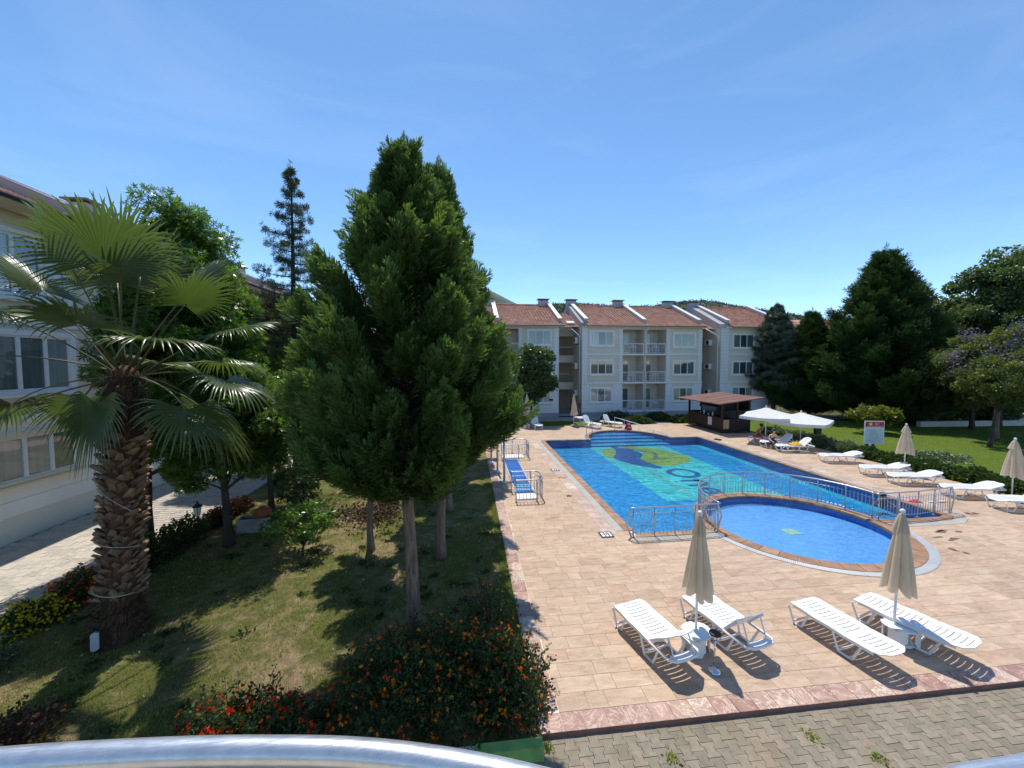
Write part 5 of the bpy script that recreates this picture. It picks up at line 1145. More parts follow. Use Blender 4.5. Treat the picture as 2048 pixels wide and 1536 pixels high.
scatter_ground('leaf_litter', 700, lambda r, n: np.stack([r.uniform(-8.2, 0.8, n), r.uniform(5.2, 12, n)], 1), T_oval, (0.03, 0.06), 'grass_dry', 8, -0.04, 0.02)
scatter_ground('joint_weeds', 260, lambda r, n: np.array([(2.55, 4.45), (1.35, 4.2), (4.6, 4.5), (1.0, 4.75), (5.2, 4.15)])[r.integers(0, 5, n)]+r.normal(0, 0.045, (n, 2)), T_leaf, (0.025, 0.06), 'grass', 9, GZ, 0.015)

# ------------------------------------------------------------------ fan palm
def frond_mesh(elev, Lp, R_, seed, nseg=46, droop=1.0):
    r = random.Random(seed); pv = MB(); pts = []; rad = []; p = Vector((0.10, 0, 0)); a = elev; ns = 10
    for i in range(ns+1):
        pts.append(p.copy()); rad.append(0.030-0.016*i/ns); a -= droop*0.055*(0.3+1.2*i/ns)*max(0.25, math.cos(elev)+0.15); p = p+Vector((math.cos(a), 0, math.sin(a)))*Lp/ns
    pv.tube(pts, rad, 6, flat=0.55); hub = pts[-1]; d = (pts[-1]-pts[-2]).normalized(); nrm = Vector((-d.z, 0, d.x))
    if nrm.z < 0 and abs(d.z) < 0.99: nrm = -nrm
    Y = Vector((0, 1, 0)); v = []; f = []; t = []
    for i in range(nseg):
        s_ = -1+2*(i+0.5)/nseg; ang = s_*math.radians(118); da = math.radians(236)/nseg*0.5; ln = R_*(1-0.22*abs(s_)**1.5)*r.uniform(0.93, 1.05)
        split = 0.55+r.uniform(-0.06, 0.08); sw = r.uniform(-0.12, 0.12); dr = r.uniform(0.35, 1.15)*droop; ks = (0.03, 0.28, split, 0.74, 0.88, 1.0); k0 = len(v)
        for j, q in enumerate(ks):
            hw = math.tan(da)*ln*q if q <= split else math.tan(da)*ln*split*(1-(q-split)/(1-split))**0.8*0.9+0.0015
            aa = ang+sw*max(0, q-split)**1.0*0.6; c = d*math.cos(aa)+Y*math.sin(aa); side = Y*math.cos(aa)-d*math.sin(aa)
            cup = nrm*(0.16*(abs(s_)**2)*q*ln); base = hub+c*ln*q+cup; g_ = max(0, q-split*0.9)
            drop = dr*(g_**1.7)*1.15*ln
            base = base+Vector((0, 0, -drop)); 
            if q > split: base = base-c*ln*drop*0.25
            v += [tuple(base-side*hw-nrm*hw*0.42), tuple(base+nrm*hw*0.42), tuple(base+side*hw-nrm*hw*0.42)]
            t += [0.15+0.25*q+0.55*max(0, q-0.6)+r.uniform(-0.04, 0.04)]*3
        for j in range(len(ks)-1):
            a_ = k0+3*j; f += [(a_, a_+1, a_+4, a_+3), (a_+1, a_+2, a_+5, a_+4)]
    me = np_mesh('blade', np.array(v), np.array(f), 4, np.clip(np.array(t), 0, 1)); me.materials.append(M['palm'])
    pm = pv.mesh('petiole', True); a2 = pm.attributes.new('tint', 'FLOAT', 'POINT'); a2.data.foreach_set('value', [min(1, 0.2+0.6*(i/len(pm.vertices))) for i in range(len(pm.vertices))]); pm.materials.append(M['petiole']); return me, pm
palm = empty('fan_palm', (-6.52, 7.75, -0.05), 0, 'fan palm with thick criss cross trunk before the near left building', 'palm tree')
palm.rotation_euler = (0, 0.066, 0)
PH = 4.88
mb = MB(); prof = [(0.44, 0.0), (0.36, 0.12), (0.30, 0.3), (0.265, 0.6), (0.255, 1.2), (0.25, 2.4), (0.245, 3.3), (0.23, 4.0), (0.22, 4.6), (0.18, 4.95), (0.05, 5.05)]
mb.lathe(prof, 26); r_ = random.Random(3)
for i, v in enumerate(mb.v): k = 1+r_.uniform(-0.05, 0.05); mb.v[i] = (v[0]*k, v[1]*k, v[2])
mb.build('trunk', M['palm_fibre'], palm, True)
def boot_mesh(w, l, th):
    mb = MB(); h = w/2
    mb.add([(0.0, -h, 0), (0.0, h, 0), (0.055, h*0.82, l*0.5), (0.055, -h*0.82, l*0.5), (0.115, h*0.55, l), (0.115, -h*0.55, l), (0.085, h*0.45, l+0.004), (0.085, -h*0.45, l+0.004), (0.02, h*0.7, l*0.55), (0.02, -h*0.7, l*0.55), (0.09, 0, l*0.5), (0.14, 0, l*0.98)],
           [(0, 1, 2, 10), (0, 10, 3), (3, 10, 11, 5), (10, 2, 4, 11), (5, 11, 4, 6, 7), (2, 8, 6, 4), (9, 3, 5, 7), (8, 9, 7, 6), (1, 8, 2), (0, 3, 9)]); return mb.mesh('leaf_base')
BM = [boot_mesh(0.155, 0.17, 1), boot_mesh(0.13, 0.20, 1), boot_mesh(0.17, 0.15, 1), boot_mesh(0.11, 0.13, 1), boot_mesh(0.15, 0.22, 1)]
for m_ in BM: m_.materials.append(M['palm_boot'])
nb = 0; rows = 27
for i in range(rows):
    z = 0.75+i*0.112
    rad_ = np.interp(z, [p[1] for p in prof], [p[0] for p in prof])-0.02; per = 10
    for j in range(per):
        a = 2*PI*(j+0.5*(i % 2))/per+i*0.13+r_.uniform(-0.05, 0.05); o = obj('leaf_base', BM[r_.randrange(5)], None, palm, (rad_*math.cos(a), rad_*math.sin(a), z+r_.uniform(-0.02, 0.02)))
        o.rotation_euler = (r_.uniform(-0.3, 0.3)+(0.4 if (i+j) % 2 else -0.4), r_.uniform(-0.18, 0.30), a+r_.uniform(-0.1, 0.1)); k_ = r_.uniform(0.8, 1.15); o.scale = (k_, k_, k_*r_.uniform(0.85, 1.15)); nb += 1
# loose fibres and strings on the trunk
rr2 = np.random.default_rng(9); n = 2600; a = rr2.uniform(0, 2*PI, n); z = np.concatenate([rr2.uniform(3.75, 4.9, n//2), rr2.uniform(0.05, 0.85, n-n//2)]); rd = np.interp(z, [p[1] for p in prof], [p[0] for p in prof])
P = np.stack([np.cos(a)*rd, np.sin(a)*rd, z], 1); D = np.stack([np.cos(a)*0.8, np.sin(a)*0.8, rr2.normal(0.2, 1.0, n)], 1)+rr2.normal(0, .4, (n, 3))
me = scatter('trunk_fibres', np.array([[-0.03, 0, 0], [0.03, 0, 0], [0.02, 0.1, 0.6], [0, 0, 1.0]]), np.array([[0, 1, 2, 3]]), P, D, rr2.uniform(0, 6, n), rr2.uniform(0.08, 0.22, n), rr2.uniform(0, 1, n)); tag(obj('trunk_fibres', me, M['dryleaf'], palm), kind='stuff')
for z0, z1, a0 in ((3.15, 2.35, 3.6), (1.95, 1.75, 3.7), (1.0, 0.9, 3.5)):
    pts = [((0.36)*math.cos(a0+2.4*k/16), 0.36*math.sin(a0+2.4*k/16), z0+(z1-z0)*k/16) for k in range(17)]; MB().tube(pts, 0.007, 5).build('string', M['kerb'], palm)
# (azimuth deg, elevation deg, petiole length, blade radius)
FR = [(262, 83, 1.75, 1.30), (95, 82, 2.1, 1.25), (232, 70, 1.75, 1.15), (300, 66, 1.8, 1.2), (60, 66, 1.9, 1.1), (130, 62, 1.9, 1.1), (345, 58, 1.75, 1.05), (190, 58, 1.8, 1.1),
      (275, 52, 1.15, 1.0), (20, 42, 1.75, 1.0), (215, 42, 1.7, 1.05), (165, 38, 1.8, 1.0), (320, 30, 1.6, 1.0), (350, 16, 1.85, 1.0), (205, 16, 1.85, 1.05), (60, 26, 1.6, 0.95), (110, 20, 1.6, 0.95),
      (335, -4, 1.75, 0.98), (182, 2, 1.8, 1.05), (222, -16, 1.45, 1.05), (8, -14, 1.7, 0.95), (150, -10, 1.6, 0.95), (249, -48, 0.62, 1.05), (70, -20, 1.4, 0.9)]
cache = {}
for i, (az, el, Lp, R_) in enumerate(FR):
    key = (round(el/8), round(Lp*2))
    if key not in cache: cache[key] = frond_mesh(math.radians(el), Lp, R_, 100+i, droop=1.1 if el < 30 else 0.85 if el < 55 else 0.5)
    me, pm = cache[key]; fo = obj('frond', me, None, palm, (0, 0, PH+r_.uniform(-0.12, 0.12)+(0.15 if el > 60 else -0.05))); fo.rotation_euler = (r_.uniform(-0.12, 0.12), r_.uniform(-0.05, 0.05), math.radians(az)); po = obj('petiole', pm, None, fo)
# ------------------------------------------------------------------ pool railings
def railing(name, path, h, post_step, bal_step, label, ends=(True, True), mat='rail_steel', cat='railing', group=None):
    P = [Vector((x, y, 0)) for x, y in path]; cum = [0]
    for i in range(len(P)-1): cum.append(cum[-1]+(P[i+1]-P[i]).length)
    Lt = cum[-1]
    def at(s_):
        s_ = min(max(s_, 0), Lt)
        for i in range(len(P)-1):
            if s_ <= cum[i+1]+1e-9: return P[i].lerp(P[i+1], (s_-cum[i])/(cum[i+1]-cum[i]))
        return P[-1]
    c = at(0); root = empty(name, (c.x, c.y, 0), 0, label, cat, group); o = Vector((c.x, c.y, 0))
    def line(z, r, a=0.0, b=Lt, nm='rail'):
        k = max(2, int((b-a)/0.12)); pts = [at(a+(b-a)*i/k)-o+Vector((0, 0, z)) for i in range(k+1)]; return pts, nm, r
    top, _, _ = line(h, 0, 0, Lt)
    if ends[0]:
        d = (at(0)-at(0.3)).normalized(); top = [top[0]+d*(-0.02)+Vector((0, 0, -h+0.02)), top[0]+d*0.14+Vector((0, 0, -h*0.55)), top[0]+d*0.02+Vector((0, 0, -0.06))]+top
    if ends[1]:
        d = (at(Lt)-at(Lt-0.3)).normalized(); top = top+[top[-1]+d*0.02+Vector((0, 0, -0.06)), top[-1]+d*0.14+Vector((0, 0, -h*0.45)), top[-1]+d*(-0.02)+Vector((0, 0, -h+0.02))]
    MB().tube(top, 0.024, 8).build('handrail', M[mat], root, True)
    for z in (0.12, h-0.17):
        pts, _, _ = line(z, 0); MB().tube(pts, 0.010, 6).build('rail', M[mat], root, True)
    n = max(1, round(Lt/post_step)); pm = MB().tube([(0, 0, 0.0), (0, 0, h-0.01)], 0.019, 8).mesh('post', True); pm.materials.append(M[mat])
    fm = MB().lathe([(0.045, 0.016), (0.045, 0.028), (0.02, 0.034)], 12).mesh('foot_plate'); fm.materials.append(M[mat])
    for i in range(n+1):
        q = at(0.08+(Lt-0.16)*i/n)-o; po = obj('post', pm, None, root, tuple(q)); obj('foot_plate', fm, None, po)
    bm_ = MB().tube([(0, 0, 0.07), (0, 0, h-0.10)], 0.0085, 6).mesh('baluster', True); bm_.materials.append(M[mat]); m = int(Lt/bal_step)
    for i in range(m):
        s_ = (i+0.5)*Lt/m; q = at(s_)-o; ob = obj('baluster', bm_, None, root, tuple(q))
    return root
ra = KR+0.23
arcp = [(KC[0]+ra*math.cos(PI+0.10-(PI+0.10+0.02)*i/44), KC[1]+ra*math.sin(PI+0.10-(PI+0.10+0.02)*i/44)) for i in range(45)]
railing('pool_railing', [(4.60, 10.42), (6.0, 10.42), (7.30, 10.47)], 0.86, 0.72, 0.115, 'straight steel railing along the near edge of the large pool left of the round pool')
railing('pool_railing', arcp, 0.86, 0.80, 0.115, 'curved steel railing between the round children pool and the large pool', ends=(False, False))
railing('pool_railing', [(12.84, 10.66), (14.4, 10.72), (16.0, 10.95)], 0.86, 0.85, 0.115, 'straight steel railing at the right between the round pool and the far pool corner', ends=(False, True))
railing('gate_railing', [(1.55, 14.75), (2.55, 14.75), (2.68, 14.6), (2.68, 13.75), (2.55, 13.62), (1.60, 13.62)], 0.80, 0.9, 0.13, 'near three sided steel guard at the end of the blue foot bath', ends=(False, False), group='steel guards around the foot bath')
railing('gate_railing', [(1.45, 21.2), (3.0, 21.2), (3.15, 21.05), (3.15, 19.95), (3.0, 19.8), (1.62, 19.8)], 0.80, 0.9, 0.13, 'far three sided steel guard at the end of the blue foot bath', ends=(False, False), group='steel guards around the foot bath')
fb = empty('foot_bath', (2.15, 17.2, 0), 0, 'long shallow blue tiled foot bath set in the deck between the two steel guards', 'foot bath')
part_box('tray', M['mat_blue'], fb, -0.33, 0.33, -2.6, 2.6, 0.004, 0.02); part_box('tray_edge', M['grate'], fb, 0.33, 0.40, -2.6, 2.6, 0.004, 0.03); part_box('tray_edge', M['grate'], fb, -0.40, -0.33, -2.6, 2.6, 0.004, 0.03)
for yy in (-2.35, -1.95): part_box('tray_rung', M['stair_blue'], fb, -0.33, 0.33, yy, yy+0.10, 0.021, 0.03)
for (y0_, y1_, x1_) in ((13.8, 14.45, 2.5), (20.0, 20.9, 2.9)): tag(part_box('white_step', M['plastic'], None, 1.75, x1_, y0_, y1_, 0.004, 0.05), 'flat white tray lying inside the %s steel guard' % ('near' if y0_ < 15 else 'far'), 'tray')
for k, (x, y, h) in enumerate(((1.46, 15.95, 2.15), (1.30, 17.6, 2.3), (1.12, 19.3, 2.25))):
    t = empty('shower_post', (x, y, 0), 0, ('nearest grey shower post beside the foot bath', 'middle grey shower post beside the foot bath', 'farthest grey shower post beside the foot bath')[k], 'shower post', 'grey shower posts beside the foot bath')
    MB().tube([(0, 0, 0.02), (0, 0, h)], 0.045, 10).build('pipe', M['rail_steel'], t, True); MB().lathe([(0.13, 0.01), (0.13, 0.05), (0.06, 0.09)], 14).build('foot', M['white_paint'], t); MB().tube([(0, 0, h-0.03), (0.14, 0, h-0.02), (0.2, 0, h-0.09)], 0.02, 6).build('shower_head', M['rail_steel'], t)
    MB().sphere((0.07, 0, 1.0), 0.05).build('tap', M['rail_steel'], t, True)
# handrails at the stepped bay
hr = empty('pool_handrail', (8.15, 25.3, 0), 0, 'bent steel grab rail at the left of the stepped bay', 'handrail')
MB().tube([(-0.15, 0.15, -0.2), (-0.15, 0.2, 0.45), (-0.08, 0.3, 0.68), (0.40, 0.75, 1.02), (0.44, 0.78, 0.98), (0.44, 0.78, -0.05)], 0.024, 8).build('handrail', M['rail_steel'], hr, True)
hr = empty('pool_handrail', (10.95, 27.95, 0), 0, 'long sloping white handrail at the right of the stepped bay', 'handrail')
ptsh = [(0, 0, 0.95), (0.62, -0.32, 0.78), (1.45, -1.05, 0.55), (2.05, -2.1, 0.32), (2.55, -3.1, 0.12)]
MB().tube([(0, 0, 0.0)]+ptsh, 0.026, 8).build('handrail', M['white_paint'], hr, True)
for p in ptsh[1:]: MB().tube([(p[0], p[1], 0), (p[0], p[1], p[2])], 0.02, 6).build('post', M['white_paint'], hr)

# ------------------------------------------------------------------ sun loungers
LL = 1.92
def zprof(x, flat=True):
    z = 0.372+0.022*math.sin(min(1, x/0.62)*PI)+0.012*math.sin(max(0, x-0.62)*5)
    if x < 0.10: z -= (0.10-x)*0.5
    return z
def panel(x0, x1, zf, W=0.315, slots=True, pitch=0.098, thick=0.014, lip=0.045):
    """seat sheet with arched cross slots, as one closed shell"""
    nx = max(2, int((x1-x0)/(pitch/2))); 
    if nx % 2 == 0: nx += 1
    xs = [x0+(x1-x0)*i/nx for i in range(nx+1)]
    if slots:
        c = (x1-x0)/nx; xs = []; k = (nx+1)//2; p = (x1-x0)/k
        for i in range(k): xs += [x0+p*i, x0+p*i+p*0.80]
        xs.append(x1)
    ys = [-W, -W*0.56, -W*0.3, 0, W*0.3, W*0.56, W]; bow = [0, 0.0, 0.010, 0.014, 0.010, 0.0, 0]; mb = MB(); G_ = {}
    for i, x in enumerate(xs):
        for j, y in enumerate(ys):
            b = bow[j] if slots and 0 < i < len(xs)-1 else 0; wk = 1-0.55*max(0, (0.13-(x-x0))/0.13)**2 if x0 < 0.01 and x1 > 1 else 1-0.55*max(0, (0.14-(x1-x))/0.14)**2 if x0 < 0.01 else 1; G_[i, j] = len(mb.v); mb.v.append((x+b, y*wk, zf(x)+(0.008 if j in (0, 6) else 0)))
    n = len(mb.v)
    for v in list(mb.v[:n]): mb.v.append((v[0], v[1], v[2]-thick))
    solid = {}
    for i in range(len(xs)-1):
        for j in range(6): solid[i, j] = not (slots and i % 2 == 1 and 1 <= j <= 4 and 0 < i < len(xs)-2)
    for (i, j), s_ in solid.items():
        if not s_: continue
        a, b, c_, d = G_[i, j], G_[i+1, j], G_[i+1, j+1], G_[i, j+1]; mb.f += [(a, b, c_, d), (n+d, n+c_, n+b, n+a)]
        for (p, q, ni, nj) in ((a, d, i-1, j), (c_, b, i+1, j), (b, a, i, j-1), (d, c_, i, j+1)):
            if not solid.get((ni, nj), False): mb.f.append((p, q, n+q, n+p))
    for sy in (-1, 1):
        for i in range(len(xs)-1):
            xa, xb = xs[i], xs[i+1]; y_ = sy*W
            if x0 < 0.01 and ((x1 > 1 and xa < 0.12) or (x1 < 1 and xb > x1-0.13)): continue
            mb.add([(xa, y_-0.012, zf(xa)-lip), (xb, y_-0.012, zf(xb)-lip), (xb, y_+0.012, zf(xb)-lip), (xa, y_+0.012, zf(xa)-lip), (xa, y_-0.012, zf(xa)+0.006), (xb, y_-0.012, zf(xb)+0.006), (xb, y_+0.012, zf(xb)+0.006), (xa, y_+0.012, zf(xa)+0.006)],
                   [(0, 3, 2, 1), (4, 5, 6, 7), (0, 1, 5, 4), (1, 2, 6, 5), (2, 3, 7, 6), (3, 0, 4, 7)])
    return mb
def make_lounger(ang, name='sun_lounger'):
    root = empty(name, (0, 0, 0)); hx = 1.26
    panel(0.0, hx, zprof).build('seat', M['plastic'], root)
    zh = zprof(hx); a = math.radians(ang)
    if ang > 4:
        pb = panel(0.0, LL-hx-0.02, lambda x: 0.0+0.02*math.sin(x*4), W=0.285); o = pb.build('backrest', M['plastic'], root, loc=(hx+0.01, 0, zh+0.005)); o.rotation_euler = (0, -a, 0)
        fr = MB().tube([(hx, -0.30, zh-0.02), (LL-0.12, -0.30, zh-0.02), (LL-0.02, -0.2, zh-0.02), (LL, 0, zh-0.02), (LL-0.02, 0.2, zh-0.02), (LL-0.12, 0.30, zh-0.02), (hx, 0.30, zh-0.02)], 0.024, 8); fr.build('head_frame', M['plastic'], root, True)
        part_box('head_tray', M['plastic'], root, LL-0.17, LL-0.01, -0.22, 0.22, zh-0.02, zh-0.005)
        l = (LL-hx)*0.72
        for sy in (-1, 1): MB().tube([(hx+l*math.cos(a), sy*0.2, zh+l*math.sin(a)), (hx+l*math.cos(a)+0.16, sy*0.2, zh-0.02)], 0.013, 6).build('backrest_prop', M['plastic'], root)
    else:
        panel(0.0, LL-hx-0.01, lambda x: 0.004+a*x+0.05*max(0, x-0.45)).build('backrest', M['plastic'], root, loc=(hx+0.01, 0, zh+0.0))
    for x0_, x1_ in ((0.04, 0.50), (0.98, 1.52)):
        for sy in (-1, 1):
            za, zb = zprof(x0_)-0.03, (zprof(min(x1_, hx))-0.03); MB().tube([(x0_, sy*0.29, za), (x0_+0.12, sy*0.27, 0.02), (x0_+0.14, sy*0.27, 0.018), (x1_-0.19, sy*0.27, 0.018), (x1_-0.17, sy*0.27, 0.02), (x1_, sy*0.29, zb)], 0.025, 4).build('leg', M['plastic'], root)
        part_box('crossbar', M['plastic'], root, x0_+0.12, x0_+0.15, -0.27, 0.27, 0.05, 0.08)
    return root
protos = {k: make_lounger(k) for k in (2, 30, 42, 14, 58)}
index_children(); used = set()
def place_lounger(ang, foot, head, label, group, sx=1.0):
    p = protos[ang]
    if ang in used: o = copy_tree(p)
    else: o = p; used.add(ang)
    f_, h_ = Vector(foot), Vector(head); d = h_-f_; o.location = (f_.x, f_.y, 0.004); o.rotation_euler = (0, 0, math.atan2(d.y, d.x)); o.scale = (sx, 1, 1)
    tag(o, label, 'sun lounger', group); return o
G1 = 'four white loungers in the foreground'
place_lounger(30, (3.0, 7.03), (3.40, 5.44), 'leftmost foreground lounger with its backrest half raised', G1, 0.83)
place_lounger(42, (4.44, 7.15), (4.81, 5.50), 'second foreground lounger, its backrest raised higher, right of the beige parasol pole', G1, 0.83)
place_lounger(2, (6.43, 6.71), (6.70, 5.2), 'third foreground lounger lying flat, left of the second beige parasol', G1, 0.83)
place_lounger(2, (7.70, 6.67), (8.18, 5.2), 'rightmost foreground lounger lying flat near the edge of the deck', G1, 0.83)
G2 = 'white loungers along the right side of the pool'
for f_, h_, a_, lb in (((17.72, 17.45), (19.64, 17.15), 14, 'flat lounger nearest to the two white parasols'), ((17.48, 15.2), (19.45, 14.85), 14, 'flat lounger behind the closed parasol on the right side'), ((17.38, 13.95), (19.45, 13.60), 14, 'flat lounger just right of that closed parasol pole'),
                       ((17.72, 12.35), (19.8, 12.0), 14, 'flat lounger beyond the end of the right railing'), ((17.83, 11.05), (19.9, 10.75), 14, 'lounger cut off by the right edge of the picture'),
                       ((17.35, 19.85), (19.3, 19.5), 42, 'lounger with raised back and a yellow towel under the second white parasol'), ((17.30, 20.95), (19.25, 20.75), 42, 'lounger the woman sits on between the white parasols'), ((17.5, 22.2), (19.4, 21.9), 2, 'lounger the tanned man sits on under the first white parasol')):
    place_lounger(a_, f_, h_, lb, G2)
G3 = 'white loungers at the far end of the deck'
for f_, h_, a_, lb in (((3.55, 28.55), (3.40, 30.4), 58, 'far lounger left of the far left parasol, backrest upright'), ((5.28, 28.5), (5.10, 30.35), 58, 'far lounger right of the far left parasol, backrest upright'),
                       ((9.95, 28.35), (9.0, 30.05), 58, 'far lounger beside the second far parasol, turned to the right'), ((11.75, 28.6), (10.75, 30.15), 58, 'rightmost far lounger behind the bent grab rail')):
    place_lounger(a_, f_, h_, lb, G3)
for p in protos:
    if p not in used: pass

# ------------------------------------------------------------------ low tables at the parasol feet
def low_table(loc, rz, label, r0=0.255):
    t = empty('parasol_table', (loc[0], loc[1], 0.004), rz, label, 'low table', 'white low tables round the parasol poles'); P = []
    for i in range(48):
        a = 2*PI*i/48; k = 1+0.0*math.sin(a*4); 
        if i % 12 in (5, 6): k = 0.86
        P.append((r0*1.15*k*math.cos(a), r0*0.92*k*math.sin(a)))
    bevel(MB().prism(P, 0.30, 0.325).build('table_top', M['plastic'], t), 0.006)
    for i in range(4):                                            # curved apron legs with gaps between them
        mb = MB(); A_ = [PI/4+i*PI/2+0.11*k for k in range(-5, 6)]
        o_ = [(r0*1.06*math.cos(a), r0*0.85*math.sin(a)) for a in A_]; n_ = len(A_)
        zb = [0.10 if abs(k) > 3 else 0.0 for k in range(-5, 6)]
        mb.add([(x, y, z) for (x, y), z in zip(o_, zb)]+[(x, y, 0.299) for x, y in o_]+[(x*0.93, y*0.93, z) for (x, y), z in zip(o_, zb)]+[(x*0.93, y*0.93, 0.299) for x, y in o_],
               [f for k in range(n_-1) for f in ((k, k+1, n_+k+1, n_+k), (2*n_+k+1, 2*n_+k, 3*n_+k, 3*n_+k+1), (k+1, k, 2*n_+k, 2*n_+k+1))]+[(0, n_, 3*n_, 2*n_), (n_-1, 3*n_-1, 4*n_-1, 2*n_-1)])
        mb.build('leg', M['plastic'], t)
    MB().lathe([(0.17, 0.0), (0.17, 0.05), (0.05, 0.07), (0.035, 0.2)], 20).build('parasol_foot', M['plastic'], t); return t
low_table((3.92, 6.12), 0.5, 'white low table round the left foreground parasol pole'); low_table((7.66, 5.85), -0.2, 'white low table round the right foreground parasol pole')
low_table((4.45, 29.5), 0.1, 'small white table between the two far left loungers')

# ------------------------------------------------------------------ closed parasols
def closed_parasol(loc, h, z0, R_, seed, label, group, lean=(0, 0), base=None, folds=8):
    t = empty('closed_parasol', (loc[0], loc[1], 0.004), 0, label, 'parasol', group); r = random.Random(seed)
    MB().tube([(0, 0, 0), (lean[0], lean[1], h-0.05)], 0.021, 10).build('pole', M['white_paint'], t, True)
    def skin(z1, z0_, rt, rb, n, rag, nrow=14, ph=0.0):
        mb = MB(); N_ = 72; per = [r.uniform(0.8, 1.15) for _ in range(n)]; off = [r.uniform(-1, 1) for _ in range(n)]; hem = [r.uniform(-1, 1) for _ in range(n)]
        for i in range(nrow+1):
            u = i/nrow; z = z1+(z0_-z1)*u; base_r = rt+(rb-rt)*(u**0.85)
            for j in range(N_):
                a = 2*PI*j/N_; k = (j*n/N_) % n; ki = int(k); f_ = k-ki; w = per[ki]*(1-f_)+per[(ki+1) % n]*f_; cr = abs(math.sin(PI*k+ph)); dp = 0.55*u**0.5
                rr_ = base_r*w*(1-dp+dp*(cr**0.6)); sw = 0.25*u*math.sin(off[ki]*2+u*3)
                zz = z+(rag*(hem[ki]*(1-f_)+hem[(ki+1) % n]*f_)+rag*0.8*abs(math.sin(PI*k)))*max(0, u-0.75)/0.25; x = lean[0]*z/h; y = lean[1]*z/h
                mb.v.append((x+rr_*math.cos(a+sw*0.3), y+rr_*math.sin(a+sw*0.3), zz))
        for i in range(nrow):
            for j in range(N_): a = i*N_+j; b = i*N_+(j+1) % N_; mb.f.append((a, a+N_, b+N_, b))
        return mb
    skin(h-0.06, z0, 0.035, R_, folds, -0.08).build('canopy', M['beige_fabric'], t, True)
    skin(h-0.05, h-0.36, 0.04, R_*0.50, folds, -0.02, 6, 0.2).build('top_flap', M['beige_fabric'], t, True)
    MB().sphere((lean[0], lean[1], h), 0.042).build('finial', M['white_paint'], t, True)
    if base: MB().lathe([(0.27, 0.0), (0.28, 0.06), (0.22, 0.10), (0.05, 0.12)], 20).build('foot', M[base], t, True)
    return t
G4 = 'closed beige parasols'
closed_parasol((3.95, 6.18), 2.40, 1.03, 0.275, 1, 'closed beige parasol between the two left foreground loungers', G4, (0.03, 0))
closed_parasol((7.60, 5.93), 2.36, 0.95, 0.285, 2, 'closed beige parasol between the two right foreground loungers', G4, (0.07, 0.0))
closed_parasol((19.50, 15.1), 2.25, 0.98, 0.34, 3, 'closed beige parasol behind the flat loungers on the right side', G4, base='concrete')
closed_parasol((19.62, 11.7), 2.25, 0.92, 0.34, 4, 'closed beige parasol at the right edge of the picture', G4, base='concrete')
closed_parasol((4.52, 29.75), 2.55, 0.95, 0.30, 5, 'far closed parasol in front of the small round tree', G4)
closed_parasol((8.35, 30.0), 2.5, 0.95, 0.32, 6, 'far closed parasol in front of the open stair hall', G4, base='concrete')
tt = empty('round_side_table', (8.9, 30.1, 0), 0, 'far white round table behind the second far parasol', 'table'); MB().lathe([(0.5, 0.66), (0.5, 0.70)], 24).build('table_top', M['plastic'], tt); MB().tube([(0, 0, 0), (0, 0, 0.66)], 0.04, 8).build('leg', M['plastic'], tt)

# ------------------------------------------------------------------ open white parasols
def open_parasol(loc, s_, h, ze, rz, label):
    t = empty('open_parasol', (loc[0], loc[1], 0.004), rz, label, 'parasol', 'open white parasols'); MB().tube([(0, 0, 0), (0, 0, h)], 0.028, 10).build('pole', M['white_paint'], t, True); mb = MB(); a = s_/2; n = 8
    cs = [(-a, -a), (a, -a), (a, a), (-a, a)]; v = []; f = []
    ring_ = []
    for i in range(4):
        p, q = cs[i], cs[(i+1) % 4]
        for k in range(n): ring_.append((p[0]+(q[0]-p[0])*k/n, p[1]+(q[1]-p[1])*k/n, k/n))
    m = len(ring_); rows = 6
    for j in range(rows+1):
        u = j/rows
        for (x, y, kk) in ring_:
            sag = 0.10*math.sin(u*PI)*0.4+0.07*math.sin(kk*PI)*u*u; v.append((x*u, y*u, h-(h-ze)*u-sag+0.0))
    for j in range(rows): f += [(j*m+i, (j+1)*m+i, (j+1)*m+(i+1) % m, j*m+(i+1) % m) for i in range(m)]
    mb.add(v, f); c = mb.build('canopy', M['white_fabric'], t)
    mb = MB(); v2 = [(x, y, ze-0.07*math.sin(kk*PI)) for x, y, kk in ring_]; v3 = [(x*1.004, y*1.004, ze-0.17-0.07*math.sin(kk*PI)-0.012*(i % 2)) for i, (x, y, kk) in enumerate(ring_)]
    mb.add(v2+v3, [(i, (i+1) % m, m+(i+1) % m, m+i) for i in range(m)]); mb.build('valance', M['white_fabric'], c)
    for sx, sy in cs+[(0, -a), (a, 0), (0, a), (-a, 0)]: MB().tube([(0, 0, h-0.05), (sx*0.99, sy*0.99, ze-0.02-(0.06 if 0 in (sx, sy) else 0))], 0.012, 5).build('rib', M['white_paint'], t)
    for sx, sy in cs: MB().tube([(0, 0, h-0.75), (sx*0.5, sy*0.5, (h+ze)/2-0.06)], 0.010, 5).build('strut', M['white_paint'], t)
    MB().sphere((0, 0, h+0.05), 0.05).build('finial', M['white_paint'], t, True); bevel(MB().prism([(-0.42, -0.3), (0.42, -0.3), (0.5, 0), (0.42, 0.3), (-0.42, 0.3), (-0.5, 0)], 0, 0.22).build('foot', M['concrete'], t), 0.02); return t
open_parasol((18.75, 22.4), 2.55, 2.22, 1.72, 0.75, 'white square parasol nearest to the bar hut, the tanned man under it')
open_parasol((20.15, 21.3), 2.75, 2.02, 1.52, 0.62, 'lower white square parasol right of the other, above the yellow towel')

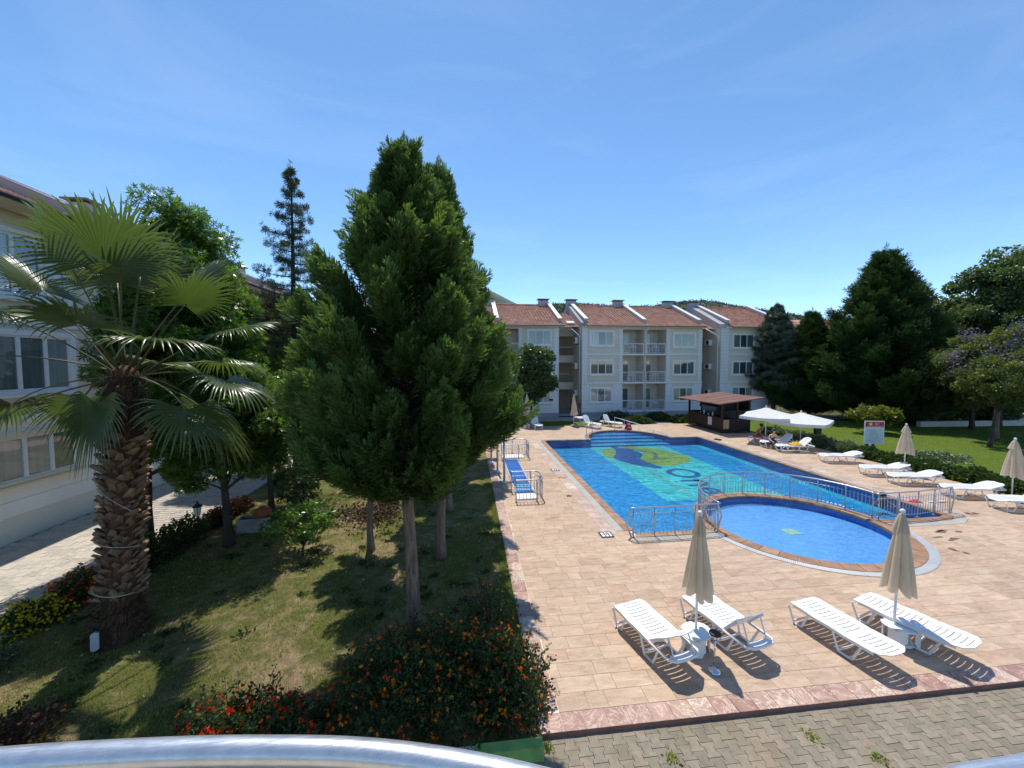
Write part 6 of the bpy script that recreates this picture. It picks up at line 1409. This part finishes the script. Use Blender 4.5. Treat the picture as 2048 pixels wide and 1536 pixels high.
# ------------------------------------------------------------------ bar hut
hut = empty('bar_hut', (18.0, 25.6, 0), 0, 'dark brown timber bar hut with a shallow sloping felt roof beside the pool', 'bar hut'); HW, HD = 2.1, 4.1
for x, y, h in ((0, 0, 2.15), (HW, 0, 2.45), (0, HD, 2.15), (HW, HD, 2.45), (1.15, 0, 2.3)): part_box('post', M['wood'], hut, x-0.06, x+0.06, y-0.06, y+0.06, 0, h)
def planks(x0, x1, y0, y1, z0, z1, step=0.14):
    if x1-x0 > y1-y0: n = round((x1-x0)/step); [part_box('plank', M['wood'], hut, x0+(x1-x0)*i/n+0.004, x0+(x1-x0)*(i+1)/n-0.004, y0+(0.004 if i % 2 else 0), y1, z0, z1) for i in range(n)]
    else: n = round((y1-y0)/step); [part_box('plank', M['wood'], hut, x0+(0.004 if i % 2 else 0), x1, y0+(y1-y0)*i/n+0.004, y0+(y1-y0)*(i+1)/n-0.004, z0, z1) for i in range(n)]
planks(-0.03, 0.0, 0.06, HD-0.06, 0.16, 1.05); planks(0.06, HW, -0.05, -0.02, 0.10, 1.02); planks(1.2, HW, -0.045, -0.015, 1.03, 1.62); planks(HW-0.02, HW+0.02, 0, HD, 0.05, 2.3, 0.2); planks(0.06, HW-0.1, HD-0.02, HD+0.02, 0.05, 1.2)
part_box('counter', M['wood'], hut, -0.16, 0.34, 0.07, HD-0.07, 1.05, 1.10); part_box('back_shelf', M['glass_pale'], hut, 1.5, 2.05, 0.6, 3.4, 0.9, 1.5); part_box('inner_wall', M['black'], hut, 0.8, 2.06, 1.0, 3.95, 1.51, 2.1)
part_box('foot_bar', M['wood'], hut, -0.28, -0.2, 0.1, HD-0.1, 0.14, 0.2); part_box('fridge', M['glass_dark'], hut, 0.45, 0.78, 1.3, 3.1, 1.11, 1.75)
for k, (yy, hh, mt) in enumerate(((1.25, 0.30, 'plastic'), (1.75, 0.12, 'plastic'), (2.3, 0.34, 'plastic'), (2.75, 0.2, 'glass_pale'))): tag(MB().lathe([(0.05, 0), (0.05, hh*0.7), (0.02, hh*0.8), (0.02, hh)], 10).build('bottle', M[mt], None, True, (18.12, 25.6+yy, 1.104)), ('tall white bottle on the bar counter nearest to the post', 'short white cup on the bar counter', 'tall pale bottle in the middle of the bar counter', 'glass jug at the far end of the bar counter')[k], 'bottle', 'things on the bar counter')
mb = MB(); mb.v = [(-0.75, -0.75, 2.12), (HW+0.75, -0.55, 2.52), (HW+0.75, HD+0.6, 2.52), (-0.75, HD+0.7, 2.12)]; mb.v += [(v[0], v[1], v[2]+0.07) for v in mb.v]; mb.f = [(0, 3, 2, 1), (4, 5, 6, 7), (0, 1, 5, 4), (1, 2, 6, 5), (2, 3, 7, 6), (3, 0, 4, 7)]; rf = mb.build('roof', M['felt'], hut)
for i in range(1, 5):
    yy = -0.7+(HD+1.3)*i/5; mb = MB(); mb.add([(-0.75, yy, 2.193), (HW+0.75, yy, 2.593), (HW+0.75, yy+0.04, 2.593), (-0.75, yy+0.04, 2.193), (-0.75, yy, 2.20), (HW+0.75, yy, 2.60), (HW+0.75, yy+0.04, 2.60), (-0.75, yy+0.04, 2.20)], [(0, 3, 2, 1), (4, 5, 6, 7), (0, 1, 5, 4), (1, 2, 6, 5), (2, 3, 7, 6), (3, 0, 4, 7)]); mb.build('felt_seam', M['felt'], rf)
nt_ = part_box('price_board', M['poster_white'], hut, -0.045, -0.032, 1.1, 1.55, 0.42, 1.02); 
for i in range(7): part_box('text_line', M['concrete'], nt_, -0.048, -0.046, 1.16, 1.16+0.33*(0.6+0.4*((i*37) % 10)/10), 0.93-0.07*i, 0.945-0.07*i)
tb = part_box('menu_board', M['felt'], hut, 0.02, 0.50, -0.10, -0.052, 0.28, 1.0); part_box('menu_sheet', M['poster_tan'], tb, 0.06, 0.46, -0.112, -0.101, 0.33, 0.95)
for i in range(6): part_box('text_line', M['gutter_metal'], tb, 0.12, 0.16+0.24*(0.5+0.5*((i*53) % 10)/10), -0.116, -0.113, 0.86-0.085*i, 0.875-0.085*i)

# ------------------------------------------------------------------ notice board and posts
sg = empty('notice_board', (22.85, 19.3, 0), -0.25, 'white notice board with a red header on a white pole at the lawn edge', 'sign')
part_box('pole', M['white_paint'], sg, -0.30+0.12, -0.30+0.22, 0.03, 0.10, 0, 1.5)
bd = part_box('board', M['white_paint'], sg, -0.50, 0.50, -0.02, 0.02, 0.42, 1.72)
part_box('header', M['red'], bd, -0.46, 0.46, -0.026, -0.021, 1.36, 1.68); part_box('sheet', M['poster_white'], bd, -0.44, 0.44, -0.026, -0.021, 0.46, 1.30)
MB().add([(-0.20+0.10*math.cos(2*PI*i/20), -0.0285, 1.55+0.10*math.sin(2*PI*i/20)) for i in range(20)], [tuple(reversed(range(20)))]).build('emblem', M['fl_yellow'], bd)
MB().add([(-0.20+0.055*math.cos(2*PI*i/16), -0.0295, 1.55+0.055*math.sin(2*PI*i/16)) for i in range(16)], [tuple(reversed(range(16)))]).build('emblem_centre', M['white_paint'], bd)
for i, (a, b, z) in enumerate(((0.0, 0.24, 1.60), (0.02, 0.2, 1.55), (0.0, 0.22, 1.50), (-0.40, 0.40, 1.41), (-0.38, 0.34, 1.37))): part_box('header_line', M['white_paint'], bd, a, b, -0.030, -0.027, z, z+0.016)
for i in range(11): part_box('text_line', M['plinth'], bd, -0.36+0.12*(i > 1), 0.05+0.33*(((i*41) % 10)/10), -0.029, -0.027, 1.20-0.065*i, 1.215-0.065*i)
for k, (x, y, h) in enumerate(((21.85, 21.85, 1.15), (23.15, 19.75, 1.25))): tag(bevel(part_box('dark_post', M['wood'], None, x-0.19, x+0.19, y-0.1, y+0.1, 0, h), 0.01), ('thick dark timber post behind the lower white parasol', 'thick dark timber post behind the notice board')[k], 'post', 'dark posts on the lawn edge')
# red cone shaped caution stand at the bay
cs_ = empty('caution_stand', (11.95, 27.75, 0), 0.2, 'red folding caution stand behind the sloping handrail', 'caution sign')
for s_ in (-1, 1):
    mb = MB(); mb.v = [(-0.24, s_*0.16, 0.02), (0.24, s_*0.16, 0.02), (0.13, s_*0.02, 0.66), (-0.13, s_*0.02, 0.66)]; mb.v += [(v[0], v[1]-0.02*s_, v[2]) for v in mb.v]; mb.f = [(0, 1, 2, 3), (7, 6, 5, 4), (0, 4, 5, 1), (1, 5, 6, 2), (2, 6, 7, 3), (3, 7, 4, 0)]; mb.build('panel', M['red'], cs_)
part_box('handle', M['red'], cs_, -0.06, 0.06, -0.015, 0.015, 0.66, 0.72)
for z, w in ((0.5, 0.09), (0.42, 0.12), (0.2, 0.14)): MB().add([(-w, -0.165+0.22*(z-0.02)*1.0, z), (w, -0.165+0.22*(z-0.02), z), (w, -0.165+0.22*(z+0.02), z+0.03), (-w, -0.165+0.22*(z+0.02), z+0.03)], [(0, 1, 2, 3)]).build('print', M['trim'], cs_)
# depth markers set in the deck
def marker(loc, label):
    m = empty('depth_marker', (loc[0], loc[1], 0.012), 0, label, 'depth marker', 'black framed depth markers set in the deck'); part_box('frame', M['black'], m, -0.19, 0.19, -0.18, 0.18, 0, 0.004)
    for a, b in ((-0.145, -0.062), (-0.032, 0.042), (0.072, 0.145)): part_box('white_tile', M['plastic'], m, a, b, -0.13, 0.13, 0.0045, 0.008)
    # numeral strokes, read from the pool side
    for b_ in ((-0.125, -0.065, -0.012, 0.012), (-0.03, 0.03, 0.03, 0.05), (-0.012, 0.012, -0.06, 0.05), (0.065, 0.12, -0.07, -0.05), (0.065, 0.12, 0.05, 0.07), (0.065, 0.08, -0.05, 0.05)): part_box('numeral_stroke', M['black'], m, *b_, 0.0085, 0.0105)
marker((3.96, 10.66), 'near black and white depth marker beside the pool corner'); marker((4.02, 17.6), 'far black and white depth marker half way along the pool')
sk_ = empty('skimmer_plate', (4.05, 16.4, 0.012), 0.5, 'small brown leaf shaped patch on the deck near the far depth marker', 'patch'); MB().prism([(-0.16, 0.1), (-0.1, -0.12), (0.1, -0.2), (0.17, -0.17), (0.05, 0.0), (-0.1, 0.12)], 0, 0.004).build('patch', M['coping'], sk_)
# ash stand
a_ = empty('ash_stand', (3.93, 5.62, 0.004), 0, 'steel ash stand with a black bowl between the two left foreground loungers', 'ash stand')
MB().lathe([(0.10, 0.0), (0.10, 0.015), (0.085, 0.03), (0.03, 0.055), (0.022, 0.075)], 28).build('foot', M['ash_steel'], a_, True); MB().tube([(0, 0, 0.05), (0, 0, 0.56)], 0.014, 12).build('stem', M['ash_steel'], a_, True)
MB().lathe([(0.03, 0.54), (0.075, 0.56), (0.088, 0.60), (0.088, 0.625)], 28, cap=False).build('bowl', M['ash_steel'], a_, True); MB().lathe([(0.0, 0.622), (0.06, 0.628), (0.09, 0.63), (0.092, 0.645), (0.075, 0.655), (0.0, 0.64)], 28, cap=False).build('ash_tray', M['black'], a_, True)
# towels, bag, slippers, things by the pool
def heap(name, loc, size, mat, seed, label, cat):
    r = random.Random(seed); mb = MB(); n = 14; g_ = []
    for i in range(n+1):
        for j in range(n+1):
            u, v = i/n*2-1, j/n*2-1; e = max(0, 1-(u*u+v*v)*0.8); mb.v.append((u*size[0]*(1+0.1*math.sin(v*5)), v*size[1]*(1+0.1*math.sin(u*4)), size[2]*e*(0.7+0.35*math.sin(u*9+seed)*math.cos(v*7+seed))+0.004))
    k = len(mb.v); mb.v += [(v[0], v[1], 0.0) for v in mb.v]
    for i in range(n):
        for j in range(n): a = i*(n+1)+j; mb.f += [(a, a+n+1, a+n+2, a+1), (k+a, k+a+1, k+a+n+2, k+a+n+1)]
    for i in range(n):
        for a, b in ((i, i+1), ((n)*(n+1)+i+1, n*(n+1)+i), ((i+1)*(n+1), i*(n+1)), (i*(n+1)+n, (i+1)*(n+1)+n)): mb.f.append((a, b, k+b, k+a))
    return tag(mb.build(name, M[mat], None, True, loc), label, cat)
heap('yellow_towel', (18.35, 19.68, 0.40), (0.32, 0.26, 0.20), 'yellow_cloth', 2, 'crumpled mustard yellow towel on the lounger under the lower white parasol', 'towel')
heap('dark_bag', (18.3, 20.45, 0.01), (0.35, 0.28, 0.26), 'navy', 5, 'dark patterned bag on the ground between the two loungers under the parasols', 'bag')
heap('white_towel', (19.3, 20.3, 0.40), (0.32, 0.2, 0.06), 'plastic', 7, 'folded white towel lying behind the raised lounger backs', 'towel')
heap('red_bundle', (15.95, 11.95, 0.02), (0.16, 0.12, 0.10), 'red_cloth', 8, 'small red bundle on the pool edge behind the right railing', 'bundle')
for k, x in enumerate((16.35, 16.75)): bevel(tag(part_box('pale_slipper', M['plastic'], None, x, x+0.28, 11.78, 11.88, 0.018, 0.05), ('pale slipper nearer the red bundle on the pool edge', 'pale slipper farther from the red bundle on the pool edge')[k], 'slipper', 'pale slippers by the red bundle'), 0.015)
for k, y in enumerate((23.35, 23.15)): bevel(tag(part_box('dark_slipper', M['black'], None, 15.95+0.1*k, 16.2+0.1*k, y, y+0.1, 0.018, 0.09), ('dark slipper on the coping below the bar hut, left one', 'dark slipper on the coping below the bar hut, right one')[k], 'slipper', 'dark slippers on the right coping'), 0.02)
# garden things on the left
ln = empty('garden_lantern', (-7.78, 11.85, -0.05), 0, 'small black garden lantern on a post beside the paved path', 'lantern'); MB().tube([(0, 0, 0), (0, 0, 0.70)], 0.035, 8).build('post', M['dark_metal'], ln)
MB().lathe([(0.06, 0.70), (0.10, 0.97)], 6).build('glass', M['lantern_glass'], ln); MB().lathe([(0.14, 0.97), (0.03, 1.07), (0.025, 1.12), (0.0, 1.14)], 6).build('cap', M['dark_metal'], ln)
for i in range(6): a = 2*PI*i/6; MB().tube([(0.062*math.cos(a), 0.062*math.sin(a), 0.70), (0.104*math.cos(a), 0.104*math.sin(a), 0.97)], 0.008, 4).build('bar', M['dark_metal'], ln)
pl = empty('stone_planter', (-6.45, 12.35, -0.05), 0.15, 'grey stone planter box with a tipped terracotta jar on the left lawn', 'planter')
for b in ((-0.48, 0.48, -0.22, -0.16), (-0.48, 0.48, 0.16, 0.22), (-0.48, -0.42, -0.16, 0.16), (0.42, 0.48, -0.16, 0.16)): part_box('side', M['concrete'], pl, *b, 0, 0.42)
part_box('soil', M['joint'], pl, -0.42, 0.42, -0.16, 0.16, 0, 0.34)
jar = MB().lathe([(0.06, 0), (0.16, 0.12), (0.19, 0.28), (0.13, 0.42), (0.09, 0.48), (0.11, 0.52)], 20).build('terracotta_jar', M['terracotta'], None, True, (-6.55, 12.38, 0.40)); jar.rotation_euler = (0.2, 1.25, 0.1); tag(jar, 'tipped terracotta jar lying in the grey stone planter', 'jar')
gl_ = empty('garden_light', (-6.52, 7.28, -0.05), 0.6, 'small pale grey garden light on a stake at the foot of the palm', 'garden light'); MB().tube([(0, 0, 0), (0, 0, 0.2)], 0.02, 6).build('stake', M['dark_metal'], gl_)
h_ = MB().prism([(-0.055, -0.14), (0.0, -0.17), (0.055, -0.14), (0.055, 0.12), (0.0, 0.15), (-0.055, 0.12)], 0, 0.07).build('housing', M['grey_box'], gl_, loc=(0, 0, 0.24)); h_.rotation_euler = (1.35, 0, 0); bevel(h_, 0.008)
mb = MB(); hp = [(-0.15, 16.6), (-0.05, 15.9), (-0.35, 15.3), (-0.1, 14.9), (-0.25, 14.5), (-0.75, 13.9), (-0.80, 13.5), (-0.35, 13.35), (0.15, 13.1), (0.28, 12.8), (-0.05, 12.45), (-0.6, 12.5), (-0.95, 12.8), (-1.1, 13.1)]
sp_ = []
for i in range(len(hp)-1):
    p0, p1, p2, p3 = [Vector(hp[max(0, min(len(hp)-1, i+k))]) for k in (-1, 0, 1, 2)]
    for k in range(8):
        t = k/8; q = 0.5*((2*p1)+(p2-p0)*t+(2*p0-5*p1+4*p2-p3)*t*t+(3*p1-p0-3*p2+p3)*t**3); sp_.append((q.x, q.y, 0.0))
tag(mb.tube(sp_, 0.013, 6).build('garden_hose', M['hose'], None, True), 'thin green garden hose winding over the shaded lawn beside the deck', 'hose')
# green painted kerb of the lantana bed
tag(part_box('green_kerb', M['green_kerb'], None, 0.05, 0.92, 4.60, 4.74, GZ, 0.12), 'green painted kerb at the corner of the lantana bed', 'kerb'); tag(part_box('pale_kerb', M['kerb'], None, -9.0, 0.045, 4.60, 4.74, GZ, 0.10), 'unpainted kerb continuing left of the green one', 'kerb')
# boundary wall and low fence on the right
tag(part_box('boundary_wall', M['wall_white'], None, 36.0, 62.0, 30.2, 30.4, 0, 2.1), 'pale boundary wall behind the jacarandas', 'wall')
bpy.data.objects['boundary_wall'].rotation_euler = (0, 0, -0.05)
tag(part_box('low_wall', M['kerb'], None, 33.5, 60.0, 28.3, 28.6, 0, 0.42), 'low sunlit wall below the boundary wall', 'wall'); bpy.data.objects['low_wall'].rotation_euler = (0, 0, -0.06)
fn = empty('metal_fence', (29.6, 37.0, 0), 0, 'thin metal fence seen between the cedar and the first right cypress', 'fence')
for z in (0.5, 1.2): MB().tube([(0, 0, z), (7, 0, z)], 0.03, 6).build('rail', M['plinth'], fn)
for i in range(15): MB().tube([(0.5*i, 0, 0), (0.5*i, 0, 1.25)], 0.02, 6).build('picket', M['plinth'], fn)

# ------------------------------------------------------------------ people
def body(name, joints, bones, mat, parent=None, lvl=2, root=0):
    me = bpy.data.meshes.new(name); me.from_pydata([j[:3] for j in joints], bones, []); o = obj(name, me, M[mat], parent)
    s_ = o.modifiers.new('skin', 'SKIN'); s_.use_smooth_shade = True
    for i, j in enumerate(joints): me.skin_vertices[0].data[i].radius = (j[3], j[4] if len(j) > 4 else j[3]); me.skin_vertices[0].data[i].use_root = (i == root)
    sb = o.modifiers.new('subdiv', 'SUBSURF'); sb.levels = lvl; sb.render_levels = lvl; return o
def seated_person(loc, rz, label, skin, cloth, hair_len, seat=0.36, lean=0.25, s_=1.0, robe=False):
    t = empty('person', loc, rz, label, 'person'); t.scale = (s_, s_, s_)
    h = seat+0.10
    J = [(0, 0, h, .13, .11), (0, lean*0.35, h+0.20, .12, .09), (0, lean*0.8, h+0.40, .145, .095), (0, lean*1.05, h+0.50, .06), (0, lean*1.25, h+0.60, .05), (0, lean*1.35, h+0.68, .082, .09), (0, lean*1.35, h+0.78, .075, .085),
         (0.10, 0.05, h-0.01, .085), (0.14, 0.42, h+0.03, .062), (0.15, 0.46, h-0.24, .048), (0.15, 0.47, 0.07, .034), (0.16, 0.60, 0.035, .03),
         (-0.10, 0.05, h-0.01, .085), (-0.14, 0.42, h+0.03, .062), (-0.15, 0.46, h-0.24, .048), (-0.15, 0.47, 0.07, .034), (-0.16, 0.60, 0.035, .03),
         (0.17, lean*0.85, h+0.42, .05), (0.23, lean+0.02, h+0.20, .038), (0.14, lean+0.25, h+0.10, .028), (0.11, lean+0.33, h+0.08, .030),
         (-0.17, lean*0.85, h+0.42, .05), (-0.23, lean+0.02, h+0.20, .038), (-0.14, lean+0.25, h+0.10, .028), (-0.11, lean+0.33, h+0.08, .030)]
    B_ = [(0, 1), (1, 2), (2, 3), (3, 4), (4, 5), (5, 6), (0, 7), (7, 8), (8, 9), (9, 10), (10, 11), (0, 12), (12, 13), (13, 14), (14, 15), (15, 16), (2, 17), (17, 18), (18, 19), (19, 20), (2, 21), (21, 22), (22, 23), (23, 24)]
    bd_ = body('body', J, B_, skin, t)
    hy, hz = lean*1.35, h+0.73
    hm = MB().sphere((0, hy-0.02, hz+0.03), 0.108, 16, 10, 1.05)
    hm.v = [v for v in hm.v]; ho = hm.build('hair', M['hair'], t, True)
    if hair_len: body('hair_length', [(0, hy-0.06, hz+0.02, .09, .06), (0, hy-0.10, hz-0.12, .08, .045), (0, hy-0.09, hz-0.26, .05, .03)], [(0, 1), (1, 2)], 'hair', t, 1)
    MB().sphere((0, hy+0.095, hz-0.01), 0.018).build('nose', M[skin], t, True)
    for sx in (-1, 1): MB().sphere((sx*0.034, hy+0.082, hz+0.018), 0.011).build('eye', M['black'], t, True); MB().sphere((sx*0.088, hy, hz), 0.022).build('ear', M[skin], t, True)
    for sx in (-1, 1):                                            # hands: palm with five short bent fingers
        c = Vector((sx*0.10, lean+0.345, h+0.078)); pal = MB().box(c.x-0.035, c.x+0.035, c.y-0.03, c.y+0.045, c.z-0.012, c.z+0.012)
        for k in range(4): x_ = c.x-0.027+0.018*k; l = (0.058, 0.07, 0.072, 0.062)[k]; pal.tube([(x_, c.y+0.04, c.z), (x_, c.y+0.04+l*0.55, c.z+0.004), (x_, c.y+0.04+l*0.9, c.z-0.022)], [0.0085, 0.008, 0.006], 6)
        pal.tube([(c.x-sx*0.03, c.y-0.01, c.z), (c.x-sx*0.062, c.y+0.02, c.z-0.002), (c.x-sx*0.068, c.y+0.05, c.z-0.012)], [0.010, 0.009, 0.007], 6); pal.build('hand', M[skin], t, True)
    if robe:
        body('dress', [(0, 0, h-0.02, .165, .15), (0, lean*0.35, h+0.20, .14, .11), (0, lean*0.78, h+0.38, .158, .108), (0.10, 0.05, h, .11), (0.13, 0.40, h+0.03, .09), (0.14, 0.45, h-0.18, .085), (-0.10, 0.05, h, .11), (-0.13, 0.40, h+0.03, .09), (-0.14, 0.45, h-0.18, .085)], [(0, 1), (1, 2), (0, 3), (3, 4), (4, 5), (0, 6), (6, 7), (7, 8)], cloth, t)
    else: body('shorts', [(0, 0, h, .15, .13), (0, 0.02, h+0.09, .135, .105), (0.10, 0.05, h-0.01, .105), (0.13, 0.30, h+0.02, .088), (-0.10, 0.05, h-0.01, .105), (-0.13, 0.30, h+0.02, .088)], [(0, 1), (0, 2), (2, 3), (0, 4), (4, 5)], cloth, t)
    return t
seated_person((17.75, 22.15, 0), -2.1, 'tanned shirtless person in red shorts sitting bent forward under the first white parasol', 'skin_tan', 'red_cloth', False, 0.31, 0.30)
seated_person((17.85, 20.85, 0), 2.7, 'person in a dark blue patterned dress sitting with the head bowed beside the tanned one', 'skin_fair', 'navy', True, 0.31, 0.34, robe=True, s_=0.95)
sw = empty('person', (15.05, 12.3, 0), 2.6, 'dark haired swimmer whose head shows above the water behind the right railing', 'person')
body('body', [(0, 0, -0.12, .15, .09), (0, 0.0, 0.02, .055), (0, 0.01, 0.10, .08, .088), (0, 0.01, 0.20, .074, .082), (0.17, 0, -0.10, .055), (0.28, 0.16, -0.14, .042), (0.2, 0.42, -0.12, .03), (-0.17, 0, -0.10, .055), (-0.28, 0.16, -0.14, .042), (-0.2, 0.42, -0.12, .03), (0, -0.1, -0.34, .12, .08)], [(0, 1), (1, 2), (2, 3), (0, 4), (4, 5), (5, 6), (0, 7), (7, 8), (8, 9), (0, 10)], 'skin_tan', sw)
MB().sphere((0, -0.012, 0.175), 0.106, 16, 10, 1.0).build('hair', M['hair'], sw, True); MB().sphere((0, 0.105, 0.13), 0.016).build('nose', M['skin_tan'], sw, True)
for sx in (-1, 1): MB().sphere((sx*0.034, 0.09, 0.16), 0.011).build('eye', M['black'], sw, True)

# ------------------------------------------------------------------ the balcony rail in front of the camera
bz = 4.2
RP = [(-1.6, 0.86), (-1.3, 0.885), (-0.98, 0.885), (-0.78, 0.877), (-0.60, 0.865), (-0.45, 0.85), (-0.28, 0.828), (-0.13, 0.798), (0.02, 0.757), (0.15, 0.712), (0.30, 0.655), (0.45, 0.61), (0.62, 0.59), (0.80, 0.60), (0.95, 0.625), (1.12, 0.63), (1.30, 0.635), (1.6, 0.65)]
br = empty('balcony', (0, 0, 0), 0, 'own balcony with a thick curved brushed metal handrail across the bottom of the picture', 'balcony')
sp_ = []
for i in range(len(RP)-1):
    p0, p1, p2, p3 = [Vector(RP[max(0, min(len(RP)-1, i+k))]) for k in (-1, 0, 1, 2)]
    for k in range(5):
        t = k/5; q = 0.5*((2*p1)+(p2-p0)*t+(2*p0-5*p1+4*p2-p3)*t*t+(3*p1-p0-3*p2+p3)*t**3); sp_.append((q.x, q.y))
MB().tube([(x, y-0.018, bz-0.018) for x, y in sp_], 0.026, 24).build('handrail', M['ash_rail'], br, True)
mb = MB(); n = len(sp_); 
vin = [(x*0.98, y-0.24) for x, y in sp_]; vout = [(x, y-0.01) for x, y in sp_]
mb.add([(x, y, bz-0.062) for x, y in vout]+[(x, y, bz-0.062) for x, y in vin]+[(x, y, bz-1.3) for x, y in vout]+[(x, y, bz-1.3) for x, y in vin], [f for i in range(n-1) for f in ((i, n+i, n+i+1, i+1), (i, i+1, 2*n+i+1, 2*n+i), (n+i, 3*n+i, 3*n+i+1, n+i+1))]); mb.build('parapet', M['parapet'], br)
part_box('balcony_floor', M['concrete'], br, -1.6, 1.8, -1.4, 0.5, 3.3, 3.42)
